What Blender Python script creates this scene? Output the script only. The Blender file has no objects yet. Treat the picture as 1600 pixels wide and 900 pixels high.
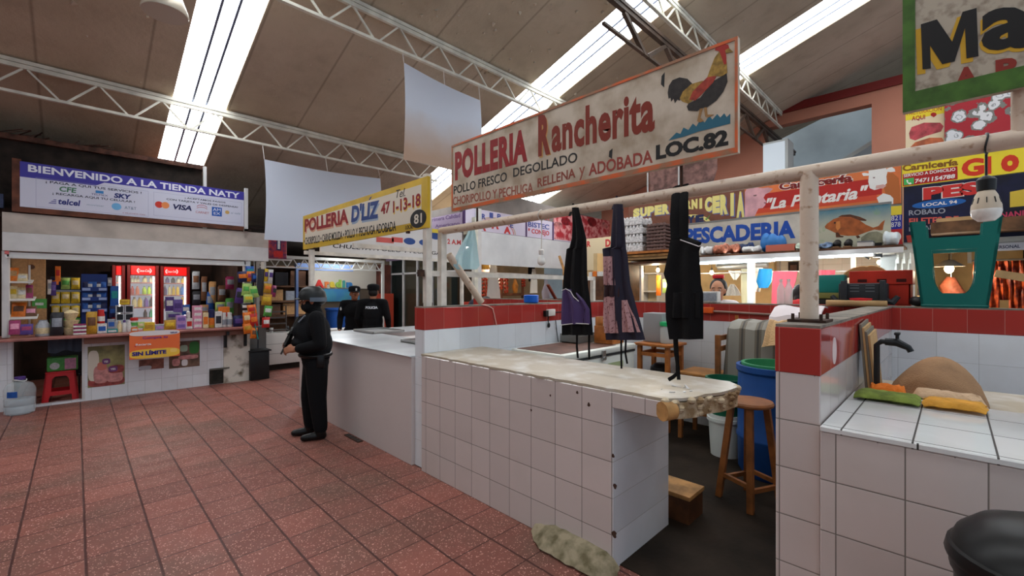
import bpy, bmesh, math, random
from mathutils import Vector, Matrix
R = math.radians
sc = bpy.context.scene
COL = sc.collection
random.seed(7)

# ---------------------------------------------------------------- camera, world, exposure
FPX, HORIZON, EYE = 685.0, 453.0, 1.6
CA, SA = math.cos(R(45.17)), math.sin(R(45.17))
cam_data = bpy.data.cameras.new('camera')
cam = bpy.data.objects.new('camera', cam_data)
COL.objects.link(cam)
cam.location = (0, 0, EYE)
cam.rotation_euler = (R(90), 0, R(45.17 - 90))
cam_data.sensor_width = 36
cam_data.lens = 36 * FPX / 1600
cam_data.shift_y = (HORIZON - 450) / 1600
cam_data.clip_start = 0.05
sc.camera = cam

SKY_STRENGTH = .85
SKYLIGHT_STRENGTH = 11.0
world = bpy.data.worlds.new('sky')
sc.world = world
world.use_nodes = True
bg = world.node_tree.nodes['Background']
bg.inputs[0].default_value = (0.70, 0.84, 1.0, 1)
bg.inputs[1].default_value = SKY_STRENGTH
sc.view_settings.view_transform = 'Standard'
sc.view_settings.look = 'None'
sc.view_settings.gamma = 1
sc.view_settings.use_curve_mapping = False
sc.view_settings.exposure = 0.08
sc.cycles.use_denoising = True
sc.cycles.max_bounces = 8
sc.cycles.diffuse_bounces = 5
sc.cycles.transparent_max_bounces = 12
sc.cycles.caustics_reflective = False
sc.cycles.caustics_refractive = False
sc.cycles.sample_clamp_indirect = 6

# ---------------------------------------------------------------- helpers: sight lines to real planes
def ray(px, py):
    u, v = (px - 800) / FPX, (HORIZON - py) / FPX
    return Vector((CA + u * SA, SA - u * CA, v))
def at_x(X, px, py):
    d = ray(px, py); return Vector((0, 0, EYE)) + d * (X / d.x)
def at_y(Y, px, py):
    d = ray(px, py); return Vector((0, 0, EYE)) + d * (Y / d.y)
def at_z(Z, px, py):
    d = ray(px, py); return Vector((0, 0, EYE)) + d * ((Z - EYE) / d.z)
class Face:
    """a vertical wall plane: 'X' faces -X (read towards -Y), 'Y' faces -Y (read towards +X)"""
    def __init__(s, axis, val):
        s.axis, s.val = axis, val
        s.right = Vector((0, -1, 0)) if axis == 'X' else Vector((1, 0, 0))
        s.n = Vector((-1, 0, 0)) if axis == 'X' else Vector((0, -1, 0))
    def at(s, px, py):
        return at_x(s.val, px, py) if s.axis == 'X' else at_y(s.val, px, py)
    def pt(s, a, z, off=0):
        """a: distance along the reading direction from the world axis"""
        p = s.right * a + s.n * off
        if s.axis == 'X': p.x += s.val
        else: p.y += s.val
        p.z = z
        return p
    def a(s, px):
        p = s.at(px, HORIZON - 1); return p.dot(s.right)
    def z(s, px, py):
        return s.at(px, py).z

# ---------------------------------------------------------------- materials
def lin(c):
    return tuple(((x / 255) / 12.92 if x / 255 <= .04045 else ((x / 255 + .055) / 1.055) ** 2.4) for x in c) + (1,)
MATS = {}
def M(name, rgb=None, rough=.6, metal=0.0, noise=None, bump=0.0, bscale=40, emit=0, ecol=None, trans=0, alpha=1, spec=.28, n2=None, sheen=0):
    if name in MATS: return MATS[name]
    m = bpy.data.materials.new(name); m.use_nodes = True
    nt = m.node_tree; b = nt.nodes['Principled BSDF']
    b.inputs['Base Color'].default_value = lin(rgb)
    b.inputs['Roughness'].default_value = rough
    b.inputs['Metallic'].default_value = metal
    b.inputs['Specular IOR Level'].default_value = spec
    if trans: b.inputs['Transmission Weight'].default_value = trans
    if alpha < 1: b.inputs['Alpha'].default_value = alpha
    if emit:
        b.inputs['Emission Color'].default_value = lin(ecol or rgb)
        b.inputs['Emission Strength'].default_value = emit
    tc = None
    if noise or bump:
        tc = nt.nodes.new('ShaderNodeNewGeometry')
    if noise:
        s, dark = noise[0], noise[1]
        t = nt.nodes.new('ShaderNodeTexNoise'); t.inputs['Scale'].default_value = s; t.inputs['Detail'].default_value = 6
        nt.links.new(tc.outputs['Position'], t.inputs['Vector'])
        r = nt.nodes.new('ShaderNodeValToRGB')
        r.color_ramp.elements[0].position = noise[3] if len(noise) > 3 else .35
        r.color_ramp.elements[1].position = noise[4] if len(noise) > 4 else .65
        dk = noise[2] if len(noise) > 2 and noise[2] else tuple(x * dark for x in rgb)
        r.color_ramp.elements[0].color = lin(dk); r.color_ramp.elements[1].color = lin(rgb)
        nt.links.new(t.outputs['Fac'], r.inputs['Fac'])
        nt.links.new(r.outputs['Color'], b.inputs['Base Color'])
    if bump:
        t2 = nt.nodes.new('ShaderNodeTexNoise'); t2.inputs['Scale'].default_value = bscale; t2.inputs['Detail'].default_value = 4
        nt.links.new(tc.outputs['Position'], t2.inputs['Vector'])
        bp = nt.nodes.new('ShaderNodeBump'); bp.inputs['Strength'].default_value = bump; bp.inputs['Distance'].default_value = .01
        nt.links.new(t2.outputs['Fac'], bp.inputs['Height'])
        nt.links.new(bp.outputs['Normal'], b.inputs['Normal'])
    MATS[name] = m
    return m

class NT:
    """small node-writing helper"""
    def __init__(s, m):
        s.t = m.node_tree; s.bsdf = s.t.nodes['Principled BSDF']
    def n(s, typ, **kw):
        x = s.t.nodes.new(typ)
        for k, v in kw.items(): setattr(x, k, v)
        return x
    def put(s, sock, v):
        if hasattr(v, 'is_output'): s.t.links.new(v, sock)
        elif isinstance(v, (tuple, list)) and len(v) == 3 and sock.type == 'RGBA': sock.default_value = tuple(v) + (1,)
        else: sock.default_value = v
    def math(s, op, a, b=0.0):
        x = s.n('ShaderNodeMath', operation=op); s.put(x.inputs[0], a); s.put(x.inputs[1], b); return x.outputs[0]
    def mixf(s, f, a, b):
        x = s.n('ShaderNodeMix', data_type='FLOAT'); s.put(x.inputs[0], f); s.put(x.inputs[2], a); s.put(x.inputs[3], b); return x.outputs[0]
    def mixc(s, f, a, b, blend='MIX'):
        x = s.n('ShaderNodeMix', data_type='RGBA', blend_type=blend); s.put(x.inputs[0], f); s.put(x.inputs[6], a); s.put(x.inputs[7], b); return x.outputs[2]
    def noise(s, vec, scale, detail=4, rough=.55):
        x = s.n('ShaderNodeTexNoise'); x.inputs['Scale'].default_value = scale; x.inputs['Detail'].default_value = detail
        x.inputs['Roughness'].default_value = rough; s.put(x.inputs['Vector'], vec); return x.outputs['Fac']
    def ramp(s, f, p0, p1, c0=0.0, c1=1.0):
        x = s.n('ShaderNodeMapRange'); s.put(x.inputs[0], f)
        for i, v in enumerate((p0, p1, c0, c1)): x.inputs[i + 1].default_value = v
        return x.outputs[0]
    def uvw(s):
        g = s.n('ShaderNodeNewGeometry'); sp = s.n('ShaderNodeSeparateXYZ'); s.t.links.new(g.outputs['Position'], sp.inputs[0])
        sn = s.n('ShaderNodeSeparateXYZ'); s.t.links.new(g.outputs['Normal'], sn.inputs[0])
        s.pos = g.outputs['Position']; s.x, s.y, s.z = sp.outputs
        ax = s.math('GREATER_THAN', s.math('ABSOLUTE', sn.outputs[0]), .7)
        az = s.math('GREATER_THAN', s.math('ABSOLUTE', sn.outputs[2]), .7)
        return s.mixf(ax, s.x, s.y), s.mixf(az, s.z, s.y)

def tile_mat(name, rgb, grout=(120, 112, 105), su=.207, sv=.207, ou=0., ov=0., gw=.0022, var=.05, rough=.12, dirt=.12, dirtc=(150, 140, 122), stag=0, bump=.25, spec=.5):
    m = bpy.data.materials.new(name); m.use_nodes = True; MATS[name] = m
    k = NT(m); u, v = k.uvw()
    fv = k.math('DIVIDE', k.math('SUBTRACT', v, ov), sv); iv = k.math('FLOOR', fv)
    fu = k.math('DIVIDE', k.math('SUBTRACT', u, ou), su)
    if stag: fu = k.math('ADD', fu, k.math('MULTIPLY', iv, stag))
    iu = k.math('FLOOR', fu)
    pu, pv = k.math('FRACT', fu), k.math('FRACT', fv)
    eu = k.math('MULTIPLY', k.math('MINIMUM', pu, k.math('SUBTRACT', 1.0, pu)), su)
    ev = k.math('MULTIPLY', k.math('MINIMUM', pv, k.math('SUBTRACT', 1.0, pv)), sv)
    e = k.math('MINIMUM', eu, ev)
    g = k.math('LESS_THAN', e, gw)
    cb = k.n('ShaderNodeCombineXYZ'); k.put(cb.inputs[0], iu); k.put(cb.inputs[1], iv)
    wn = k.n('ShaderNodeTexWhiteNoise', noise_dimensions='3D'); k.put(wn.inputs[0], cb.outputs[0])
    base = k.mixc(k.math('MULTIPLY', wn.outputs[0], 1.0), lin(rgb)[:3], lin(tuple(c * (1 - var) for c in rgb))[:3])
    dn = k.ramp(k.noise(k.pos, 3.0, 6), .5, .75)
    base = k.mixc(k.math('MULTIPLY', dn, dirt), base, lin(dirtc)[:3])
    col = k.mixc(g, base, lin(grout)[:3])
    k.t.links.new(col, k.bsdf.inputs['Base Color'])
    k.put(k.bsdf.inputs['Roughness'], k.mixf(g, rough, .85))
    k.bsdf.inputs['Specular IOR Level'].default_value = spec
    if bump:
        bp = k.n('ShaderNodeBump'); bp.inputs['Strength'].default_value = bump; bp.inputs['Distance'].default_value = .004
        k.put(bp.inputs['Height'], k.ramp(e, 0, gw * 2)); k.t.links.new(bp.outputs[0], k.bsdf.inputs['Normal'])
    return m

# ---------------------------------------------------------------- mesh collector
class MB:
    def __init__(s, mat=None):
        s.bm = bmesh.new(); s.mats = []; s.mi = 0
        if mat: s.m(mat)
    def m(s, mat):
        if mat not in s.mats: s.mats.append(mat)
        s.mi = s.mats.index(mat); return s
    def _f(s, vs):
        try:
            f = s.bm.faces.new(vs); f.material_index = s.mi; f.smooth = True; return f
        except ValueError: return None
    def box(s, x0, x1, y0, y1, z0, z1, bev=0, seg=2):
        x0, x1 = min(x0, x1), max(x0, x1); y0, y1 = min(y0, y1), max(y0, y1); z0, z1 = min(z0, z1), max(z0, z1)
        return s.hexa([Vector((x, y, z)) for z in (z0, z1) for x, y in ((x0, y0), (x1, y0), (x1, y1), (x0, y1))], bev, seg)
    def hexa(s, P, bev=0, seg=2):
        """8 corners: bottom ring then top ring, counter-clockwise from above"""
        v = [s.bm.verts.new(p) for p in P]
        fs = [s._f([v[i] for i in q]) for q in ((3, 2, 1, 0), (4, 5, 6, 7), (0, 1, 5, 4), (1, 2, 6, 5), (2, 3, 7, 6), (3, 0, 4, 7))]
        if bev:
            es = list({e for f in fs if f for e in f.edges})
            r = bmesh.ops.bevel(s.bm, geom=es, offset=bev, segments=seg, profile=.5, affect='EDGES', clamp_overlap=True)
            for f in r['faces']: f.material_index = s.mi; f.smooth = True
        return v
    def bar(s, p0, p1, w, h=None, up=(0, 0, 1)):
        """square bar between two points"""
        p0, p1 = Vector(p0), Vector(p1); d = (p1 - p0).normalized(); up = Vector(up)
        if abs(d.dot(up)) > .98: up = Vector((1, 0, 0))
        a = d.cross(up).normalized() * w / 2; b = a.cross(d).normalized() * (h or w) / 2
        return s.hexa([p0 - a - b, p0 + a - b, p0 + a + b, p0 - a + b, p1 - a - b, p1 + a - b, p1 + a + b, p1 - a + b])
    def tube(s, pts, r, n=10, caps=True, flat=1.0, closed=False):
        pts = [Vector(p) for p in pts]; k = len(pts)
        rs = r if isinstance(r, (list, tuple)) else [r] * k
        rings = []; ref = None
        for i, p in enumerate(pts):
            if closed: d = (pts[(i + 1) % k] - pts[i - 1])
            else: d = (pts[min(i + 1, k - 1)] - pts[max(i - 1, 0)])
            d = d.normalized() if d.length > 1e-9 else Vector((0, 0, 1))
            if ref is None: ref = Vector((0, 0, 1)) if abs(d.z) < .9 else Vector((1, 0, 0))
            a = d.cross(ref).normalized(); b = a.cross(d).normalized(); ref = b
            rings.append([s.bm.verts.new(p + (a * math.cos(t) + b * math.sin(t) * flat) * rs[i]) for t in [2 * math.pi * j / n for j in range(n)]])
        m = k if closed else k - 1
        for i in range(m):
            A, B = rings[i], rings[(i + 1) % k]
            for j in range(n): s._f([A[j], A[(j + 1) % n], B[(j + 1) % n], B[j]])
        if caps and not closed:
            s._f(rings[0][::-1]); s._f(rings[-1])
        return rings
    def cyl(s, p0, p1, r, r2=None, n=16):
        return s.tube([p0, p1], [r, r if r2 is None else r2], n)
    def lathe(s, prof, at=(0, 0, 0), n=20, sx=1, sy=1):
        at = Vector(at); rings = []
        for r, z in prof:
            if r < 1e-5: rings.append([s.bm.verts.new(at + Vector((0, 0, z)))])
            else: rings.append([s.bm.verts.new(at + Vector((r * math.cos(2 * math.pi * j / n) * sx, r * math.sin(2 * math.pi * j / n) * sy, z))) for j in range(n)])
        for A, B in zip(rings, rings[1:]):
            for j in range(n):
                q = [A[j % len(A)], A[(j + 1) % len(A)], B[(j + 1) % len(B)], B[j % len(B)]]
                u = []
                for x in q:
                    if x not in u: u.append(x)
                if len(u) > 2: s._f(u)
        if len(rings[0]) > 1: s._f(rings[0][::-1])
        if len(rings[-1]) > 1: s._f(rings[-1])
    def ball(s, c, r, n=14, m=8):
        rx, ry, rz = r if isinstance(r, (tuple, list)) else (r, r, r)
        prof = [(math.sin(math.pi * i / m), -math.cos(math.pi * i / m)) for i in range(m + 1)]
        prof[0] = (0, -1); prof[-1] = (0, 1)
        k = len(s.bm.verts)
        s.lathe(prof, (0, 0, 0), n)
        s.bm.verts.ensure_lookup_table()
        for v in s.bm.verts[k:]: v.co = Vector((v.co.x * rx, v.co.y * ry, v.co.z * rz)) + Vector(c)
    def since(s): return len(s.bm.verts)
    def xf(s, k, mat):
        s.bm.verts.ensure_lookup_table()
        for v in s.bm.verts[k:]: v.co = mat @ v.co
    def prism(s, P, dvec, tri=False):
        """polygon P (3-D, seen from the front anticlockwise) given depth dvec"""
        dvec = Vector(dvec)
        A = [s.bm.verts.new(Vector(p)) for p in P]; B = [s.bm.verts.new(Vector(p) + dvec) for p in P]
        n = len(P); f1 = s._f(A); f2 = s._f(B[::-1])
        for i in range(n): s._f([A[(i + 1) % n], A[i], B[i], B[(i + 1) % n]])
        for f in (f1, f2):
            if f: f.smooth = False; f.normal_update()
        if n > 4: bmesh.ops.triangulate(s.bm, faces=[f for f in (f1, f2) if f])
    def sheet(s, grid, th=0.004):
        """a cloth-like sheet from a grid of points, given thickness"""
        nr, nc = len(grid), len(grid[0])
        def nrm(i, j):
            a = Vector(grid[min(i + 1, nr - 1)][j]) - Vector(grid[max(i - 1, 0)][j]); b = Vector(grid[i][min(j + 1, nc - 1)]) - Vector(grid[i][max(j - 1, 0)])
            n = a.cross(b); return n.normalized() if n.length > 1e-9 else Vector((0, 0, 1))
        A = [[s.bm.verts.new(Vector(grid[i][j])) for j in range(nc)] for i in range(nr)]
        B = [[s.bm.verts.new(Vector(grid[i][j]) + nrm(i, j) * th) for j in range(nc)] for i in range(nr)]
        for i in range(nr - 1):
            for j in range(nc - 1):
                s._f([A[i][j], A[i][j + 1], A[i + 1][j + 1], A[i + 1][j]]); s._f([B[i][j], B[i + 1][j], B[i + 1][j + 1], B[i][j + 1]])
        for j in range(nc - 1):
            s._f([A[0][j + 1], A[0][j], B[0][j], B[0][j + 1]]); s._f([A[-1][j], A[-1][j + 1], B[-1][j + 1], B[-1][j]])
        for i in range(nr - 1):
            s._f([A[i][0], A[i + 1][0], B[i + 1][0], B[i][0]]); s._f([A[i + 1][-1], A[i][-1], B[i][-1], B[i + 1][-1]])
    # ---- drawing on a wall plane, from points read off the plane
    def ppoly(s, F, pts, off=.004, th=.003):
        off *= .3; P = [F.at(*p) + F.n * off for p in pts]
        s.prism_auto(F, P, off)
    def apoly(s, F, pts, off=.004, th=.003):
        off, th = (off * .3, off * .3) if 0 < off < .03 else (off, th); s.prism_auto(F, [F.pt(a, z, off) for a, z in pts], th)
    def prism_auto(s, F, P, th):
        n = len(P); area = 0
        for i in range(n):
            p, q = P[i], P[(i + 1) % n]
            area += p.dot(F.right) * q.z - q.dot(F.right) * p.z
        if area < 0: P = P[::-1]
        s.prism(P, -F.n * th)
    def abox(s, F, a0, a1, z0, z1, front=.02, back=0., bev=0):
        p, q = F.pt(a0, z0, front), F.pt(a1, z1, back)
        s.box(p.x, q.x, p.y, q.y, p.z, q.z, bev)
    def aell(s, F, ca, cz, ra, rz, off=.004, th=.003, n=24, a0=0, a1=360):
        P = [(ca + ra * math.cos(R(a0 + (a1 - a0) * i / n)), cz + rz * math.sin(R(a0 + (a1 - a0) * i / n))) for i in range(n if a1 - a0 == 360 else n + 1)]
        s.apoly(F, P, off, th)
    def arc(s, F, ca, cz, ra, rz, w, a0, a1, off=.004, th=.003, n=20):
        o = [(ca + ra * math.cos(R(a0 + (a1 - a0) * i / n)), cz + rz * math.sin(R(a0 + (a1 - a0) * i / n))) for i in range(n + 1)]
        q = [(ca + (ra - w) * math.cos(R(a0 + (a1 - a0) * i / n)), cz + (rz - w) * math.sin(R(a0 + (a1 - a0) * i / n))) for i in range(n + 1)]
        for i in range(n): s.apoly(F, [o[i], o[i + 1], q[i + 1], q[i]], off, th)
    def text(s, F, t, a0, a1, z0, z1, off=.004, th=.003, bold=.0, shear=0., space=1.0, slant=0.):
        """lettering fitted to the box a0..a1, z0..z1 on plane F; slant lifts the baseline along the line"""
        if off < .025: off *= .3; th = off
        me = text_mesh(t, bold, shear, space)
        xs = [v[0] for v in me[0]]; ys = [v[1] for v in me[0]]
        if not xs: return
        lx, hx, ly, hy = min(xs), max(xs), min(ys), max(ys)
        V = []
        for x, y, zz in me[0]:
            fa = (x - lx) / max(hx - lx, 1e-6); a = a0 + (a1 - a0) * fa; z = z0 + (z1 - z0) * (y - ly) / max(hy - ly, 1e-6) + slant * fa
            V.append(s.bm.verts.new(F.pt(a, z, off - (th if zz < 0 else 0))))
        for f in me[1]:
            q = s._f([V[i] for i in f])
            if q: q.smooth = False
    def ptext(s, F, t, xl, yt, yb, xr, **kw):
        s.text(F, t, F.a(xl), F.a(xr), F.z(xl, yb), F.z(xl, yt), **kw)
    def build(s, name, parent=None, smooth=35, inv=None):
        me = bpy.data.meshes.new(name)
        if parent is not None:
            w = WM.get(parent.name, Matrix.Identity(4)).inverted()
            s.bm.transform(w)
        bmesh.ops.recalc_face_normals(s.bm, faces=s.bm.faces)
        s.bm.to_mesh(me); s.bm.free()
        for m in s.mats: me.materials.append(m)
        try: me.set_sharp_from_angle(angle=R(smooth))
        except Exception: pass
        o = bpy.data.objects.new(name, me); COL.objects.link(o)
        if parent is not None:
            o.parent = parent; WM[o.name] = WM.get(parent.name, Matrix.Identity(4)).copy()
        return o
WM = {}
TEXTS = {}
def text_mesh(t, bold=0., shear=0., space=1.0):
    key = (t, bold, shear, space)
    if key in TEXTS: return TEXTS[key]
    cu = bpy.data.curves.new('lettering_curve', 'FONT'); cu.body = t; cu.size = 1; cu.extrude = .02; cu.offset = bold; cu.shear = shear
    cu.space_character = space; cu.resolution_u = 3; cu.fill_mode = 'BOTH'
    o = bpy.data.objects.new('lettering_curve', cu); COL.objects.link(o)
    dg = bpy.context.evaluated_depsgraph_get(); dg.update()
    ev = o.evaluated_get(dg); me = ev.to_mesh()
    r = ([tuple(v.co) for v in me.vertices], [tuple(p.vertices) for p in me.polygons])
    ev.to_mesh_clear()
    bpy.data.objects.remove(o); bpy.data.curves.remove(cu)
    TEXTS[key] = r
    return r

def tag(o, label, cat, group=None):
    o['label'] = label; o['category'] = cat
    if group: o['group'] = group
    return o
def thing(name, label, cat, loc=(0, 0, 0), rz=0, group=None):
    o = bpy.data.objects.new(name, None); COL.objects.link(o)
    o.empty_display_size = .05
    o.location = loc; o.rotation_euler = (0, 0, rz)
    WM[o.name] = Matrix.Translation(loc) @ Matrix.Rotation(rz, 4, 'Z')
    return tag(o, label, cat, group)
def solo(mb, name, label, cat, group=None, smooth=35):
    """a thing that is one mesh, its origin at its base"""
    vs = [v.co for v in mb.bm.verts]
    lo = Vector((min(v.x for v in vs), min(v.y for v in vs), min(v.z for v in vs))); hi = Vector((max(v.x for v in vs), max(v.y for v in vs), max(v.z for v in vs)))
    c = Vector(((lo.x + hi.x) / 2, (lo.y + hi.y) / 2, lo.z))
    mb.bm.transform(Matrix.Translation(-c))
    o = mb.build(name, None, smooth); o.location = c
    WM[o.name] = Matrix.Translation(c)
    return tag(o, label, cat, group)
def lamp(t, p, watts, col=(1, .82, .58), r=.05):
    l = bpy.data.lights.new('lamp_light', 'POINT'); l.energy = watts; l.color = col; l.shadow_soft_size = r
    o = bpy.data.objects.new('lamp_light', l); COL.objects.link(o); o.parent = t
    o.location = WM[t.name].inverted() @ Vector(p); return o
def struct(mb, name):
    o = mb.build(name); o['kind'] = 'structure'; return o
def dup(src, loc, rz=None, label=None, group=None, scale=None):
    """a copy of a thing with copies of its parts and sub-parts"""
    r = src.copy(); COL.objects.link(r); r.location = loc
    if rz is not None: r.rotation_euler = (0, 0, rz)
    if scale: r.scale = scale
    if label: r['label'] = label
    if group: r['group'] = group
    for ch in list(src.children):
        c = ch.copy(); COL.objects.link(c); c.parent = r
        for g in ch.children:
            d = g.copy(); COL.objects.link(d); d.parent = c
    return r
def paint(o, mats):
    """give a copied single-mesh thing its own materials"""
    o.data = o.data.copy()
    for i, m in enumerate(mats): o.data.materials[i] = m

# ================================================================ SETTING
def zr(y): return 7.0 - .323 * y          # underside of the roof
# --- floor of red terrazzo tiles
def floor_mat():
    m = bpy.data.materials.new('red_terrazzo'); m.use_nodes = True
    k = NT(m); u, v = k.uvw(); S = .3085
    fu = k.math('DIVIDE', k.math('SUBTRACT', k.x, .04), S); fv = k.math('DIVIDE', k.math('SUBTRACT', k.y, 2.09), S)
    wob = k.math('MULTIPLY', k.math('SUBTRACT', k.noise(k.pos, 9, 2), .5), .02)
    pu, pv = k.math('FRACT', k.math('ADD', fu, wob)), k.math('FRACT', k.math('ADD', fv, wob))
    e = k.math('MINIMUM', k.math('MINIMUM', pu, k.math('SUBTRACT', 1.0, pu)), k.math('MULTIPLY', k.math('MINIMUM', pv, k.math('SUBTRACT', 1.0, pv)), 1.6))
    g = k.ramp(e, .014, .028, 1.0, 0.0)
    cb = k.n('ShaderNodeCombineXYZ'); k.put(cb.inputs[0], k.math('FLOOR', fu)); k.put(cb.inputs[1], k.math('FLOOR', fv))
    wn = k.n('ShaderNodeTexWhiteNoise', noise_dimensions='3D'); k.put(wn.inputs[0], cb.outputs[0])
    base = k.mixc(wn.outputs[0], lin((140, 84, 72))[:3], lin((118, 72, 62))[:3])
    worn = k.ramp(k.noise(k.pos, .9, 5, .6), .47, .66)
    base = k.mixc(k.math('MULTIPLY', worn, .75), base, lin((96, 72, 60))[:3])
    base = k.mixc(k.math('MULTIPLY', k.ramp(k.noise(k.pos, 2.6, 6, .65), .58, .74), .55), base, lin((92, 66, 54))[:3])
    vo = k.n('ShaderNodeTexVoronoi'); vo.inputs['Scale'].default_value = 75; k.put(vo.inputs['Vector'], k.pos)
    sp = k.math('MULTIPLY', k.math('LESS_THAN', vo.outputs['Distance'], .3), k.math('GREATER_THAN', k.noise(k.pos, 38, 2), .5))
    base = k.mixc(k.math('MULTIPLY', sp, .7), base, lin((226, 170, 156))[:3])
    v2 = k.n('ShaderNodeTexVoronoi'); v2.inputs['Scale'].default_value = 110; k.put(v2.inputs['Vector'], k.pos)
    base = k.mixc(k.math('MULTIPLY', k.math('LESS_THAN', v2.outputs['Distance'], .22), .45), base, lin((95, 45, 40))[:3])
    col = k.mixc(k.math('MULTIPLY', g, .95), base, lin((64, 30, 26))[:3])
    k.t.links.new(col, k.bsdf.inputs['Base Color'])
    k.put(k.bsdf.inputs['Roughness'], k.ramp(k.noise(k.pos, 4, 4), .3, .7, .42, .62))
    k.bsdf.inputs['Specular IOR Level'].default_value = .35
    bp = k.n('ShaderNodeBump'); bp.inputs['Strength'].default_value = .3; bp.inputs['Distance'].default_value = .004
    k.put(bp.inputs['Height'], k.math('SUBTRACT', k.noise(k.pos, 60, 2), k.math('MULTIPLY', g, 2.0))); k.t.links.new(bp.outputs[0], k.bsdf.inputs['Normal'])
    return m
mb = MB(floor_mat()); mb.box(-6, 14, -4, 13, -.08, 0); struct(mb, 'floor')
concrete = M('dark_wet_concrete', (50, 41, 33), .8, noise=(2.2, .5, (28, 22, 17)), bump=.35, bscale=25, spec=.12)
mb = MB(concrete); mb.box(2.24, 8.9, -2.5, 6.28, 0, .006); struct(mb, 'floor_concrete')

# --- roof: foam-lined sheets with long translucent strips
def roof_mat():
    m = bpy.data.materials.new('foamed_roof'); m.use_nodes = True
    k = NT(m); u, v = k.uvw()
    b = k.mixc(k.ramp(k.noise(k.pos, .5, 5), .4, .65), lin((196, 180, 158))[:3], lin((172, 156, 134))[:3])
    b = k.mixc(k.math('MULTIPLY', k.ramp(k.noise(k.pos, 3, 6), .5, .8), .35), b, lin((138, 120, 100))[:3])
    f = k.math('FRACT', k.math('DIVIDE', k.math('ADD', k.x, .35), 1.02))
    seam = k.ramp(k.math('MINIMUM', f, k.math('SUBTRACT', 1.0, f)), 0, .022, 1.0, 0.0)
    b = k.mixc(k.math('MULTIPLY', seam, .55), b, lin((104, 88, 72))[:3])
    k.t.links.new(b, k.bsdf.inputs['Base Color']); k.bsdf.inputs['Roughness'].default_value = .9
    bp = k.n('ShaderNodeBump'); bp.inputs['Strength'].default_value = .5; bp.inputs['Distance'].default_value = .02
    k.put(bp.inputs['Height'], k.noise(k.pos, 14, 5)); k.t.links.new(bp.outputs[0], k.bsdf.inputs['Normal'])
    return m
RM = roof_mat()
Y0, Y1 = -4.0, 13.0
STRIPS = [(-3.9, -3.15), (1.0, 1.66), (5.78, 6.55), (8.98, 9.86)]  # first strip lies out of view, added to light the aisle-facing fronts
def slab(mb, x0, x1, lift=0, th=.08, y0=Y0, y1=Y1):
    mb.hexa([Vector((x0, y0, zr(y0) + lift)), Vector((x1, y0, zr(y0) + lift)), Vector((x1, y1, zr(y1) + lift)), Vector((x0, y1, zr(y1) + lift)),
             Vector((x0, y0, zr(y0) + lift + th)), Vector((x1, y0, zr(y0) + lift + th)), Vector((x1, y1, zr(y1) + lift + th)), Vector((x0, y1, zr(y1) + lift + th))])
edges = [-6.2] + [e for s in STRIPS for e in s] + [14.2]
mb = MB(RM)
for i in range(0, len(edges), 2): slab(mb, edges[i], edges[i + 1])
struct(mb, 'ceiling')
def skylight_mat():
    m = bpy.data.materials.new('translucent_sheet'); m.use_nodes = True
    k = NT(m); k.uvw()
    k.bsdf.inputs['Base Color'].default_value = lin((225, 230, 235))
    ribs = k.math('FRACT', k.math('DIVIDE', k.x, .11))
    rr = k.ramp(k.math('ABSOLUTE', k.math('SUBTRACT', ribs, .5)), 0, .12, .72, 1.0)
    gr = k.ramp(k.noise(k.pos, 9, 5), .35, .75, 1.0, .7)
    k.bsdf.inputs['Emission Color'].default_value = (.93, .97, 1, 1)
    k.put(k.bsdf.inputs['Emission Strength'], k.math('MULTIPLY', k.math('MULTIPLY', rr, gr), SKYLIGHT_STRENGTH))
    return m
SKM = skylight_mat()
lap = M('sheet_lap_grey', (110, 118, 140), .6)
for i, (a, b) in enumerate(STRIPS):
    mb = MB(SKM); slab(mb, a, b, .03, .01); struct(mb, 'window_%d' % (i + 1))
    mb = MB(lap); w = b - a
    for f in (.36, .62): slab(mb, a + w * f - .014, a + w * f + .014, .012, .02)
    struct(mb, 'trim_%d' % (i + 1))

# --- outer walls
plaster_dim = M('dim_plaster', (112, 98, 82), .9, noise=(.7, .85))
mb = MB(plaster_dim); mb.box(-6.2, 14.2, 13, 13.2, 0, zr(13) + .1); struct(mb, 'wall_far')
mb = MB(plaster_dim)
mb.prism([(-6.2, -4, 0), (-6.2, 13, 0), (-6.2, 13, zr(13)), (-6.2, -4, zr(-4))], (.2, 0, 0)); struct(mb, 'wall_side')
salmon = M('salmon_paint', (200, 134, 110), .8, noise=(.6, .93))
redtrim = M('oxblood_paint', (120, 34, 30), .6)
FS = Face('X', 12.5)
zt = FS.z(1410, 121); hz = FS.z(1362, 162); h0, h1 = FS.a(1196), FS.a(1362)
mb = MB(salmon)
aL = FS.a(940)
def wall_piece(a0, a1, z0, z1):
    P = []
    n = 6
    for i in range(n + 1):
        a = a0 + (a1 - a0) * i / n; P.append((a, min(z1, zr(-a) - .02)))
    mb.apoly(FS, [(a0, z0), (a1, z0)] + P[::-1], 0, .25)
wall_piece(aL, h0, 0, zt); wall_piece(h0, h1, hz, zt); wall_piece(h0, h1, 0, 2.6); wall_piece(h1, 4.0, 0, zt)
struct(mb, 'wall_salmon')
mb = MB(redtrim)
mb.abox(FS, FS.a(1100), 4.0, zt - .14, zt + .05, .06, -.25); struct(mb, 'trim_4')
grey_sheet = M('grey_roof_sheet', (170, 172, 168), .5, noise=(.7, .85))
mb = MB(grey_sheet)                                    # the roof of the hall beyond, seen through the opening
p = FS.pt(h0 - .4, 0); q = FS.pt(h1 + 2.5, 0)
mb.hexa([Vector((12.8, p.y + 2, 2.4)), Vector((12.8, q.y, 6.3)), Vector((19, q.y, 6.3)), Vector((19, p.y + 2, 2.4)), Vector((12.8, p.y + 2, 2.5)), Vector((12.8, q.y, 6.4)), Vector((19, q.y, 6.4)), Vector((19, p.y + 2, 2.5))])
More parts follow.
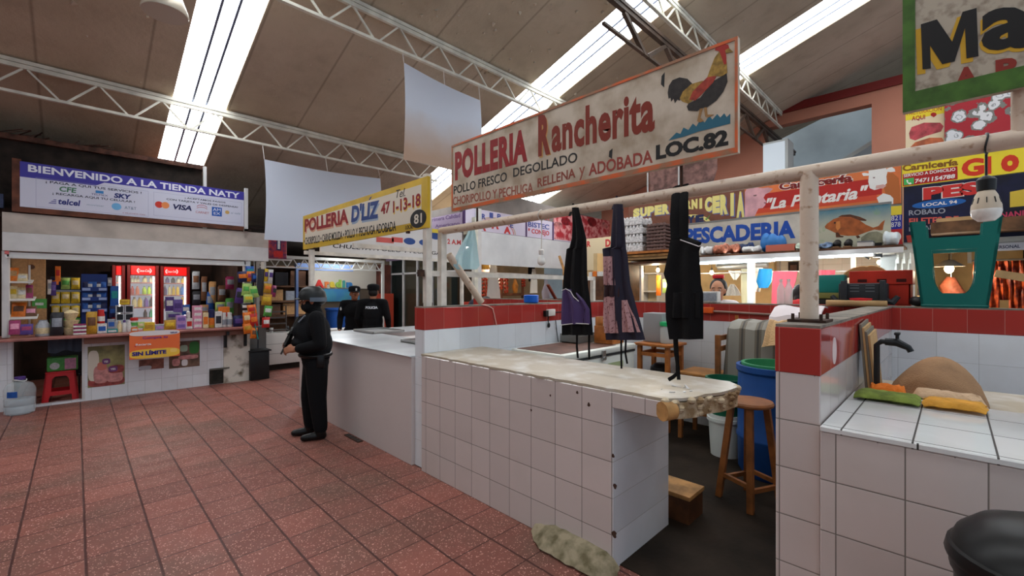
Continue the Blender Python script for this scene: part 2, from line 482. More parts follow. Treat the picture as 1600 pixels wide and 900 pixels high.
mb.box(18.8, 19, -4, 13, 0, 9); mb.box(12.4, 19, 12.9, 13.1, 0, 6)
struct(mb, 'ceiling_beyond')

# --- roof trusses
wht = M('cream_enamel', (226, 222, 206), .45, noise=(5, .86))
brown_steel = M('brown_painted_steel', (92, 74, 62), .6, noise=(4, .75))
def truss(y, x0, x1, phase, label, mat=wht, depth=.42, per=.656, top=.10, drop=.02, w=.06, rod=.011, name='roof_truss'):
    zt = zr(y) - drop
    t = thing(name, label, 'roof truss', ((x0 + x1) / 2, y, zt - depth), 0, 'roof trusses')
    m = MB(mat); m.box(x0, x1, y - w / 2, y + w / 2, zt - top * .45, zt); m.box(x0, x1, y - w * .36, y + w * .36, zt - top, zt - top * .5); m.build('top_chord', t)
    m = MB(mat); m.box(x0, x1, y - .025, y + .025, zt - depth, zt - depth + .035); m.build('bottom_chord', t)
    k0 = math.ceil((x0 - phase) / per); k = k0
    while phase + k * per < x1 - .1:
        a = phase + k * per
        for s, b in ((.02, a + per * .46), (-.02, a - per * .46)):
            if b < x0 or b > x1: continue
            m = MB(mat); m.bar((a + s, y, zt - top), (b, y, zt - depth + .02), rod * 2, rod * 2); m.build('web_bar', t)
        k += 1
    return t
truss(8.0, -5.9, 5.62, -.445, 'white lattice roof truss, lowest down the slope, above the shop banner')
truss(5.32, -5.9, 6.75, 2.46, 'white lattice roof truss running behind the top of the hanging white cloth')
truss(3.0, 5.0, 12.4, 5.2, 'white lattice roof truss ending at the salmon wall above the rooster sign', w=.05)
t = truss(3.3, 5.0, 15.0, 5.5, 'brown painted steel truss under the roof beside the rooster sign', brown_steel, depth=.52, per=1.3, top=.12, drop=.26, w=.10, rod=.03)

# flakes of foam peeling off the roof
mb = MB(M('peeling_foam', (196, 180, 160), .9))
rr = random.Random(3)
for i in range(170):
    if i < 110: x, y = rr.uniform(3.0, 5.7), rr.uniform(2.4, 5.6)
    else: x, y = rr.uniform(-2, 8.5), rr.uniform(1.5, 8)
    if any(a - .05 < x < b + .05 for a, b in STRIPS): continue
    z = zr(y); s = rr.uniform(.012, .035)
    mb.tube([(x, y, z - .002), (x + rr.uniform(-s, s), y + rr.uniform(-s, s), z - s * rr.uniform(.3, 1.6))], [s, s * .25], 5)
struct(mb, 'ceiling_flakes')

# --- the block of stalls: dividing walls and back wall
WX, BX = 2.2, 5.25
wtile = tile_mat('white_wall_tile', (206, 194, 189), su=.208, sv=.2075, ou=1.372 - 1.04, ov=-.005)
btile = tile_mat('white_wall_tile_inner', (226, 230, 234), su=.25, sv=.25, ou=.1, ov=-.01, gw=.0012, grout=(170, 172, 172))
rtile = tile_mat('oxblood_wall_tile', (172, 58, 52), grout=(176, 110, 96), su=.208, sv=.3, ou=1.372 - 1.04, ov=1.2, gw=.0016, var=.1, dirt=.05, dirtc=(110, 45, 40), rough=.1)
cement = M('grey_cement', (140, 130, 118), .9, noise=(8, .7), bump=.4, bscale=30)
def stall_wall(name, x0, x1, y0, y1, tops=1.45, m1=btile):
    mb = MB(m1); mb.box(x0, x1, y0, y1, 0, 1.24, .004, 1)
    mb.m(rtile); mb.box(x0 - .002, x1 + .002, y0 - .002, y1 + .002, 1.24, tops - .012, .003, 1)
    mb.m(cement); mb.box(x0, x1, y0, y1, tops - .012, tops)
    return struct(mb, name)
stall_wall('wall_back', BX, BX + .15, -3.0, 6.3)
stall_wall('wall_divider', WX, BX, 3.32, 3.475)
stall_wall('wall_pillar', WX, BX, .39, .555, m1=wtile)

# ================================================================ COUNTERS OF THE STALL ROW
PXX, PZ = 2.45, 2.155
FX = Face('X', 2.40)
grimy = M('chipped_plaster', (196, 180, 152), .85, noise=(14, .62, (140, 116, 84), .42, .62), bump=.8, bscale=22)
toptile = M('worn_white_counter_tile', (204, 200, 193), .4, noise=(6, .8, (172, 160, 140), .48, .75), bump=.15, bscale=30)
mould = M('mouldy_mortar', (146, 134, 110), .95, noise=(13, .5, (96, 88, 64), .36, .6), bump=.9, bscale=28)
wood_raw = M('bare_wood', (196, 146, 88), .7, noise=(9, .72))
t = thing('tiled_counter', 'long white tiled counter with chipped overhanging end under the three aprons', 'counter', (2.5, 2.3, 0))
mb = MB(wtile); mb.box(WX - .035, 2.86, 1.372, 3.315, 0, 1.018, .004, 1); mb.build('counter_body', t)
etile = tile_mat('white_end_tile', (218, 220, 224), su=.9, sv=.2075, ou=.3, ov=-.005, gw=.0016, grout=(170, 168, 164))
mb = MB(etile); mb.box(WX - .03, 2.855, 1.364, 1.371, 0, .93); mb.build('end_facing', t)
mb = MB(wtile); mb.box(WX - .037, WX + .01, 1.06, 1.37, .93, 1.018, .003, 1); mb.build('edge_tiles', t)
mb = MB(toptile)
rr = random.Random(5)
def broken_slab(mb):
    # front edge, ragged broken end, back edge
    front = [(WX - .038, 3.315)] + [(WX - .036 + rr.uniform(-.004, .014), y) for y in [3.2 - .05 * i for i in range(42)]] + [(WX - .034, 1.06)]
    end = [(2.24, 1.0), (2.32, .96), (2.42, .95), (2.52, .905), (2.62, .89), (2.72, .885), (2.8, .91), (2.86, .97)]
    P = front + end + [(2.88, 3.315)]
    mb.prism([(x, y, 1.035) for x, y in P][::-1], (0, 0, -.016))
broken_slab(mb); mb.build('counter_top', t)
mb = MB(grimy)                                          # the exposed core of the broken end
pts = [(2.17, 1.06), (2.23, 1.0), (2.32, .955), (2.42, .945), (2.52, .90), (2.62, .885), (2.72, .88), (2.8, .905), (2.86, .97), (2.86, 1.3), (2.17, 1.3)]
mb.prism([(x, y, 1.012) for x, y in pts][::-1], (0, 0, -.085))
for i in range(46):
    a = rr.random(); j = int(a * 8); p, q = pts[j], pts[j + 1]; f = rr.random()
    x, y = p[0] + (q[0] - p[0]) * f, p[1] + (q[1] - p[1]) * f
    s = rr.uniform(.012, .03)
    mb.ball((x, y + .008, rr.uniform(.935, 1.022)), (s, s, s * .7), 7, 5)
mb.build('broken_core', t)
mb = MB(wood_raw); mb.cyl((2.145, 1.06, .972), (2.21, 1.03, .972), .05, .047, 14); mb.build('core_timber', t)
Fcf = Face('X', WX - .0352)
for px, py, r_ in ((902, 613, .008), (920, 632, .010), (830, 641, .007), (961, 760, .012), (958, 712, .009), (960, 835, .016), (860, 618, .006)):
    mb = MB(M('chip_dark', (70, 50, 40), .9)); q = Fcf.at(px, py); mb.apoly(Fcf, [(q.dot(Fcf.right) + r_ * math.cos(a) * (1 + .3 * math.sin(3 * a + px)), q.z + r_ * 1.3 * math.sin(a)) for a in [i * math.pi / 5 for i in range(10)]], .004); mb.build('chip', t)
mb = MB(M('foil_scrap', (230, 230, 232), .25, metal=.3))
for i in range(9):
    x, y = rr.uniform(2.3, 2.5), rr.uniform(1.02, 1.17); mb.tube([(x, y, 1.037), (x + rr.uniform(-.05, .05), y + rr.uniform(-.04, .04), 1.04)], rr.uniform(.003, .008), 5, flat=.4)
mb.build('foil_scraps', t)
mb = MB(mould)
n = 15
P = []
for i in range(n + 1):
    f = i / n; y = 1.95 - .62 * f; w = .03 + .12 * min(1, f * 3.2) ** .7 * min(1, (1 - f) * 6) ** .5 + rr.uniform(-.012, .012)
    P.append((y, w, .03 + .05 * min(1, f * 4, (1 - f) * 7) + rr.uniform(-.006, .006)))
G = [[Vector((WX - .03 - w * u + rr.uniform(-.008, .008) * (0 < u < 1), y, max(.001, h * math.cos(u * math.pi / 2)))) for u in (0, .2, .4, .6, .8, 1)] for y, w, h in P]
mb.sheet(G, -.02)
solo(mb, 'mortar_kerb', 'lump of mouldy mortar along the floor at the foot of the chipped counter', 'mortar lump')

# counter of the far stall (local 81), an L with steel trays on it
t = thing('tiled_counter', 'white counter under the yellow sign, behind the officer in the helmet', 'counter', (2.6, 4.9, 0))
plain = M('white_cement_counter', (200, 189, 185), .35, noise=(.8, .95), bump=.1)
mb = MB(plain); mb.box(WX - .035, 2.95, 3.475, 6.3, 0, .985, .004, 1); mb.build('counter_body', t)
greyt = M('grey_white_marble', (206, 208, 210), .22, noise=(1.6, .88)); mb = MB(greyt); mb.box(WX - .05, 2.98, 3.477, 6.34, .985, 1.0, .004, 1); mb.build('counter_top', t)
mb = MB(plain); mb.box(2.95, 4.6, 5.65, 6.3, 0, .985); mb.build('counter_return', t)
mb = MB(greyt); mb.box(2.98, 4.62, 5.62, 6.34, .985, 1.0); mb.build('return_top', t)
mb = MB(plain); mb.box(2.95, 4.6, 3.475, 5.65, .88, .93); mb.build('inner_shelf', t)
steel = M('stainless', (176, 176, 174), .32, metal=.85)
for i, (x, y, lab) in enumerate(((2.9, 4.2, 'flat grey steel tray on the far stall counter beside the red wall end'), (3.1, 5.85, 'grey steel tray on the far corner of the white counter beyond the officer'))):
    t = thing('steel_tray', lab, 'tray', (x, y, 1.0))
    z0 = 1.001
    mb = MB(steel); mb.box(x - .24, x + .24, y - .3, y + .3, z0, z0 + .006); mb.build('tray_base', t)
    mb = MB(steel)
    for a, b, c, d in ((x - .24, x - .23, y - .3, y + .3), (x + .23, x + .24, y - .3, y + .3), (x - .24, x + .24, y - .3, y - .29), (x - .24, x + .24, y + .29, y + .3)): mb.box(a, b, c, d, z0, z0 + .03)
    mb.build('rim', t)

# counter of the near stall with its sink corner
t = thing('tiled_counter', 'white tiled counter with coloured cloths and a brown sack on it', 'counter', (2.6, -.8, 0))
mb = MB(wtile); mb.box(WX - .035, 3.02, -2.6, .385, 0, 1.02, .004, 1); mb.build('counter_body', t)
ttile = tile_mat('glossy_top_tile', (222, 222, 220), grout=(60, 56, 52), su=.30, sv=.21, ou=2.19, ov=.104, gw=.003, rough=.08, dirt=.2)
mb = MB(ttile); mb.box(WX - .04, 3.03, -2.6, .385, 1.02, 1.044, .004, 1); mb.build('counter_top', t)
t = thing('utility_shelf', 'low inner shelf behind the near counter carrying the sack and boards', 'shelf', (3.4, -.7, 0))
mb = MB(plain); mb.box(3.03, 4.0, -2.4, .387, 0, .95); mb.build('shelf_body', t)
mb = MB(toptile); mb.box(3.03, 4.02, -2.4, .388, .95, .97); mb.build('shelf_top', t)

# ================================================================ PIPES AND POSTS
pipe_m = M('flaking_cream_pipe', (206, 186, 166), .5, noise=(24, .8, (168, 136, 110), .3, .42), bump=.2)
tube_m = M('white_square_tube', (220, 212, 200), .5, noise=(9, .88))
rust = M('rusty_iron', (74, 50, 38), .85, noise=(20, .6))
t = thing('pipe_rail', 'long cream pipe rail from which aprons and bulbs hang', 'pipe rail', (2.2, .4, 1.45))
mb = MB(pipe_m); mb.tube([(PXX, 3.42, PZ), (PXX, .48, PZ), (PXX, -1.8, PZ)], .0345, 14); mb.build('rail', t)
mb = MB(pipe_m); mb.tube([(PXX, .478, 1.465), (PXX, .478, PZ)], .038, 16); mb.build('post', t)
mb = MB(rust); mb.box(PXX - .08, PXX + .09, .40, .55, 1.451, 1.463)
for dx, dy in ((-.065, .02), (.075, .02), (.075, .13), (-.065, .13)): mb.cyl((PXX + dx, .40 + dy, 1.455), (PXX + dx, .40 + dy, 1.49), .007, n=8)
mb.build('base_flange', t)
mb = MB(pipe_m); mb.tube([(PXX, -.18, PZ), (PXX, -.18, 2.34), (2.435, -.18, 2.40)], .03, 12); mb.build('sign_prop', t)
mb = MB(tube_m); mb.box(PXX - .03, PXX + .03, 3.37, 3.43, 1.451, PZ - .02); mb.build('end_post', t)
t = thing('square_post', 'white square steel post at the near end of the yellow sign', 'post', (2.2, 3.3, 1.45))
mb = MB(tube_m); mb.box(2.255, 2.315, 3.37, 3.43, 1.451, 2.66); mb.build('post_tube', t)
mb = MB(rust)
mb.cyl((2.235, 3.4, 1.45), (2.235, 3.4, 1.482), .006, n=8); mb.build('bolt', t)
mb = MB(rust); mb.cyl((2.335, 3.4, 1.45), (2.335, 3.4, 1.482), .006, n=8); mb.build('bolt', t)
t = thing('square_post', 'white square steel post at the far end of the yellow sign', 'post', (2.2, 6.1, 1.0))
mb = MB(tube_m); yy = -Face('X', 2.285).a(487); mb.box(2.255, 2.315, yy - .03, yy + .03, 1.001, 2.15); mb.build('post_tube', t)
mb = MB(rust); mb.box(2.235, 2.335, yy - .05, yy + .05, 1.001, 1.008); mb.build('base_plate', t)
pa, pb = at_y(3.38, 701, 398), at_y(3.38, 752, 472)
t = thing('brace_pipe', 'thick cream pipe leaning on the red wall beside the white posts', 'pipe', pb)
mb = MB(pipe_m); mb.tube([pa, pb], .035, 14); mb.build('pipe_body', t)
mb = MB(M('pipe_bore', (70, 62, 54), .9)); d = (pb - pa).normalized(); mb.tube([pb - d * .002, pb + d * .004], .028, 12); mb.build('pipe_mouth', t)
mb = MB(M('pink_cord', (216, 160, 150), .7))
F3 = Face('Y', 3.318)
mb.tube([F3.at(*p) + F3.n * .008 for p in ((752, 476), (762, 478), (769, 482), (772, 494), (775, 508))], .006, 6)
solo(mb, 'cord', 'pale pink cord trailing down the red wall from the leaning pipe', 'cord')
t = thing('frame_rail', 'white square rail crossing above the red dividing wall', 'rail', (3.6, 3.5, 1.7))
F35 = Face('Y', 3.42)
pa, pb = F35.at(662, 427), F35.at(884, 437)
mb = MB(tube_m); mb.bar(pa, (pb.x + .6, pb.y, pa.z), .05, .05); mb.build('rail_tube', t)
mb = MB(rust); mb.box(pa.x - .05, pa.x - .01, 3.39, 3.45, pa.z - .03, pa.z + .03); mb.build('end_cap', t)
mb = MB(tube_m); mb.box(pb.x + .56, pb.x + .61, 3.395, 3.445, 1.45, pa.z + .02); mb.build('rail_post', t)
for nm, X0, X1, Yq, z, lab in (('frame_rail', 2.2, 5.0, 6.3, 2.14, 'white roof rail of the far stall along its far side'), ('frame_rail', 2.2, 3.25, 4.8, 2.13, 'white roof rail crossing the far stall under the yellow sign')):
    mb = MB(tube_m); mb.box(X0 + .03, X1, Yq - .025, Yq + .025, z - .05, z); mb.box(X1 - .05, X1, Yq - .025, Yq + .025, 0.933 if Yq < 5 else 1.003, z)
    solo(mb, nm, lab, 'rail')

# ================================================================ SIGNS OVER THE AISLE
cream = M('weathered_sign_white', (198, 184, 166), .6, noise=(5, .84, (160, 142, 120), .35, .6))
red_l = M('sign_red', (150, 22, 26), .6, noise=(22, .85)); brown_l = M('sign_rust_red', (124, 40, 22), .6)
black_l = M('sign_black', (26, 24, 24), .5); orange_b = M('sign_orange_edge', (206, 96, 50), .6, noise=(9, .8, (150, 110, 84), .4, .6))
yellow_s = M('sign_yellow', (220, 180, 74), .55)
def board(t, F, xl, yt, yb, xr, mat, th=.03, name='board', inset=0, off=0):
    mb = MB(mat); a0, a1, z0, z1 = F.a(xl), F.a(xr), F.z(xl, yb), F.z(xl, yt)
    mb.abox(F, a0 + inset, a1 - inset, z0 + inset, z1 - inset, off, off - th); mb.build(name, t); return a0, a1, z0, z1
def letters(t, F, txt, xl, yt, yb, xr, mat, off=.004, name='lettering', **kw):
    mb = MB(mat); mb.ptext(F, txt, xl, yt, yb, xr, off=off, **kw); return mb.build(name, t)
def aletters(t, F, txt, a0, a1, z0, z1, mat, off=.004, name='lettering', **kw):
    mb = MB(mat); mb.text(F, txt, a0, a1, z0, z1, off=off, **kw); return mb.build(name, t)

# --- rooster sign
t = thing('shop_sign', 'weathered long sign with a painted rooster and loc. 82', 'sign', (WX, 1.8, 2.24))
a0, a1, z0, z1 = board(t, FX, 706, 228, 331, 1153, cream)
mb = MB(orange_b)
for q in ((a0, a1, z0, z0 + .028), (a0, a1, z1 - .016, z1), (a0, a0 + .014, z0 + .028, z1 - .016), (a1 - .014, a1, z0 + .028, z1 - .016)): mb.abox(FX, *q, .004, 0)
mb.build('border', t)
def aa(px): return FX.a(px)
W_, H_ = a1 - a0, z1 - z0
def LX(px, py): q = FX.at(px, py); return q.dot(FX.right), q.z
def txt4(t, F, s, xl, ytl, ybl, xr, ytr, mat, **kw):
    """box from its upper-left, lower-left and the right edge; slant carries hand-lettered drift"""
    a_0, a_1 = F.a(xl), F.a(xr); zt0, zb0 = F.z(xl, ytl), F.z(xl, ybl); zt1 = F.z(xr, ytr)
    mb = MB(mat); mb.text(F, s, a_0, a_1, zb0, zt0, slant=zt1 - zt0, **kw); return mb.build('lettering', t)
txt4(t, FX, 'POLLERIA', 711, 238, 283, 824, 199, red_l, bold=.055, space=1.1)
txt4(t, FX, 'R', 841, 181, 245, 860, 175, brown_l, bold=.055)
mb = MB(M('sign_ochre', (190, 138, 78), .6)); mb.ptext(FX, 'R', 843, 184, 247, 861, off=.002, bold=.05); mb.build('letter_shadow', t)
txt4(t, FX, 'ancherita', 862, 181, 239, 1023, 134, brown_l, bold=.035, space=1.06)
txt4(t, FX, 'POLLO FRESCO', 709, 291, 304, 792, 268, black_l, bold=.012)
txt4(t, FX, 'DEGOLLADO', 802, 263, 277, 902, 237, black_l, bold=.012)
faded = M('sign_faded_brown', (150, 82, 66), .6)
txt4(t, FX, 'CHORIPOLLO Y PECHUGA', 708, 308, 321, 833, 285, faded, bold=.014)
txt4(t, FX, 'RELLENA', 840, 279, 293, 899, 262, M('sign_faded_brown_dark', (138, 66, 52), .6), bold=.014)
txt4(t, FX, 'y', 905, 262, 282, 914, 260, faded)
txt4(t, FX, 'ADOBADA', 920, 256, 275, 1020, 233, M('sign_faded_red', (146, 62, 52), .6), bold=.02)
txt4(t, FX, 'LOC.82', 1025, 227, 250, 1138, 201, black_l, bold=.05)
# rooster
def pp(mat, pts, name, off=.004):
    mb = MB(mat); mb.ppoly(FX, pts, off); return mb.build(name, t)
zz = lambda x, y: (690 + x / 3.2146, 50 + y / 3.2143)
def zp(*pts): return [zz(*p) for p in pts]
C_black = M('rooster_black', (52, 46, 44), .6, noise=(30, .7)); C_gold = M('rooster_gold', (176, 138, 62), .6, noise=(40, .7)); C_red = M('rooster_red', (178, 66, 50), .6, noise=(30, .75))
pp(M('painted_teal_grass', (44, 98, 118), .6), zp((1140, 545), (1180, 505), (1200, 512), (1215, 480), (1240, 492), (1262, 460), (1280, 475), (1300, 440), (1322, 455), (1345, 420), (1360, 440), (1385, 412), (1400, 430), (1420, 408), (1432, 428), (1450, 410), (1450, 460), (1380, 478), (1290, 500), (1220, 525)), 'painted_grass')
pp(C_black, zp((1262, 262), (1235, 235), (1195, 228), (1160, 242), (1142, 270), (1136, 305), (1140, 335), (1150, 330), (1153, 350), (1165, 335), (1172, 358), (1184, 340), (1196, 345), (1210, 320), (1240, 300), (1260, 280)), 'painted_tail')
pp(C_gold, zp((1210, 350), (1196, 335), (1212, 300), (1255, 262), (1310, 245), (1335, 250), (1300, 300), (1260, 345), (1240, 360)), 'painted_saddle', .005)
pp(C_black, zp((1240, 360), (1300, 330), (1360, 250), (1432, 208), (1436, 250), (1415, 300), (1380, 345), (1335, 378), (1300, 385), (1285, 398), (1240, 395), (1232, 375)), 'painted_breast', .006)
pp(C_red, zp((1245, 340), (1262, 300), (1300, 262), (1335, 228), (1385, 215), (1362, 258), (1320, 300), (1275, 345)), 'painted_wing', .008)
pp(C_gold, zp((1335, 228), (1352, 180), (1372, 130), (1398, 95), (1425, 110), (1432, 150), (1436, 205), (1410, 222), (1370, 222)), 'painted_neck', .009)
pp(M('rooster_comb', (160, 44, 36), .6), zp((1374, 92), (1386, 55), (1400, 62), (1410, 48), (1424, 62), (1440, 64), (1446, 82), (1425, 95), (1430, 120), (1432, 160), (1420, 165), (1408, 130), (1396, 98)), 'painted_comb', .010)
pp(C_gold, zp((1425, 92), (1446, 82), (1464, 100), (1446, 104), (1430, 108)), 'painted_beak', .011)
mb = MB(M('rooster_leg', (150, 112, 68), .6))
for pts in (zp((1298, 385), (1312, 385), (1300, 430), (1318, 448), (1298, 455), (1284, 448)), zp((1318, 380), (1332, 378), (1336, 415), (1368, 415), (1340, 430), (1324, 425))): mb.ppoly(FX, pts, .007)
mb.build('painted_legs', t)
for (px, py, l) in ((690 + 1110 / 3.21, 50 + 240 / 3.21, 12), (690 + 848 / 3.21, 50 + 610 / 3.21, 8)):
    mb = MB(black_l); mb.ppoly(FX, [(px - 2, py - l / 2), (px + 3, py - l), (px + 2, py + l), (px - 3, py + l * .6)], .003); mb.build('dirt_stain', t)
for px in (740, 1060): q = FX.at(px, 300); mb = MB(rust); mb.tube([(2.44, q.y, PZ + .03), (2.44, q.y, z0 + .05)], .009, 8); mb.build('sign_strut', t)

# --- yellow sign of local 81
t = thing('shop_sign', 'yellow bordered poultry sign with phone number and local 81', 'sign', (WX, 4.8, 2.12))
FY = Face('X', 2.25)
ygrad = M('sign_bright_yellow', (216, 178, 48), .5, noise=(3, .88))
a0, a1, z0, z1 = board(t, FY, 473.5, 338, 390, 668, ygrad, .03)
mb = MB(M('sign_offwhite', (214, 204, 186), .5)); mb.abox(FY, a0 + .07, a1 - .1, z0 + .07, z1 - .06, .0012, 0); mb.build('panel', t)
zq = lambda x, y: (460 + x / 5.625, 260 + y / 5.625)
def tq(s, xl, ytl, ybl, xr, ytr, mat, **kw):
    p0, p1, p2 = zq(xl, ytl), zq(xl, ybl), zq(xr, ytr); txt4(t, FY, s, p0[0], p0[1], p1[1], p2[0], p2[1], mat, **kw)
blue_l = M('sign_blue', (34, 62, 124), .5)
tq('POLLERIA', 92, 465, 578, 476, 366, red_l, bold=.04, off=.008)
tq('POLLERIA', 97, 488, 592, 480, 392, M('letter_shade_pink', (206, 150, 120), .6), bold=.04, off=.005)
tq("D'LIZ", 500, 345, 492, 748, 290, blue_l, bold=.045, shear=.12, off=.008)
tq("D'LIZ", 506, 372, 510, 752, 318, M('letter_shade_blue', (150, 168, 190), .6), bold=.045, shear=.12, off=.005)
tq('´', 655, 280, 300, 682, 262, blue_l, off=.008)
tq('47', 762, 330, 430, 843, 300, red_l, bold=.035, off=.008)
tq('1-13-18', 868, 305, 410, 1110, 232, red_l, bold=.03, off=.008)
tq('1-13-18', 872, 318, 424, 1114, 246, yellow_s, bold=.03, off=.005)
tq('Tel.', 895, 210, 280, 975, 190, black_l, shear=.3, off=.008)
tq('• CHORIPOLLO • CARNE MOLIDA • POLLO Y PECHUGA ADOBADA', 84, 628, 690, 893, 478, black_l, bold=.012, off=.008)
tq('LOCAL', 977, 520, 556, 1042, 508, black_l, off=.008)
p = FY.at(*zq(1088, 460)); mb = MB(black_l); mb.aell(FY, p.dot(FY.right), p.z, .135, .085, .007); mb.build('number_disc', t)
tq('81', 1054, 425, 510, 1122, 408, M('sign_offwhite', None), bold=.02, off=.011)
for f in (.12, .88): mb = MB(rust); mb.abox(FY, a0 + (a1 - a0) * f, a0 + (a1 - a0) * f + .03, z0 - .02, z0, .0, -.03); mb.build('sign_bracket', t)

# --- green framed sign at the near end
t = thing('shop_sign', 'big green framed sign beginning Ma in black letters', 'sign', (WX, -.6, 2.27))
green_s = M('sign_green', (74, 112, 44), .6, noise=(14, .75)); dirty_white = M('speckled_sign_white', (176, 164, 146), .6, noise=(26, .8, (130, 116, 100), .3, .5))
a0 = FX.a(1410.5); a1 = a0 + 2.3; z0 = FX.z(1412, 176); z1 = z0 + .93
mb = MB(dirty_white); mb.abox(FX, a0, a1, z0, z1, 0, -.03); mb.build('board', t)
mb = MB(green_s)
bw = FX.a(1430) - a0
for q in ((a0, a1, z0, z0 + .075), (a0, a1, z1 - .075, z1), (a0, a0 + bw, z0 + .075, z1 - .075), (a1 - .06, a1, z0 + .075, z1 - .075)): mb.abox(FX, *q, .004, 0)
mb.build('border', t)
A = lambda px: FX.a(px)
zm = lambda x, y: (1380 + x / 3.6, y / 3.6)
def mtx(s, xl, ytl, ybl, xr, ytr, mat, **kw):
    p0, p1, p2 = zm(xl, ytl), zm(xl, ybl), zm(xr, ytr); txt4(t, FX, s, p0[0], p0[1], p1[1], p2[0], p2[1], mat, **kw)
MP = ((212, 138), (302, 110), (388, 235), (446, 68), (525, 46), (536, 316), (468, 330), (460, 160), (402, 345), (332, 362), (264, 258), (268, 384), (222, 391))
for dx, dy, m, of, nm in ((-30, 30, M('sign_mustard', (196, 152, 40), .6), .004, 'letter_shadow'), (0, 0, black_l, .008, 'lettering')):
    mb = MB(m); mb.ppoly(FX, [zm(x + dx, y + dy) for x, y in MP], of); mb.build(nm, t)
mtx('a', 552, 60, 292, 552 + 300, 20, black_l, bold=.035, off=.008)
mtx('a', 540, 84, 312, 540 + 300, 44, M('sign_mustard', None), bold=.035, off=.005)
mtx('A', 400, 388, 497, 536, 365, M('sign_brick_red', (136, 46, 36), .6), bold=.05, off=.008)
mtx('P', 632, 340, 452, 752, 318, M('sign_brick_red', None), bold=.05, off=.008)

# ================================================================ APRONS AND BULBS ON THE PIPE
rr = random.Random(11)
cloth_black = M('black_cloth', (13, 12, 13), .85, bump=.2, bscale=60, spec=.2); cloth_navy = M('navy_cloth', (34, 30, 46), .7)
purple_vinyl = M('purple_vinyl', (74, 58, 98), .3); pink_print = M('pink_print_cloth', (176, 134, 134), .8, noise=(70, .5, (110, 70, 72), .36, .44))
white_trim = M('white_piping', (206, 200, 200), .6); maroon_cloth = M('dark_maroon_cloth', (44, 24, 28), .8)
z3 = lambda x, y: (860 + x / 2.904, 290 + y / 2.904)
def cloth_rows(mb, F, rows, off=0, nc=12, amp=.014, th=.004, ph=0.0, freq=2.3, sub=4):
    """rows: (Y, xl, xr) in the crop; a hanging cloth with soft vertical folds"""
    R2 = []
    for (Y, l, r), (Y2, l2, r2) in zip(rows, rows[1:]):
        for i in range(sub):
            f = i / sub; R2.append((Y + (Y2 - Y) * f, l + (l2 - l) * f, r + (r2 - r) * f))
    R2.append(rows[-1]); G = []
    for i, (Y, l, r) in enumerate(R2):
        row = []
        for j in range(nc + 1):
            u = j / nc; p = F.at(*z3(l + (r - l) * u, Y))
            w = amp * (i / len(R2)) ** .5
            row.append(p + F.n * (off + w * math.sin(u * math.pi * 2 * freq + ph + i * .05) + .012 * math.cos((u - .5) * math.pi)))
        G.append(row)
    mb.sheet(G, th)
def ties(t, F, lines, mat, w=.007):
    for pts in lines:
        mb = MB(mat); mb.tube([F.at(*z3(*p)) + F.n * (.004 + .006 * (k % 2)) for k, p in enumerate(pts)], w, 6, flat=.4); mb.build('tie', t)
FA = Face('X', PXX)
FAf = Face('X', PXX - .042)
p = FA.at(*z3(120, 678))
t = thing('apron', 'black apron with a shiny purple pocket hanging on the pipe, furthest along toward the officer', 'apron', p, 0, 'aprons on the pipe')
mb = MB(cloth_black); cloth_rows(mb, FAf, [(100, 100, 128), (180, 103, 150), (240, 100, 165), (283, 90, 167), (290, 78, 167), (400, 66, 168), (460, 62, 172), (540, 60, 183), (630, 58, 188), (678, 58, 190)]); mb.build('apron_cloth', t)
mb = MB(purple_vinyl); cloth_rows(mb, FAf, [(470, 66, 108), (490, 60, 130), (520, 59, 160), (560, 58, 184), (628, 58, 187)], .008); mb.build('pocket', t)
mb = MB(white_trim); mb.tube([FAf.at(*z3(*q)) + FA.n * .03 for q in ((64, 476), (82, 468), (104, 480), (118, 505), (140, 524))], .003, 6); mb.tube([FAf.at(*z3(*q)) + FA.n * .03 for q in ((58, 632), (90, 628), (130, 624), (186, 627))], .003, 6); mb.build('piping', t)
mb = MB(cloth_black); mb.tube([FA.at(*z3(104, 140)) + FA.n * .04, (PXX, FA.at(*z3(104, 120)).y, PZ + .042), FA.at(*z3(112, 140)) - FA.n * .04], .012, 6, flat=.4); mb.build('neck_strap', t)
ties(t, FA, [[(122, 675), (124, 730), (126, 782)], [(178, 660), (179, 730), (178, 788)]], cloth_black, .009)
p = FA.at(*z3(340, 700))
t = thing('apron', 'navy apron with pink printed panels hanging on the pipe between two black aprons', 'apron', p, 0, 'aprons on the pipe')
mb = MB(cloth_navy); cloth_rows(mb, FAf, [(85, 288, 328), (200, 280, 340), (280, 276, 345), (288, 240, 346), (320, 244, 352), (450, 250, 364), (530, 246, 385), (600, 248, 402), (700, 258, 428)]); mb.build('apron_cloth', t)
mb = MB(pink_print); cloth_rows(mb, FAf, [(322, 244, 306), (452, 249, 308)], .008, sub=8); mb.build('bib_panel', t)
mb = MB(maroon_cloth); cloth_rows(mb, FAf, [(455, 250, 318), (505, 250, 322)], .009, sub=4); mb.build('waistband', t)
mb = MB(pink_print); cloth_rows(mb, FAf, [(503, 248, 318), (600, 247, 318), (668, 254, 320)], .010, nc=8, sub=6); mb.build('skirt_panel', t)
mb = MB(pink_print); cloth_rows(mb, FAf, [(520, 330, 352), (600, 330, 392), (664, 330, 416)], .010, nc=8, sub=6); mb.build('skirt_panel', t)
mb = MB(cloth_navy); mb.tube([FA.at(*z3(300, 110)) + FA.n * .04, (PXX, FA.at(*z3(302, 90)).y, PZ + .042), FA.at(*z3(315, 110)) - FA.n * .04], .012, 6, flat=.4); mb.build('neck_strap', t)
ties(t, FA, [[(324, 640), (325, 740), (324, 830)], [(344, 695), (344, 760), (350, 808)]], cloth_black)
p = FA.at(*z3(610, 695))
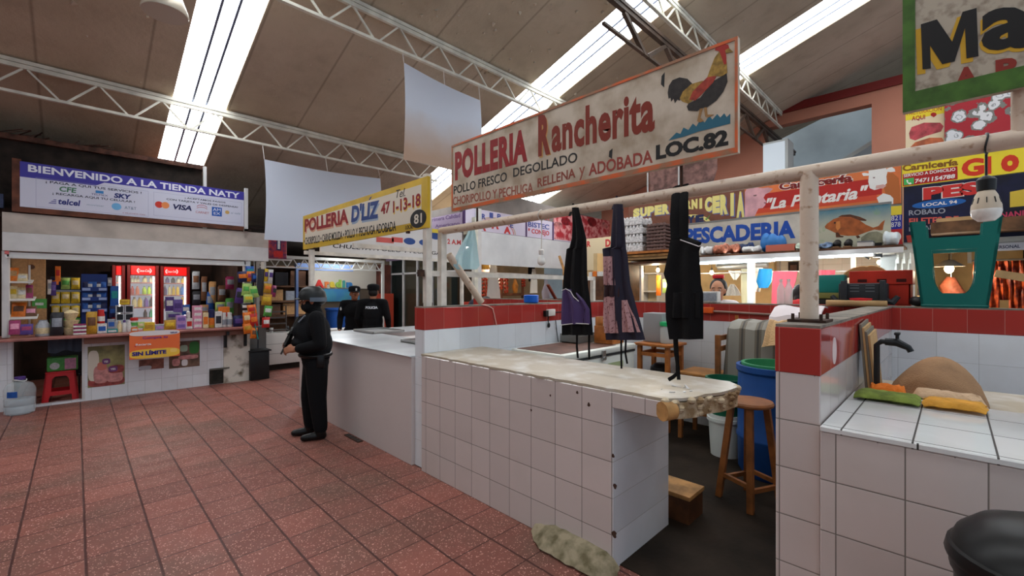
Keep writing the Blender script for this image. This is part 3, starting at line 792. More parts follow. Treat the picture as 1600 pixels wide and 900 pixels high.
t = thing('apron', 'all black apron hanging on the pipe closest to the red pillar', 'apron', p, 0, 'aprons on the pipe')
mb = MB(cloth_black); cloth_rows(mb, FAf, [(235, 552, 622), (258, 545, 684), (300, 540, 672), (400, 518, 678), (450, 535, 680), (490, 527, 690), (600, 530, 690), (697, 545, 690)], freq=1.6); mb.build('apron_cloth', t)
for l in ([(570, 240), (566, 150), (572, 62)], [(606, 240), (608, 150), (606, 60)]):
    mb = MB(cloth_black); mb.tube([FAf.at(*z3(*q)) + FA.n * .008 for q in l] + [(PXX, FA.at(*z3(*l[-1])).y, PZ + .04)], .028, 8, flat=.25); mb.build('neck_strap', t)
mb = MB(white_trim); mb.tube([FAf.at(*z3(*q)) + FA.n * .03 for q in ((600, 248), (640, 262), (684, 278), (700, 270))], .003, 6); mb.build('piping', t)
mb = MB(cloth_black); cloth_rows(mb, FAf, [(485, 560, 682), (600, 560, 684)], .008, sub=6); mb.build('pocket', t)
ties(t, FA, [[(566, 690), (572, 760), (580, 820), (586, 880)], [(572, 690), (580, 800), (578, 850), (560, 868), (538, 880)]], cloth_black, .011)

white_glass = M('opal_glass', (236, 232, 224), .2, noise=(30, .93)); socket_w = M('white_plastic', (214, 208, 200), .4); socket_k = M('black_plastic', (24, 24, 25), .45)
def bulb(label, px, pyb, pyt_cord, rad, mats, F=FA, cord=True, led=False):
    b = F.at(px, pyb); t = thing('light_bulb', label, 'bulb', b, 0, 'bulbs hanging from the pipe')
    x, y, z = b; s = rad
    if led:
        mb = MB(mats[0]); mb.lathe([(0, 0), (s * .55, .04 * s), (s * .9, .4 * s), (s, .9 * s), (s * .98, 1.05 * s)], b); mb.build('glass_dome', t)
        mb = MB(M('led_body_beige', (196, 180, 158), .5)); mb.lathe([(s * .98, 1.05 * s), (s * .96, 1.4 * s), (s * .72, 2.3 * s), (s * .5, 2.75 * s)], b)
        mb.build('heat_sink', t)
        for i in range(10):
            g = MB(socket_k); a = 2 * math.pi * i / 10; c, d = math.cos(a), math.sin(a)
            g.bar((x + c * s * .91, y + d * s * .91, z + 1.55 * s), (x + c * s * .79, y + d * s * .79, z + 2.05 * s), .003, .004); g.build('cooling_slot', t)
        k = 2.75 * s
    else:
        mb = MB(mats[0]); mb.lathe([(0, 0), (s * .5, .1 * s), (s * .9, .5 * s), (s, 1 * s), (s * .88, 1.5 * s), (s * .6, 2.2 * s), (s * .5, 2.7 * s)], b); mb.build('glass_dome', t); k = 2.7 * s
    mb = MB(mats[1]); mb.lathe([(s * .5, k - .1 * s), (s * .62, k), (s * .66, k + .9 * s), (s * .5, k + 1.1 * s), (s * .18, k + 1.3 * s)], b, 14); mb.build('socket', t)
    zt = F.z(px, pyt_cord)
    mb = MB(mats[2]); mb.tube([(x, y, z + k + 1.2 * s), (x + .004, y, (z + k + zt) / 2), (x, y, max(zt, PZ))], .004, 6)
    if cord: mb.tube([(PXX + .039 * math.cos(a), y + .004 * math.sin(a * 2), PZ + .039 * math.sin(a)) for a in [i * math.pi / 6 for i in range(13)]], .0035, 5)
    mb.build('cord', t)
    return t
bulb('small white bulb in a white socket hanging before the far butcher front', 846, 415, 330, .031, (white_glass, socket_w, socket_w))
bulb('big led bulb in a black socket hanging near the green plastic stool', 1541, 346, 240, .043, (white_glass, socket_k, socket_k), led=True)

# thin plastic bag hanging by the white posts
FB = Face('Y', 3.36)
t = thing('plastic_bag', 'pale blue clear plastic bag hung from the pipe by the white posts', 'bag', FB.at(728, 420))
bag_m = M('pale_blue_film', (190, 222, 226), .25, alpha=.62, bump=.6, bscale=24)
G = []
for py, l, r in ((352, 735, 739), (366, 730, 742), (380, 722, 744), (400, 712, 746), (415, 708, 748), (421, 714, 744)):
    G.append([FB.at(l + (r - l) * u / 8, py) + Vector((0, -.015 * math.sin(u * 1.7), 0)) for u in range(9)])
mb = MB(bag_m); mb.sheet(G, .004); mb.build('film', t)
q = FB.at(737, 353); mb = MB(socket_w); mb.tube([q, (q.x - .02, q.y - .03, q.z + .05), (PXX - .02, 3.3, PZ - .03)], .003, 5); mb.build('string', t)

# ================================================================ INSIDE THE STALL OF LOCAL 82
varnish = M('varnished_wood', (150, 94, 50), .45, noise=(8, .72)); wood_or = M('orange_wood', (186, 112, 52), .5, noise=(9, .8)); wood_dk = M('dark_wood', (96, 60, 36), .55, noise=(9, .7))
t = thing('chest_freezer', 'white chest freezer with a brown topped lid behind the chipped counter', 'freezer', (3.85, 2.92, 0.006))
fz = M('freezer_white', (222, 224, 214), .35); fx0, fx1, fy0, fy1 = 3.25, 4.55, 2.58, 3.27
mb = MB(fz); mb.box(fx0, fx1, fy0, fy1, .006, .90, .012); mb.build('cabinet', t)
mb = MB(M('gasket_grey', (60, 62, 62), .6)); mb.box(fx0 - .004, fx1 + .004, fy0 - .004, fy1 + .004, .90, .925); mb.build('gasket', t)
mb = MB(fz); mb.box(fx0 - .012, fx1 + .012, fy0 - .014, fy1, .925, .985, .012); mb.m(M('rust_brown_lid', (118, 84, 70), .55, noise=(6, .75))); mb.box(fx0 + .03, fx1 - .3, fy0 + .06, fy1 - .05, .984, .989); mb.build('lid', t)
mb = MB(steel); mb.box(3.86, 3.92, fy0 - .03, fy0 - .014, .87, .97); mb.cyl((3.89, fy0 - .03, .89), (3.89, fy0 - .045, .89), .02, n=10); mb.build('latch', t)
mb = MB(M('faded_green_sticker', (176, 186, 140), .6)); mb.box(4.0, 4.3, fy0 - .003, fy0, .66, .82); mb.build('sticker', t)
# things on the freezer
t = thing('food_tray', 'shallow steel tray standing at the wall end of the freezer lid', 'tray', (4.3, 3.05, .985))
for nm, q in (('tray_base', (4.02, 4.5, 3.0, 3.24, .99, 1.0)), ('rim', (4.02, 4.5, 3.23, 3.245, .99, 1.09)), ('rim', (4.02, 4.5, 2.995, 3.01, .99, 1.07)), ('rim', (4.02, 4.03, 3.01, 3.23, .99, 1.08)), ('rim', (4.49, 4.5, 3.01, 3.23, .99, 1.08))):
    mb = MB(M('grey_tray_steel', (120, 120, 116), .45, metal=.4)); mb.box(*q); mb.build(nm, t)
t = thing('wooden_crate', 'orange wooden open box on the freezer lid holding a green tub', 'crate', (4.33, 2.78, .989))
cx, cy, cz = 4.36, 2.8, .99
for nm, q in (('crate_base', (cx - .12, cx + .12, cy - .12, cy + .12, cz, cz + .02)), ('crate_side', (cx - .12, cx - .1, cy - .12, cy + .12, cz + .02, cz + .2)), ('crate_side', (cx + .1, cx + .12, cy - .12, cy + .12, cz + .02, cz + .26)), ('crate_front', (cx - .1, cx + .1, cy - .12, cy - .1, cz + .02, cz + .06)), ('crate_back', (cx - .1, cx + .1, cy + .1, cy + .12, cz + .02, cz + .3))):
    mb = MB(wood_or); mb.box(*q, .004); mb.build(nm, t)
t = thing('plastic_tub', 'green plastic tub with clear lid inside the orange wooden box', 'tub', (cx, cy, cz + .02))
mb = MB(M('green_plastic', (22, 134, 84), .4)); mb.lathe([(.06, .022), (.072, .12), (.08, .16), (.08, .17), (.07, .17), (.06, .04), (0, .04)], (cx, cy, cz)); mb.build('tub_body', t)
mb = MB(M('clear_lid', (206, 210, 206), .3)); mb.box(cx - .05, cx + .06, cy + .03, cy + .045, cz + .05, cz + .27); mb.build('scoop_plate', t)
# outlet on the red band
FO = Face('Y', 3.3175)
t = thing('wall_outlet', 'white socket box with a black cable on the red band of the dividing wall', 'outlet', FO.at(858, 494))
mb = MB(socket_w); mb.abox(FO, FO.a(853), FO.a(864), FO.z(858, 493.5), FO.z(858, 483), .04, 0, .006); mb.build('socket_box', t)
mb = MB(socket_k); mb.abox(FO, FO.a(849), FO.a(853), FO.z(858, 494), FO.z(858, 485), .04, 0); mb.tube([FO.at(*q) + FO.n * .015 for q in ((856, 492), (855, 500), (856, 507))], .006, 6); mb.ball(FO.at(856, 508) + FO.n * .016, (.018, .014, .03), 8, 6); mb.build('plug', t)
mb = MB(socket_k); mb.tube([FO.at(*q) + FO.n * .012 for q in ((864, 488), (880, 487), (900, 487))], .006, 6); mb.tube([FO.at(*q) + FO.n * .012 for q in ((867, 500), (869, 520), (871, 534))], .005, 6); mb.build('cable', t)

def four_leg_frame(t, cx, cy, w, d, zt, legr, mat, z0=.006, splay=0, rails=((.25, 1), (.7, 1))):
    L = []
    for sx in (-1, 1):
        for sy in (-1, 1):
            a = Vector((cx + sx * (w / 2 + splay), cy + sy * (d / 2 + splay), z0)); b = Vector((cx + sx * w / 2, cy + sy * d / 2, zt))
            mb = MB(mat); mb.bar(a, b, legr, legr); mb.build('leg', t); L.append((a, b))
    for f, on in rails:
        for i, j in ((0, 1), (1, 3), (3, 2), (2, 0)):
            mb = MB(mat); mb.bar(L[i][0].lerp(L[i][1], f), L[j][0].lerp(L[j][1], f), legr * .7, legr * .9); mb.build('stretcher', t)
# small high table
cx, cy = 4.86, 2.42; zt = .985
t = thing('side_table', 'small square wooden table with a shelf beside the freezer', 'table', (cx, cy, .006))
four_leg_frame(t, cx, cy, .34, .34, zt - .03, .045, wood_or, rails=((.9, 1), (.55, 1)))
mb = MB(wood_or); mb.box(cx - .22, cx + .22, cy - .22, cy + .22, zt - .03, zt, .006); mb.build('table_top', t)
mb = MB(wood_dk); mb.box(cx - .17, cx + .17, cy - .17, cy + .17, .52, .54); mb.build('shelf', t)
t = thing('glass_jar', 'clear jar with a bright green lid on the small wooden table', 'jar', (cx - .02, cy - .09, zt))
mb = MB(M('clear_jar', (206, 212, 210), .12, alpha=.7)); mb.lathe([(0, 0), (.07, 0), (.076, .02), (.076, .17), (.066, .2)], (cx - .02, cy - .09, zt + .001)); mb.build('jar_body', t)
mb = MB(M('bright_green_plastic', (40, 180, 110), .4)); mb.lathe([(0, .2), (.078, .2), (.08, .215), (.08, .245), (0, .25)], (cx - .02, cy - .09, zt)); mb.build('lid', t)
t = thing('metal_cabinet', 'grey sheet metal box on the small wooden table against the red band', 'box', (cx + .1, cy + .08, zt))
mb = MB(M('grey_enamel', (146, 146, 148), .4)); mb.box(cx - .04, cx + .2, cy - .04, cy + .2, zt + .001, zt + .34, .006); mb.build('box_body', t)
mb = MB(socket_k); mb.box(cx + .02, cx + .14, cy - .044, cy - .04, zt + .1, zt + .24); mb.build('door', t)
mb = MB(socket_k); mb.lathe([(0, 0), (.09, .02), (.12, .08), (.11, .16), (.06, .2), (0, .2)], (cx, cy, .541)); solo(mb, 'cooking_pot', 'dark pot on the lower shelf of the small wooden table', 'pot')
# high wooden chair
cx, cy = 4.83, 1.88
t = thing('wooden_chair', 'tall wooden chair by the white back wall behind the all black apron', 'chair', (cx, cy, .006))
for sx, sy, h in ((-1, 1, .70), (-1, -1, 1.14), (1, 1, .70), (1, -1, 1.14)):
    pass
for sx in (-1, 1):
    mb = MB(varnish); mb.bar((cx + sx * .19, cy + .2, .006), (cx + sx * .19, cy + .2, .7), .04, .04); mb.build('leg', t)
    mb = MB(varnish); mb.bar((cx + sx * .19, cy - .19, .006), (cx + sx * .19, cy - .19, 1.14), .045, .045); mb.build('leg', t)
for (a, b) in ((1.08, .05), (.97, .05)):
    mb = MB(varnish); mb.box(cx - .19, cx + .19, cy - .2, cy - .18, a, a + b); mb.build('back_slat', t)
mb = MB(M('honey_wood_seat', (176, 122, 66), .4, noise=(6, .8))); mb.box(cx - .22, cx + .22, cy - .17, cy + .23, .69, .72, .008); mb.build('seat', t)
for z in (.3, .5):
    for q in ((cx - .19, cy + .2, cx + .19, cy + .2), (cx - .19, cy - .19, cx - .19, cy + .2), (cx + .19, cy - .19, cx + .19, cy + .2)):
        mb = MB(varnish); mb.bar((q[0], q[1], z), (q[2], q[3], z), .025, .03); mb.build('stretcher', t)
# round stool in the gangway
cx, cy = 3.48, 1.16; q = at_z(.76, 1170, 627); cx, cy = q.x + .0, q.y
t = thing('bar_stool', 'round topped wooden stool standing in the opening between counter and red pillar', 'stool', (cx, cy, .006))
mb = MB(M('stool_seat_wood', (150, 96, 56), .4, noise=(7, .78))); mb.lathe([(0, .732), (.15, .732), (.165, .74), (.168, .755), (.16, .768), (0, .77)], (cx, cy, 0), 28); mb.build('seat', t)
L = []
for k in range(4):
    a = R(20 + 90 * k); p0 = Vector((cx + .205 * math.cos(a), cy + .205 * math.sin(a), .006)); p1 = Vector((cx + .115 * math.cos(a), cy + .115 * math.sin(a), .74)); L.append((p0, p1))
    mb = MB(varnish); mb.bar(p0, p1, .042, .042); mb.build('leg', t)
for k in range(4):
    for f in ((.24,) if k % 2 else (.2,)):
        mb = MB(varnish); mb.bar(L[k][0].lerp(L[k][1], f), L[(k + 1) % 4][0].lerp(L[(k + 1) % 4][1], f), .025, .03); mb.build('stretcher', t)
# blue barrel, buckets
cx, cy = 4.3, 1.09
t = thing('plastic_barrel', 'blue open topped plastic barrel behind the red pillar', 'barrel', (cx, cy, .006))
mb = MB(M('barrel_blue', (24, 70, 134), .45, noise=(4, .85))); mb.lathe([(0, .006), (.26, .006), (.285, .05), (.29, .3), (.3, .32), (.3, .34), (.29, .36), (.29, .64), (.3, .66), (.3, .68), (.29, .7), (.285, .88), (.3, .9), (.3, .945), (.27, .945), (.265, .1), (0, .1)], (cx, cy, 0), 32); mb.build('barrel_body', t)
t = thing('bucket', 'green bucket nested in the mouth of the blue barrel', 'bucket', (cx, cy, .5))
mb = MB(M('bucket_green', (48, 128, 84), .45)); mb.lathe([(0, .62), (.2, .62), (.245, .93), (.262, .945), (.262, .965), (.235, .965), (.2, .66), (0, .66)], (cx - .0, cy, 0), 28); mb.build('bucket_body', t)
cx, cy = 4.47, 1.56
t = thing('bucket', 'white pail under a dark green one beside the wooden stool', 'bucket', (cx, cy, .006))
mb = MB(M('pail_white', (196, 200, 196), .45)); mb.lathe([(0, .006), (.13, .006), (.15, .34), (.165, .34), (.165, .37), (.15, .37), (.15, .4), (.13, .4), (.12, .05), (0, .05)], (cx, cy, 0), 24); mb.build('pail_body', t)
t = thing('bucket', 'dark green bucket stacked on the white pail behind the stool', 'bucket', (cx, cy, .4))
mb = MB(M('bucket_dark_green', (22, 92, 66), .45)); mb.lathe([(0, .402), (.13, .402), (.165, .72), (.18, .73), (.18, .75), (.16, .75), (.12, .43), (0, .43)], (cx, cy, 0), 24); mb.build('bucket_body', t)
# striped blanket over a rack, pale hide, white cloth
cx, cy = 4.98, 1.25
t = thing('cloth_rack', 'wooden rack by the back wall under the striped blanket', 'rack', (cx, cy, .006))
four_leg_frame(t, 5.0, 1.27, .26, .58, 1.2, .04, wood_dk, rails=((.97, 1), (.5, 1)))
mb = MB(wood_or); mb.bar((5.16, 1.66, .9), (5.16, 1.68, 1.32), .03, .02); mb.build('upright', t)
stripe = bpy.data.materials.new('striped_blanket'); stripe.use_nodes = True
k = NT(stripe); k.uvw(); w = k.math('FRACT', k.math('MULTIPLY', k.y, 6.5))
k.put(k.bsdf.inputs['Base Color'], k.mixc(k.math('GREATER_THAN', w, .62), lin((150, 146, 136))[:3], k.mixc(k.math('GREATER_THAN', k.math('FRACT', k.math('MULTIPLY', k.y, 26.0)), .5), lin((88, 84, 78))[:3], lin((120, 112, 100))[:3]))); k.bsdf.inputs['Roughness'].default_value = .95
G = []
for i, (x, z) in enumerate(((5.2, 1.25), (5.05, 1.28), (4.87, 1.26), (4.80, 1.2), (4.78, 1.0), (4.77, .8), (4.76, .6), (4.76, .36))):
    G.append([Vector((x + .02 * math.sin(j * 1.3 + i * .3), .93 + .68 * j / 12 + .012 * i * (j - 6) / 6, z + .006 * math.sin(j * 2.1))) for j in range(13)])
mb = MB(stripe); mb.sheet(G, -.012); solo(mb, 'blanket', 'grey striped blanket draped over a rack at the back wall', 'blanket')
G = [[Vector((x + .02 * math.sin(j * 2.1), 1.0 + .26 * j / 8 + .01 * i * math.sin(j), z + .012 * math.sin(j * 1.7 + i))) for j in range(9)] for i, (x, z) in enumerate(((4.95, 1.31), (4.82, 1.29), (4.75, 1.2), (4.71, 1.1), (4.69, 1.06)))]
mb = MB(M('pale_hide', (214, 176, 130), .9, bump=.8, bscale=50)); mb.sheet(G, -.014); solo(mb, 'hide', 'ragged tan cloth lying on the striped blanket', 'cloth')
G = [[Vector((x, .86 + .42 * j / 8, z + .015 * math.sin(j * 1.1 + i))) for j in range(9)] for i, (x, z) in enumerate(((5.2, 1.42), (5.06, 1.42), (4.95, 1.38), (4.86, 1.34), (4.82, 1.26)))]
mb = MB(M('white_cloth', (216, 204, 204), .9)); mb.sheet(G, -.012); solo(mb, 'towel', 'white cloth heaped above the striped blanket behind the pillar', 'cloth')
# step box
q = at_z(.0, 1046, 812)
t = thing('step_box', 'low wooden step on the dark floor at the end of the counter', 'step', (3.0, 1.55, .006))
x0, x1, y0, y1 = 2.93, 3.18, 1.25, 1.72
mb = MB(wood_raw); mb.box(x0, x1, y0, y1, .17, .2, .004); mb.build('step_top', t)
mb = MB(wood_dk); mb.box(x0 + .01, x1 - .01, y0 + .01, y1 - .01, .006, .17); mb.build('step_body', t)
# orange tape reel and pipe on the back wall
FBk = Face('X', BX - .003)
mb = MB(M('grey_conduit', (150, 120, 108), .5)); mb.tube([FBk.at(1096, 485) + FBk.n * .02, FBk.at(1235, 493) + FBk.n * .02], .012, 8); solo(mb, 'conduit', 'thin conduit running along the red band behind the wooden chair', 'pipe')
mb = MB(M('orange_plastic', (222, 92, 34), .4)); mb.abox(FBk, FBk.a(1099), FBk.a(1116), FBk.z(1107, 489), FBk.z(1107, 480), .05, 0, .006); solo(mb, 'junction_box', 'small orange box fixed to the red band near the woman', 'box')

# ================================================================ NEAR STALL: cloths, sack, tap, boards
def lump_cloth(name, label, cat, mat, x0, x1, y0, y1, z, h, seed, group=None, n=10):
    r = random.Random(seed); G = []
    for i in range(n):
        G.append([Vector((x0 + (x1 - x0) * i / (n - 1) + r.uniform(-.006, .006), y0 + (y1 - y0) * j / n + r.uniform(-.006, .006),
                          z + .006 + h * (.35 + .65 * math.sin(math.pi * i / (n - 1)) ** .3) * (1 if 0 < j < n else .45) * (.86 + .2 * r.random()))) for j in range(n + 1)])
    mb = MB(mat); mb.sheet(G, -.005); return solo(mb, name, label, cat, group, smooth=60)
ct = 1.045
def zt_at(px, py): return at_z(ct, px, py)
cloth_or = M('orange_cloth', (222, 118, 40), .9, bump=.6, bscale=70); cloth_gr = M('leaf_green_cloth', (128, 146, 62), .9, bump=.6, bscale=70, noise=(14, .75)); cloth_ye = M('yellow_cloth', (224, 160, 58), .9, bump=.6, bscale=70, noise=(12, .85)); cloth_be = M('beige_cloth', (196, 166, 134), .9, bump=.6, bscale=70)
g = 'folded cloths on the near counter'
lump_cloth('cleaning_cloth', 'leaf green cloth on the white counter beside the red pillar wall', 'cloth', cloth_gr, 2.80, 3.0, zt_at(1438, 637).y, .36, ct, .035, 1, g)
lump_cloth('cleaning_cloth', 'yellow cloth with dark spots on the white counter next to the green cloth', 'cloth', cloth_ye, 2.82, 3.0, zt_at(1551, 642).y + .02, zt_at(1440, 634).y - .005, ct, .035, 2, g)
lump_cloth('cleaning_cloth', 'orange cloth behind the green cloth near the tap', 'cloth', cloth_or, 3.035, 3.17, at_x(3.1, 1418, 600).y, .33, .97, .115, 3, g)
lump_cloth('cleaning_cloth', 'beige cloth laid along the foot of the brown sack', 'cloth', cloth_be, 3.035, 3.17, at_x(3.1, 1545, 610).y, at_x(3.1, 1418, 600).y - .01, .97, .115, 4, g)
# burlap covered mound
BY0, BY1 = at_x(3.35, 1388, 590).y, at_x(3.35, 1543, 600).y
G = []
for i in range(13):
    v = i / 12
    row = []
    for j in range(15):
        u = j / 14; y = BY0 + (BY1 - BY0) * u
        prof = math.sin(math.pi * min(1, max(0, u))) ** .62 * (1 + .12 * math.sin(u * 3))
        x = 3.19 + .62 * v
        row.append(Vector((x + .012 * math.sin(u * 9 + v * 4), y, .97 + .008 + .20 * prof * math.sin(math.pi * v) ** .5 + .012 * math.sin(v * 7 + u * 5))))
    G.append(row)
mb = MB(M('brown_burlap', (160, 122, 88), .95, bump=.5, bscale=120, noise=(4, .8))); mb.sheet(G, -.01); solo(mb, 'burlap_sack', 'brown burlap sack draped over a heap beside the tap', 'sack', smooth=60)
# tap
p1 = at_x(3.15, 1370, 533)
t = thing('water_tap', 'dark iron water pipe with a tap rising beside the cardboard sheets', 'tap', (3.15, p1.y, .97))
iron = M('black_iron', (34, 36, 38), .5, metal=.3)
e = at_x(3.15, 1402, 532)
mb = MB(iron); mb.tube([(3.15, p1.y, .97), (3.15, p1.y, p1.z - .02), (3.15, p1.y - .02, p1.z), (3.15, e.y + .03, p1.z)], .014, 10); mb.build('supply_pipe', t)
mb = MB(iron); mb.tube([(3.15, e.y + .05, p1.z), (3.15, e.y, p1.z), (3.15, e.y - .045, p1.z - .025), (3.15, e.y - .055, p1.z - .045)], [.02, .022, .016, .015], 10); mb.build('tap_body', t)
mb = MB(iron); mb.cyl((3.15, e.y, p1.z), (3.15, e.y, p1.z + .045), .008, n=8); mb.box(3.12, 3.18, e.y - .012, e.y + .012, p1.z + .04, p1.z + .055, .004); mb.build('tap_handle', t)
# cardboard sheets leaning on the side wall
card = M('cardboard', (196, 158, 110), .9, noise=(5, .85))
for i in range(4):
    yy = .384 - i * .013
    mb = MB(card if i % 2 else M('grey_card', (120, 112, 100), .9)); k = 1.045 if i < 0 else .972
    mb.hexa([Vector((3.2, yy - .045, .972)), Vector((3.5, yy - .045, .972)), Vector((3.5, yy - .034, .972)), Vector((3.2, yy - .034, .972)), Vector((3.2, yy - .012, 1.40 - .02 * i)), Vector((3.5, yy - .012, 1.42 - .02 * i)), Vector((3.5, yy - .002, 1.42 - .02 * i)), Vector((3.2, yy - .002, 1.40 - .02 * i))])
    solo(mb, 'cardboard_sheet', ['brown card sheet leaning flat against the tiled side wall behind the tap', 'tan card sheet second from the side wall behind the tap', 'grey card sheet third from the side wall behind the tap', 'tan card sheet leaning outermost, closest to the tap pipe'][i], 'cardboard', 'card sheets by the tap')
# reflection on the red side wall, painted as a pale oval
FP = Face('Y', .388)
c = FP.at(1303.5, 548); mb = MB(M('painted_reflection', (206, 186, 184), .4)); mb.aell(FP, c.x, c.z, .05, .062, .006, .006)
o = solo(mb, 'oval_reflection', 'white oval reflection painted on the red side of the pillar wall', 'reflection')
# black domed bin by the camera
bx, by = 1.80, -.185
t = thing('waste_bin', 'black round bin with a domed lid in front of the near counter', 'bin', (bx, by, 0))
kp = M('gloss_black_plastic', (14, 15, 15), .38)
mb = MB(kp); mb.lathe([(0, 0), (.16, 0), (.17, .03), (.185, .80), (.195, .82), (.195, .845), (0, .845)], (bx, by, 0), 32); mb.build('bin_body', t)
mb = MB(kp); mb.lathe([(.2, .846), (.205, .86), (.2, .885), (.192, .89), (.18, .92), (.14, .96), (.08, .985), (0, .992)], (bx, by, 0), 36); mb.build('dome_lid', t)
# ---------------- on top of the back wall
WT = 1.452
FW = Face('X', BX + .02)
def on_wall(px): return FW.at(px, 470).y
# plastic stools
def plastic_stool(label, cx, cy, z0, mat, wb, wt_, H, flip, rot=0.0):
    """tapered plastic stool; z runs from the seat end; flip stands it on its seat"""
    t = thing('plastic_stool', label, 'stool', (cx, cy, z0))
    def panel(rot):
        P = lambda a, z, d: Matrix.Rotation(rot, 4, 'Z') @ Vector((a, -d, 0)) + Vector((cx, cy, z0 + (z if flip else H - z)))
        mb = MB(mat)
        wq = lambda z: wb + (wt_ - wb) * z / H
        def strip(a0f, a1f, z0, z1, n=4):
            for i in range(n):
                za, zb = z0 + (z1 - z0) * i / n, z0 + (z1 - z0) * (i + 1) / n
                wa, wb_ = wq(za), wq(zb)
                q = [P(a0f(za) * wa, za, wa), P(a1f(za) * wa, za, wa), P(a1f(zb) * wb_, zb, wb_), P(a0f(zb) * wb_, zb, wb_)]
                inn = [P(a0f(za) * wa, za, wa - .018), P(a1f(za) * wa, za, wa - .018), P(a1f(zb) * wb_, zb, wb_ - .018), P(a0f(zb) * wb_, zb, wb_ - .018)]
                mb.hexa([q[0], q[1], inn[1], inn[0], q[3], q[2], inn[2], inn[3]])
        A, B, Cc = .16 * H, .66 * H, .80 * H
        hole = lambda z: (.34 + .2 * min(1, max(0.0, (z - A) / (.14 * H))) ** .5)
        strip(lambda z: -1, lambda z: 1, 0, A, 2)
        strip(lambda z: -1, lambda z: -hole(z), A, B, 12); strip(lambda z: hole(z), lambda z: 1, A, B, 12)
        strip(lambda z: -1, lambda z: 1, B, Cc, 2)
        strip(lambda z: -1, lambda z: -.62, Cc, H, 3); strip(lambda z: .62, lambda z: 1, Cc, H, 3)
        bmesh.ops.remove_doubles(mb.bm, verts=mb.bm.verts, dist=.0005)
        mb.build('side_panel', t)
    for k in range(4): panel(rot + k * math.pi / 2)
    s = z0 if flip else z0 + H
    m = MB(mat); m.box(cx - wb - .006, cx + wb + .006, cy - wb - .006, cy + wb + .006, s if flip else s - .03, s + .03 if flip else s, .02); m.build('seat', t)
    return t
teal = M('teal_plastic', (20, 104, 96), .4)
plastic_stool('teal plastic stool standing upside down on the red wall', BX + .2, on_wall(1490), WT, teal, .20, .275, .74, True)
# red crate, black crate, roll, teal box, sandals
def crate(name, label, cx, cy, w, d, h, mat, rim, parts=True, z=WT):
    t = thing(name, label, 'crate', (cx, cy, z))
    mb = MB(mat); mb.box(cx - d / 2, cx + d / 2, cy - w / 2, cy + w / 2, z + .001, z + .015); mb.build('crate_base', t)
    for q in ((cx - d / 2, cx - d / 2 + .015, cy - w / 2, cy + w / 2), (cx + d / 2 - .015, cx + d / 2, cy - w / 2, cy + w / 2), (cx - d / 2, cx + d / 2, cy - w / 2, cy - w / 2 + .015), (cx - d / 2, cx + d / 2, cy + w / 2 - .015, cy + w / 2)):
        mb = MB(mat); mb.box(*q, z + .015, z + h, .003, 1)
        mb.build('crate_side', t)
    mb = MB(mat)
    e = .015
    for q in ((cx - d / 2 - e, cx - d / 2, cy - w / 2 - e, cy + w / 2 + e), (cx + d / 2, cx + d / 2 + e, cy - w / 2 - e, cy + w / 2 + e), (cx - d / 2, cx + d / 2, cy - w / 2 - e, cy - w / 2), (cx - d / 2, cx + d / 2, cy + w / 2, cy + w / 2 + e)): mb.box(*q, z + h - rim, z + h, .004, 1)
    mb.build('rim', t)
    return t
crate_red = M('crate_red', (190, 46, 30), .45, noise=(5, .85)); crate_blk = M('crate_charcoal', (40, 42, 46), .5)
cy = on_wall(1377)
t = crate('plastic_crate', 'red plastic crate on the wall holding a pair of tan sandals', BX + .3, cy + .02, .43, .34, .33, crate_red, .13)
for px in (1345, 1376, 1407): q = on_wall(px); mb = MB(M('slot_dark', (60, 14, 12), .8)); mb.box(BX + .113, BX + .117, q - .035, q + .035, WT + .22, WT + .25); mb.build('grip_slot', t)
sand = M('sandal_tan', (176, 132, 84), .8)
for i, (px, lab) in enumerate(((1330, 'tan sandal sole sticking out of the red crate, beside the post'), (1364, 'shorter tan sandal sole sticking up from the middle of the red crate'))):
    y = on_wall(px); k = MB(sand); s = k.since()
    k.lathe([(.001, -.02), (.9, -.016), (1, 0), (.9, .016), (.001, .02)], (0, 0, 0), 24)
    k.xf(s, Matrix.Translation((BX + .3, y, WT + .33 if i == 0 else WT + .335)) @ Matrix.Rotation(R(-22 if i == 0 else 25), 4, 'X') @ Matrix.Rotation(R(80), 4, 'Y') @ Matrix.Diagonal((.045, .11 if i == 0 else .09, 1, 1)))
    solo(k, 'sandal', lab, 'sandal', 'sandals in the red crate')
cy = on_wall(1350); cx = BX + .02
t = thing('tool_case', 'charcoal crate with a red handle in front of the red crate', 'crate', (cx, cy, WT))
def case_pt(px): return on_wall(px)
mb = MB(crate_blk); mb.box(BX - .05, BX + .09, case_pt(1388), case_pt(1312), WT + .02, WT + .21, .012)
mb.build('case_body', t)
for a, b in ((1316, 1326), (1376, 1386)):
    mb = MB(crate_blk); mb.box(BX - .075, BX - .045, case_pt(b), case_pt(a), WT + .03, WT + .235, .006); mb.build('rib', t)
mb = MB(M('slot_grey', (86, 88, 92), .5))
for px in (1336, 1360):
    for z in (.13, .16, .185): mb.box(BX - .054, BX - .049, case_pt(px + 8), case_pt(px - 6), WT + z, WT + z + .01)
mb.build('vent_slots', t)
mb = MB(crate_blk)
for sgn, (a, b) in ((1, (1300, 1316)), (-1, (1386, 1404))):
    mb.tube([(BX, case_pt(a if sgn > 0 else b), WT + .09), (BX, case_pt((a + b) / 2), WT + .035), (BX, case_pt(b if sgn > 0 else a), WT + .05)], [.02, .03, .03], 8)
mb.build('side_grip', t)
mb = MB(M('handle_red', (214, 48, 52), .4)); mb.tube([(BX - .06, case_pt(1330), WT + .06), (BX - .075, case_pt(1338), WT + .045), (BX - .075, case_pt(1356), WT + .045), (BX - .06, case_pt(1364), WT + .06), (BX - .06, case_pt(1347), WT + .065)], .010, 8, closed=True); mb.build('handle', t)
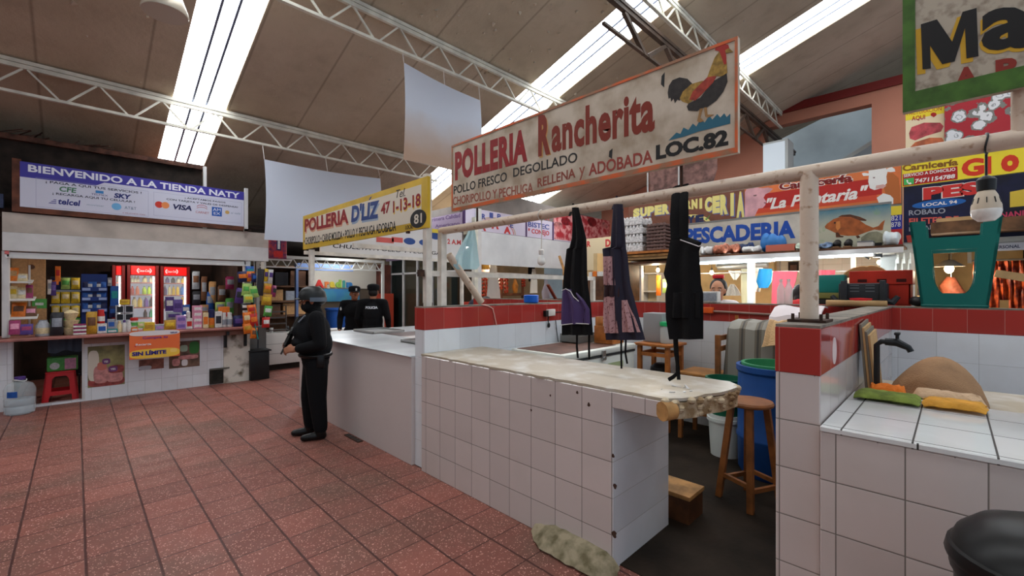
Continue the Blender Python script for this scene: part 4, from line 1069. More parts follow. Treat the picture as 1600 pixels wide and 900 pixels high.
mb = MB(card); mb.tube([(BX - .07, case_pt(1294), WT + .022), (BX - .07, case_pt(1388), WT + .022)], .03, 14); solo(mb, 'paper_roll', 'long brown paper roll lying along the wall top before the charcoal crate', 'roll')
mb = MB(M('teal_tub', (24, 116, 108), .4)); mb.box(BX + .15, BX + .45, on_wall(1316), on_wall(1268), WT + .12, WT + .3, .01); mb.m(M('olive_lid', (120, 116, 60), .6)); mb.box(BX + .13, BX + .47, on_wall(1316) - .02, on_wall(1268) + .02, WT + .06, WT + .12, .01); mb.m(M('dark_crate_base', (46, 42, 40), .6)); mb.box(BX + .15, BX + .45, on_wall(1316), on_wall(1268), WT + .001, WT + .06, .01); solo(mb, 'storage_tub', 'teal storage tub on the wall behind the post', 'tub')
mb = MB(socket_k); mb.ball((BX + .07, on_wall(1434), WT + .045), (.07, .06, .045), 12, 8); mb.ball((BX + .09, on_wall(1429), WT + .06), (.05, .04, .03), 10, 6); solo(mb, 'dark_bag', 'dark bag on the wall between red crate and teal stool', 'bag')
# glass bottles on the wall
def bottle(x, y, z, h, label, group, m1=None, cap=None, base=None, name='glass_bottle', cat='bottle', r=.036):
    t = thing(name, label, cat, (x, y, z), 0, group)
    mb = MB(m1); mb.lathe([(0, 0), (r, 0), (r * 1.05, .02 * h / .3), (r * 1.05, h * .55), (r * .9, h * .66), (r * .42, h * .82), (r * .4, h * .93)], (x, y, z + .001), 16); mb.build('bottle_body', t)
    mb = MB(cap); mb.lathe([(r * .45, h * .92), (r * .48, h), (0, h)], (x, y, z + .001), 12); mb.build('cap', t)
    return t
clr = M('clear_bottle', (222, 224, 220), .1, alpha=.55)
for px, lab in ((1219, 'clear glass bottle on the red wall nearer the woman'), (1231, 'clear glass bottle on the red wall nearer the post')):
    bottle(BX + .05, on_wall(px), WT, .26, lab, 'bottles on the back wall', clr, socket_w)
# blue tub on the dividing wall
q = Face('Y', 3.4).at(830, 475)
t = thing('basin', 'bright blue plastic tub on the red dividing wall', 'tub', (q.x, 3.4, WT))
mb = MB(M('blue_plastic', (24, 96, 200), .35)); mb.lathe([(0, 0), (.075, 0), (.085, .012), (.085, .085), (.078, .09), (.05, .092), (.045, .075), (0, .07)], (q.x, 3.4, WT), 24); mb.build('tub_body', t)
q = at_z(0, 552, 685)
t = thing('floor_drain', 'rusty slot drain in the tiles at the foot of the far counter', 'drain', (q.x, q.y, 0))
mb = MB(rust); mb.box(q.x - .03, q.x + .03, q.y - .17, q.y + .17, .001, .008); mb.build('frame', t)
for i in range(5): mb = MB(socket_k); mb.box(q.x - .02, q.x + .02, q.y - .15 + .063 * i, q.y - .11 + .063 * i, .0081, .0095); mb.build('slot', t)

# ================================================================ THE CORNER SHOP (faces the camera's far aisle)
SY = 8.8
FSH = Face('Y', SY); FI = Face('Y', 8.82); FI2 = Face('Y', 9.2)
rr = random.Random(21)
SX0, SX1 = -.66, FSH.a(391)
CT = .96
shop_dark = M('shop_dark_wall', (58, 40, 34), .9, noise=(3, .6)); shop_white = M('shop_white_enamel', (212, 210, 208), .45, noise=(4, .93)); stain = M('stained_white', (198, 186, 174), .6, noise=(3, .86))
stile = tile_mat('shop_wall_tile', (222, 224, 228), su=.2, sv=.205, ou=.955, ov=.0, gw=.0018, grout=(168, 168, 170), dirt=.18)
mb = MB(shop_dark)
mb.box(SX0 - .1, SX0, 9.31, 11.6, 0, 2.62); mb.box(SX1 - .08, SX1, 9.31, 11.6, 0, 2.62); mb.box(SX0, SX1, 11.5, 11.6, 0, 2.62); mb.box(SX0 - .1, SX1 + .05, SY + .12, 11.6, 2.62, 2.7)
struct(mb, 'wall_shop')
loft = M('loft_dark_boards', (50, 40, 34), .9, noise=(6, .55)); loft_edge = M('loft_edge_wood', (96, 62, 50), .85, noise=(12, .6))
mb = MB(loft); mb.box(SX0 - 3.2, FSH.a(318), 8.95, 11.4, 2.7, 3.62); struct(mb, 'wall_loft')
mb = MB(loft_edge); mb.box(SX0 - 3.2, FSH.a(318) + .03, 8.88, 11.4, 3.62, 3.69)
for i in range(40):
    x = rr.uniform(SX0 - .2, .6); mb.bar((x, 9.0 + rr.random() * .3, 3.70), (x + rr.uniform(.1, .5), 9.0 + rr.random() * .3, 3.70 + rr.uniform(0, .14) * (1 if x < .1 else .2)), .012, .01)
struct(mb, 'trim_5')
mb = MB(loft_edge); mb.box(SX0 - 3.2, SX0 - .1, 9.31, 11.4, 0, 2.7); struct(mb, 'wall_neighbour')
mb = MB(M('cobalt_drape', (70, 80, 110), .8, noise=(9, .6))); mb.box(-1.3, SX0 - .02, 8.8, 8.9, 2.68, 2.86); solo(mb, 'bundle', 'blue grey bundle stored above the shop beside the banner frame', 'bundle')
# front: fascia with roller shutter housing, jambs
t = thing('shop_fascia', 'white steel fascia over the shop counter with a stained upper half', 'fascia', (.7, SY, 2.1))
mb = MB(shop_white); mb.box(FSH.a(4), FSH.a(418), SY - .06, SY + .1, 2.115, 2.36, .004, 1); mb.build('lower_panel', t)
mb = MB(stain); mb.box(FSH.a(4), FSH.a(418), SY - .058, SY + .1, 2.362, 2.62); mb.build('upper_panel', t)
mb = MB(M('shutter_white', (206, 206, 204), .5)); mb.box(FSH.a(8), FSH.a(383), SY - .03, SY + .04, 2.035, 2.10); mb.build('roller_shutter', t)
mb = MB(shop_white); mb.box(FSH.a(8), FSH.a(383), SY - .045, SY + .04, 2.02, 2.04); mb.build('shutter_bar', t)
for a, b, lab in ((3, 15, 'white shop jamb beside the bread rack'), (381, 391, 'white shop jamb behind the hanging snack bags')):
    mb = MB(shop_white); mb.box(FSH.a(a), FSH.a(b), SY - .03, SY + .09, .97, 2.115, .004, 1); mb.box(FSH.a(a) + .02, FSH.a(b) - .02, SY - .04, SY - .03, .99, 2.1); solo(mb, 'shop_jamb', lab, 'jamb')
mb = MB(M('pink_notice', (206, 110, 110), .6)); F = Face('Y', SY - .045); mb.abox(F, F.a(7), F.a(14), F.z(7, 397), F.z(7, 385), .002, 0); solo(mb, 'notice', 'small pink notice on the white jamb over the bread rack', 'notice')
# counter
ctop = M('brick_red_counter', (164, 106, 98), .5, noise=(8, .8))
t = thing('shop_counter', 'long shop counter with a brick red edge full of groceries', 'counter', (.7, SY, .9))
mb = MB(ctop); mb.box(SX0 - .35, FI.a(386), 8.52, 9.3, CT - .03, CT, .004, 1); mb.build('counter_top', t)
br_ = M('counter_underside', (120, 82, 70), .7)
mb = MB(br_); mb.box(FSH.a(131), FI.a(386), 8.60, 8.775, CT - .12, CT - .03); mb.build('apron_board', t)
for px in (351, 382):
    x = FSH.a(px); mb = MB(socket_k); mb.box(x - .02, x + .02, 8.72, 8.775, .62, .9); mb.box(x - .02, x + .02, 8.56, 8.775, .84, .9); mb.build('bracket', t)
mb = MB(stile); mb.box(FSH.a(133), FSH.a(349), SY, SY + .14, 0, CT - .032); mb.box(-1.05, FSH.a(19), SY - .02, SY + .14, 0, CT - .032); struct(mb, 'wall_shop_front')
dirty = M('grimy_whitewash', (206, 200, 188), .85, noise=(5, .5, (96, 84, 66), .36, .52))
mb = MB(dirty); mb.box(FSH.a(349), FSH.a(390), SY - .02, SY + .2, 0, CT - .032); struct(mb, 'wall_shop_pier')
mb = MB(stile); mb.box(FSH.a(17), FSH.a(133), SY + .01, SY + .1, 0, .03); struct(mb, 'trim_6')
for a, b in ((17, 21), (128, 133)):
    mb = MB(shop_white); mb.box(FSH.a(a), FSH.a(b), SY, SY + .06, .03, CT - .03); solo(mb, 'opening_post', 'white post at the low opening under the counter, ' + ('beside the water jug' if a < 50 else 'beside the ham poster'), 'post')
mb = MB(M('dark_niche', (62, 58, 50), .9, noise=(7, .5))); mb.box(FSH.a(327), FSH.a(358), SY - .012, SY + .01, .01, .26); mb.m(M('niche_frame', (96, 92, 84), .8)); mb.box(FSH.a(327), FSH.a(358), SY - .03, SY - .005, .25, .275); solo(mb, 'drain_niche', 'flat dark niche panel at the floor at the end of the tiled shop front', 'niche')  # niche is a flat dark panel on the wall face

# banner
t = thing('shop_banner', 'white and violet welcome banner on a brown frame above the shop', 'banner', (.7, SY - .1, 2.75))
FB1 = Face('Y', SY - .1)
a0, a1, z0, z1 = FB1.a(31), FB1.a(381), FB1.z(31, 321), FB1.z(31, 252)
z1 = FB1.z(200, 275); z0 = z1 - .60
bw = M('brown_frame_wood', (110, 64, 46), .7, noise=(8, .7))
mb = MB(bw); mb.abox(FB1, a0 - .07, a1 + .02, z0 - .07, z0 + .02, -.004, -.05); mb.abox(FB1, a0 - .07, a0 + .01, z0 + .02, z1 + .03, -.004, -.05); mb.abox(FB1, a1 - .02, a1 + .02, z0 + .02, z1, -.004, -.05); mb.build('frame', t)
vinyl = M('banner_vinyl', (206, 206, 222), .4); mb = MB(vinyl); mb.abox(FB1, a0, a1, z0, z1, 0, -.004); mb.build('vinyl', t)
W_ = a1 - a0; H_ = z1 - z0
bx_ = lambda u: a0 + W_ * u
bz_ = lambda v: z0 + H_ * v
violet = M('banner_violet', (62, 54, 150), .4); mb = MB(violet)
mb.apoly(FB1, [(bx_(0), bz_(1)), (bx_(0), bz_(.66)), (bx_(.28), bz_(.66)), (bx_(.315), bz_(.76)), (bx_(1), bz_(.76)), (bx_(1), bz_(1))], .002, .002); mb.build('header_band', t)
wl = M('banner_white', (226, 226, 236), .4); ink = M('banner_ink', (44, 42, 66), .5)
def bt(s, u0, u1, v0, v1, mat, **kw): aletters(t, FB1, s, bx_(u0), bx_(u1), bz_(v0), bz_(v1), mat, **kw)
bt('BIENVENIDO A LA TIENDA NATY', .028, .975, .79, .955, wl, bold=.03)
bt('¡ PAGA A QUI TUS SERVICIOS !', .09, .475, .575, .645, ink, bold=.02)
bt('¡ RECARGA AQUI TU CELULAR !', .115, .445, .33, .395, ink, bold=.02)
bt('CFE', .14, .205, .43, .55, M('logo_green', (70, 120, 90), .5), bold=.03, shear=.1)
bt('TELMEX', .262, .33, .43, .47, M('logo_navy', (34, 44, 110), .5)); mb = MB(M('logo_blue', (60, 130, 190), .5)); mb.abox(FB1, bx_(.28), bx_(.312), bz_(.485), bz_(.55), .003, 0); mb.build('logo_mark', t)
bt('SKY', .355, .43, .42, .54, M('logo_navy', None), bold=.05, shear=.15)
bt('telcel', .135, .22, .13, .27, M('logo_indigo', (44, 50, 120), .5), bold=.03, shear=.15)
mb = MB(M('logo_grey_blue', (120, 120, 170), .5))
for i in range(3): mb.apoly(FB1, [(bx_(.10 + .008 * i), bz_(.13 + .04 * i)), (bx_(.128), bz_(.13 + .04 * i)), (bx_(.130), bz_(.155 + .04 * i)), (bx_(.104 + .008 * i), bz_(.155 + .04 * i))], .003, .002)
mb.build('logo_mark', t)
bt('movistar', .245, .315, .17, .21, M('logo_pale', (130, 150, 170), .5))
mb = MB(M('logo_sky', (110, 170, 214), .5)); mb.aell(FB1, bx_(.366), bz_(.21), W_ * .021, H_ * .085, .003); mb.build('logo_mark', t)
bt('AT&T', .40, .452, .17, .24, M('logo_slate', (70, 100, 130), .5))
bt('Y MUCHOS MAS...', .39, .5, .055, .085, M('logo_crimson', (150, 60, 90), .5))
bt('¡ ACEPTAMOS PAGOS', .68, .895, .595, .65, ink, bold=.02)
bt('CON TARJETA Y VALES DE DESPENSA!', .59, .965, .50, .56, ink, bold=.02)
mb = MB(M('logo_red', (206, 58, 44), .5)); mb.aell(FB1, bx_(.555), bz_(.37), W_ * .019, H_ * .085, .003); mb.build('logo_mark', t)
mb = MB(M('logo_orange', (230, 140, 80), .5)); mb.aell(FB1, bx_(.585), bz_(.37), W_ * .019, H_ * .085, .005); mb.build('logo_mark', t)
bt('VISA', .622, .715, .29, .43, M('logo_dark_navy', (32, 36, 84), .5), bold=.04, shear=.2)
mb = MB(M('logo_maroon', (170, 60, 70), .5)); mb.arc(FB1, bx_(.768), bz_(.40), W_ * .03, H_ * .09, .008, 20, 160, .003); mb.arc(FB1, bx_(.768), bz_(.36), W_ * .03, H_ * .07, .008, 20, 160, .003); mb.build('logo_mark', t)
bt('CARNET', .735, .805, .25, .31, M('logo_maroon', None))
mb = MB(M('logo_amex_blue', (40, 90, 170), .5)); mb.abox(FB1, bx_(.82), bx_(.875), bz_(.22), bz_(.47), .001, 0); mb.build('logo_mark', t)
bt('AM', .826, .868, .36, .44, wl, off=.006); bt('EX', .83, .866, .26, .33, wl, off=.006)
mb = MB(M('logo_gold', (200, 160, 90), .5)); mb.aell(FB1, bx_(.905), bz_(.36), W_ * .012, H_ * .05, .003); mb.build('logo_mark', t)
bt('sí vale', .925, .98, .33, .39, M('logo_pale', None), shear=.2)
mb = MB(M('panel_line', (150, 150, 180), .5))
for u0, u1, v0, v1 in ((.055, .505, .03, .68), (.53, .985, .08, .68)):
    for q in ((bx_(u0), bx_(u1), bz_(v0), bz_(v0) + .003), (bx_(u0), bx_(u1), bz_(v1), bz_(v1) + .003), (bx_(u0), bx_(u0) + .003, bz_(v0), bz_(v1)), (bx_(u1), bx_(u1) + .003, bz_(v0), bz_(v1))): mb.abox(FB1, *q, .0015, 0)
mb.build('panel_outline', t)
mb = MB(shop_white); mb.box(a1 + .0, a1 + .05, SY - .16, SY - .115, 2.62, z1 + .06); mb.box(a1 + .0, a1 + .05, SY - .16, SY - .06, 2.62, 2.66); solo(mb, 'banner_post', 'white steel post at the end of the welcome banner', 'post')
mb = MB(shop_white); mb.box(FSH.a(318), FSH.a(323), SY + .0, SY + .06, 2.63, 3.66); solo(mb, 'loft_post', 'white post at the corner of the dark loft behind the banner', 'post')

# posters on the shop front
def poster(name, label, F, xl, xr, yt, yb, cols, texts=(), marks=()):
    c = F.at((xl + xr) / 2, (yt + yb) / 2); t = thing(name, label, 'poster', (c.x, c.y, F.z((xl + xr) / 2, yb)))
    a0, a1 = F.a(xl), F.a(xr); xm = (xl + xr) / 2; z0, z1 = F.z(xm, yb), F.z(xm, yt)
    mb = MB(cols[0]); mb.abox(F, a0, a1, z0, z1, .001, 0); mb.build('sheet', t)
    for f0, f1, g0, g1, m in marks:
        mb = MB(m); P = []
        ca, cz, ra, rz = a0 + (a1 - a0) * (f0 + f1) / 2, z0 + (z1 - z0) * (g0 + g1) / 2, (a1 - a0) * (f1 - f0) / 2, (z1 - z0) * (g1 - g0) / 2
        P = [(ca + ra * math.copysign(abs(math.cos(x)) ** .6, math.cos(x)), cz + rz * math.copysign(abs(math.sin(x)) ** .6, math.sin(x))) for x in [i * math.pi / 10 for i in range(20)]]
        mb.apoly(F, P, .006 + .0015 * len(t.children), .002); mb.build('printed_shape', t)
    for s, f0, f1, g0, g1, m, b in texts:
        aletters(t, F, s, a0 + (a1 - a0) * f0, a0 + (a1 - a0) * f1, z0 + (z1 - z0) * g0, z0 + (z1 - z0) * g1, m, off=.0245, bold=b)
    return t
FP1 = Face('Y', SY - .002)
ham = M('ham_pink', (206, 140, 136), .5, noise=(20, .8)); ham2 = M('ham_red', (166, 76, 72), .5, noise=(14, .7)); pst_g = M('poster_olive', (158, 150, 100), .5, noise=(6, .7)); plum = M('poster_plum', (110, 60, 110), .5); wh = M('poster_white', (220, 214, 214), .5)
poster('ham_poster', 'tall ham poster with two plum ovals on the shop front beside the low opening', FP1, 137, 195, 540, 603, [pst_g],
       [('YES', .42, .54, .58, .63, wh, .02), ('YES', .6, .74, .38, .43, wh, .02)],
       [(.0, 1.0, .0, .22, ham2), (.0, .3, .15, .9, M('poster_cream', (206, 196, 180), .5)), (.15, .55, .08, .52, ham), (.5, .95, .08, .34, ham), (.55, .98, .3, .5, ham2), (.25, .5, .4, .6, M('poster_rose', (190, 110, 96), .5)), (.38, .6, .54, .68, plum), (.55, .8, .34, .48, plum)])
FP2 = Face('Y', 8.515)
or1 = M('promo_orange', (226, 110, 60), .5); ye1 = M('promo_yellow', (232, 190, 70), .5); navy = M('promo_navy', (36, 34, 120), .5)
t = poster('promo_banner', 'orange and yellow promo banner reading sin limite hung from the counter edge', FP2, 202, 281, 516.5, 559, [or1],
       [('Compra tu', .25, .75, .68, .8, M('promo_purple', (120, 50, 130), .5), .02), ('Recarga', .12, .42, .46, .56, wh, .02), ('SIN LÍMITE', .05, .72, .12, .3, navy, .05), ('telcel', .8, .94, .87, .93, navy, .02)],
       [(-.0, 1.0, .0, .34, ye1), (.1, .13, .44, .5, M('promo_red', (200, 50, 50), .5)), (.8, .94, .16, .3, M('promo_pale', (236, 200, 110), .5)), (-.0, 1.0, .82, 1.0, wh)])
poster('meat_poster', 'small meat poster half hidden under the promo banner', FP1, 217, 256, 561, 577, [M('poster_meat_brown', (150, 96, 80), .5, noise=(12, .7))], (), [(.0, .5, .0, .4, M('poster_grey', (170, 170, 176), .5))])
poster('meat_poster', 'green and brown cold cuts poster beside the promo banner', FP1, 264, 312, 533, 574, [M('poster_brown', (120, 92, 76), .5, noise=(9, .6))],
       (), [(.0, .36, .86, 1.0, wh), (.05, .3, .6, .85, M('poster_bottle_green', (70, 110, 80), .5)), (.35, .6, .6, .85, M('poster_grey_green', (150, 170, 150), .5)), (.65, .98, .5, .96, M('poster_leaf', (50, 110, 50), .5)), (.1, .35, .08, .36, ham), (.4, .6, .06, .3, wh), (.3, .95, .3, .46, ham)])

# ---------------------------------------------------------------- goods on the counter
def colm(n, c, r=.45): return M('pack_' + n, c, r, noise=(40, .88))
PK = {n: colm(n, c) for n, c in dict(white=(220, 218, 214), blue=(40, 90, 170), teal=(40, 150, 150), lilac=(180, 140, 196), pink=(222, 150, 176), red=(196, 44, 40), orange=(226, 120, 40),
      gold=(196, 150, 50), cream=(224, 204, 160), navy=(34, 38, 84), dark=(44, 44, 50), yellow=(222, 186, 52), green=(90, 170, 80), grey=(150, 156, 166), clear=(190, 194, 200), tan=(196, 150, 100), brown=(110, 74, 52), purple=(84, 60, 130), violet=(120, 96, 170), lime=(170, 200, 110), magenta=(150, 50, 96)).items()}
def gx(px, F=FI): return F.a(px)
def pbox(label, xl, xr, zt0, zt1, mat, lab, d=.1, name='carton', cat='box', group=None, F=FI, txt=None):
    a0, a1 = F.a(xl), F.a(xr); t = thing(name, label, cat, ((a0 + a1) / 2, F.val + d / 2, zt0), 0, group)
    mb = MB(PK[mat]); mb.box(a0, a1, F.val, F.val + d, zt0 + .001, zt1, .004, 1); mb.build('carton', t)
    mb = MB(PK[lab]); mb.box(a0 + .12 * (a1 - a0), a1 - .12 * (a1 - a0), F.val - .002, F.val, zt0 + (zt1 - zt0) * .25, zt0 + (zt1 - zt0) * .72); mb.build('printed_panel', t)
    return t
def pjar(label, xl, xr, z0, z1, mat, lid, name='jar', cat='jar', group=None, F=FI, neck=.8, capf=.16, labm=None):
    a0, a1 = F.a(xl), F.a(xr); r = (a1 - a0) / 2; x = (a0 + a1) / 2; y = F.val + r; h = z1 - z0
    t = thing(name, label, cat, (x, y, z0), 0, group)
    mb = MB(PK[mat]); mb.lathe([(0, 0), (r * .92, 0), (r, .04 * h), (r, h * .62), (r * neck, h * (1 - capf) - .02 * h), (r * neck, h * (1 - capf))], (x, y, z0 + .001), 18); mb.build('container', t)
    mb = MB(PK[lid]); mb.lathe([(0, h * (1 - capf)), (r * neck * 1.08, h * (1 - capf)), (r * neck * 1.05, h * .99), (0, h)], (x, y, z0 + .001), 18); mb.build('lid', t)
    if labm: mb = MB(PK[labm]); mb.lathe([(r * 1.01, h * .16), (r * 1.015, h * .18), (r * 1.015, h * .5), (r * 1.01, h * .52)], (x, y, z0 + .001), 18); mb.build('label_band', t)
    return t
def zc(py, px=200, F=FI): return F.z(px, py)
def pouch_mesh(w, h, d, mat, mat2=None, n=8):
    """a pillow packet standing on its lower seal, front towards -y"""
    mb = MB(mat); F_ = []; 
    def g(sgn):
        rows = []
        for i in range(n + 1):
            v = i / n; row = []
            for j in range(n + 1):
                u = j / n
                b = (math.sin(math.pi * u) ** .55) * (math.sin(math.pi * min(1, max(0, (v - .06) / .88))) ** .5 if .06 < v < .94 else 0)
                row.append(Vector(((u - .5) * w * (1 - .05 * math.sin(math.pi * v)), sgn * d / 2 * b, v * h)))
            rows.append(row)
        return rows
    for s in (-1, 1):
        rows = g(s); V = [[mb.bm.verts.new(p) for p in r] for r in rows]
        for i in range(n):
            for j in range(n):
                if mat2 and s < 0 and n * .3 <= i < n * .7 and 1 <= j < n - 1: mb.m(mat2)
                else: mb.m(mat)
                mb._f([V[i][j], V[i][j + 1], V[i + 1][j + 1], V[i + 1][j]])
    bmesh.ops.remove_doubles(mb.bm, verts=mb.bm.verts, dist=.0004)
    return mb
def pouch(label, cx, y, z0, w, h, mat, mat2=None, d=None, name='snack_packet', cat='packet', group=None, tilt=(0, 0, 0)):
    mb = pouch_mesh(w, h, d or w * .35, PK[mat], PK[mat2] if mat2 else None)
    o = mb.build(name); o.location = (cx, y, z0 + .001); o.rotation_euler = tilt
    return tag(o, label, cat, group)
def px_pouch(label, xl, xr, yt, yb, mat, mat2=None, F=FI, d=None, **kw):
    a0, a1 = F.a(xl), F.a(xr); xm = (xl + xr) / 2; z0, z1 = F.z(xm, yb), F.z(xm, yt)
    return pouch(label, (a0 + a1) / 2, F.val, z0, a1 - a0, z1 - z0, mat, mat2, d, **kw)

# bread rack
t = thing('bread_rack', 'white three tier rack of loaves and cakes inside the shop jamb', 'rack', (FI.a(30), 8.85, CT))
rackw = shop_white
for px in (10, 46):
    mb = MB(rackw); mb.box(FI2.a(px) - .01, FI2.a(px) + .01, 8.88 if px < 20 else 9.2, 8.9 if px < 20 else 9.22, CT + .001, 1.95); mb.build('upright', t)
shelf_z = []
for i, yl in enumerate((441, 469, 498)):
    z = FI.z(25, yl); shelf_z.append(z)
    mb = MB(rackw); mb.hexa([Vector((FI.a(9), 8.84, z - .012)), Vector((FI.a(50 + i * 4), 8.84, z - .012)), Vector((FI.a(50 + i * 4), 9.2, z + .03)), Vector((FI.a(9), 9.2, z + .03)), Vector((FI.a(9), 8.84, z)), Vector((FI.a(50 + i * 4), 8.84, z)), Vector((FI.a(50 + i * 4), 9.2, z + .042)), Vector((FI.a(9), 9.2, z + .042))]); mb.build('shelf', t)
g = 'packets on the bread rack'
for lab, xl, xr, yt, yb, m, m2 in (('orange bread packet on the top of the white bread rack by the jamb', 11, 28, 417, 440, 'orange', 'tan'), ('white and red cake packet on the top tier of the bread rack', 26, 44, 427, 440, 'cream', 'white'),
        ('tall cream loaf bag leaning on the middle tier of the bread rack', 12, 28, 446, 468, 'cream', 'yellow'), ('second cream loaf bag on the middle tier of the bread rack', 26, 42, 448, 468, 'cream', 'white'), ('plum bread bag at the end of the middle tier of the bread rack', 40, 52, 444, 466, 'magenta', 'brown'),
        ('big orange bread bag on the lowest tier of the bread rack', 16, 40, 472, 496, 'orange', 'brown'), ('brown cake packet on the lowest tier of the bread rack', 38, 58, 478, 496, 'brown', 'pink'),
        ('plum coloured packet lying on the counter under the bread rack', 13, 32, 500, 523, 'magenta', 'pink'), ('dark plum packet on the counter beside the grey jug', 30, 52, 506, 523, 'purple', 'magenta')):
    px_pouch(lab, xl, xr, yt, yb, m, m2, F=Face('Y', 9.0 if 'counter' not in lab else 8.7), group=g, tilt=(-.3, 0, rr.uniform(-.2, .2)))
mb = MB(PK['tan']); F = Face('Y', 9.36); mb.abox(F, F.a(17), F.a(71), CT + .001, F.z(50, 401), 0, -.1); mb.m(PK['brown']); mb.aell(F, F.a(49), F.z(49, 417), .035, .035, .003); mb.abox(F, F.a(43.6), F.a(44.2), CT + .05, F.z(50, 402), .002, 0)
solo(mb, 'cardboard_box', 'tall tan cardboard box behind the bread rack', 'box')
mb = MB(PK['green']); F = Face('Y', 9.32); mb.abox(F, F.a(50), F.a(73), F.z(60, 482), F.z(60, 467), 0, -.03); mb.m(PK['white']); mb.abox(F, F.a(55), F.a(68), F.z(60, 477), F.z(60, 473), .002, 0); mb.m(PK['tan']); mb.abox(F, F.a(52), F.a(73), CT + .001, F.z(60, 482), 0, -.03); solo(mb, 'display_carton', 'green and tan display carton before the tall cardboard box', 'box')

# things along the counter, from the bread rack to the hanging bags
t = pjar('translucent grey jug with a yellow label on the counter by the bread rack', 54, 79, CT, zc(496), 'clear', 'grey', 'jug', 'jug', neck=.55, capf=.05, labm='cream')
px_pouch('dark grey plastic bag standing on the counter next to the grey jug', 78, 100, 488, 524, 'dark', 'grey', d=.12, name='plastic_bag', cat='bag')
for k, lab in enumerate(('lowest', 'middle', 'topmost')):
    zb = CT + .105 * k; a = FI.a(110)
    mb = MB(PK['cream']); mb.lathe([(0, 0), (.06 - .006 * k, 0), (.095 - .006 * k, .08), (.1 - .006 * k, .1), (.05, .125 if k == 2 else .102), (0, .15 if k == 2 else .104)], (a, FI.val + .1, zb + .001), 10)
    solo(mb, 'paper_bundle', lab + ' cream paper bundle of the stack beside the dark grey bag', 'bundle', 'cream paper bundles')
for k, lab in enumerate(('lowest', 'second', 'topmost')):
    zb = CT + .052 * k
    a0, a1 = FI.a(114), FI.a(135); F = Face('Y', 8.74)
    mb = MB(PK['white']); mb.box(a0, a1, 8.74, 8.84, zb + .001, zb + .030, .008); mb.m(PK['magenta']); mb.box(a0 + .004, a1 - .004, 8.745, 8.84, zb + .030, zb + .05, .004, 1); solo(mb, 'pad_packet', lab + ' pink and white flat packet in the pile on the counter', 'packet', 'flat packets')
px_pouch('golden brown bag of sticks on the counter before the blue display', 134, 152, 487, 522, 'gold', 'brown', d=.1, name='snack_bag', cat='bag')
pbox('white carton with blue print under the red lidded jar', 152, 167, CT, zc(504), 'white', 'blue', .12)
pjar('red lidded red jar standing on a white carton', 152, 164, zc(504) + .002, zc(483), 'red', 'red', labm='white', capf=.2)
pbox('teal carton lying under the pale blue carton', 167, 184, CT, zc(513), 'teal', 'white', .12)
pbox('pale blue carton standing on the teal one', 168, 180, zc(513) + .002, zc(498), 'grey', 'blue', .1)
for i, (xl, xr, yt, m, lid, lab) in enumerate(((183, 191, 501, 'cream', 'cream', 'small cream bottle first in line beside the teal carton'), (191, 198, 500, 'white', 'purple', 'small white bottle with violet cap in the bottle line'), (198, 206, 501, 'white', 'white', 'small all white bottle beside the red lidded tub'))):
    pjar(lab, xl, xr, CT, zc(yt), m, lid, 'small_bottle', 'bottle', 'small bottles before the clear trays', neck=.6, capf=.2)
pjar('white tub with a broad red lid on an orange carton', 204, 216, zc(512), zc(497), 'white', 'red', labm='green', neck=1.0, capf=.3)
pbox('low orange carton under the red lidded tub', 205, 216, CT, zc(512.3), 'orange', 'white', .1)
pbox('yellow carton lying flat behind the promo banner', 224, 242, CT, zc(505), 'yellow', 'gold', .1)
px_pouch('pale yellow packet between the orange carton and the yellow carton', 215, 226, 503, 513, 'lime', 'cream')
pbox('flat lilac grey carton beside the yellow carton', 242, 258, CT, zc(509), 'grey', 'lilac', .1)
px_pouch('golden crackling bag behind the lilac cartons', 256, 275, 500, 515, 'gold', 'yellow')
for k, lab in enumerate(('lower', 'upper')):
    z0 = CT + (zc(496) - CT) / 2 * k; pbox(lab + ' lilac carton of the pair beside the white pump bottle', 276, 291, z0 + .001, CT + (zc(496) - CT) / 2 * (k + 1), 'lilac', 'violet', .11, group='lilac cartons')
pbox('white carton with red print under the white pump bottle', 291, 301, CT, zc(501), 'white', 'red', .1)
pjar('white pump bottle standing on a small white carton', 291.5, 298, zc(501) + .002, zc(484), 'white', 'white', 'pump_bottle', 'bottle', neck=.4, capf=.25)
for k, lab in enumerate(('lowest', 'second lowest', 'second highest', 'topmost')):
    h = (zc(480) - CT) / 4; pbox(lab + ' pink carton of the stack of four on the counter', 302, 316, CT + h * k + .001, CT + h * (k + 1), 'pink', 'white', .12, group='pink cartons')
pbox('slim cream carton beside the pink stack', 317, 326, CT, zc(492), 'cream', 'orange', .08)
pjar('jar with golden label and navy lid beside the cream carton', 326, 336, CT, zc(487), 'gold', 'navy', labm='orange', neck=1.0, capf=.45)
pbox('white and navy carton beside the navy lidded jar', 336, 347, CT, zc(491), 'white', 'dark', .09)
for xl, xr, lab in ((347, 355, 'white squeeze bottle beside the white and navy carton'), (355, 364, 'white squeeze bottle beside the navy bag')):
    pjar(lab, xl, xr, CT, zc(493), 'white', 'white', 'squeeze_bottle', 'bottle', 'white squeeze bottles', neck=.7, capf=.18, labm='grey')
pbox('orange carton behind the white squeeze bottles', 343, 359, CT, zc(484), 'orange', 'red', .1, F=Face('Y', 9.05))
px_pouch('navy blue bag at the end of the counter', 364, 381, 493, 512, 'navy', 'purple', d=.12, name='snack_bag', cat='bag')
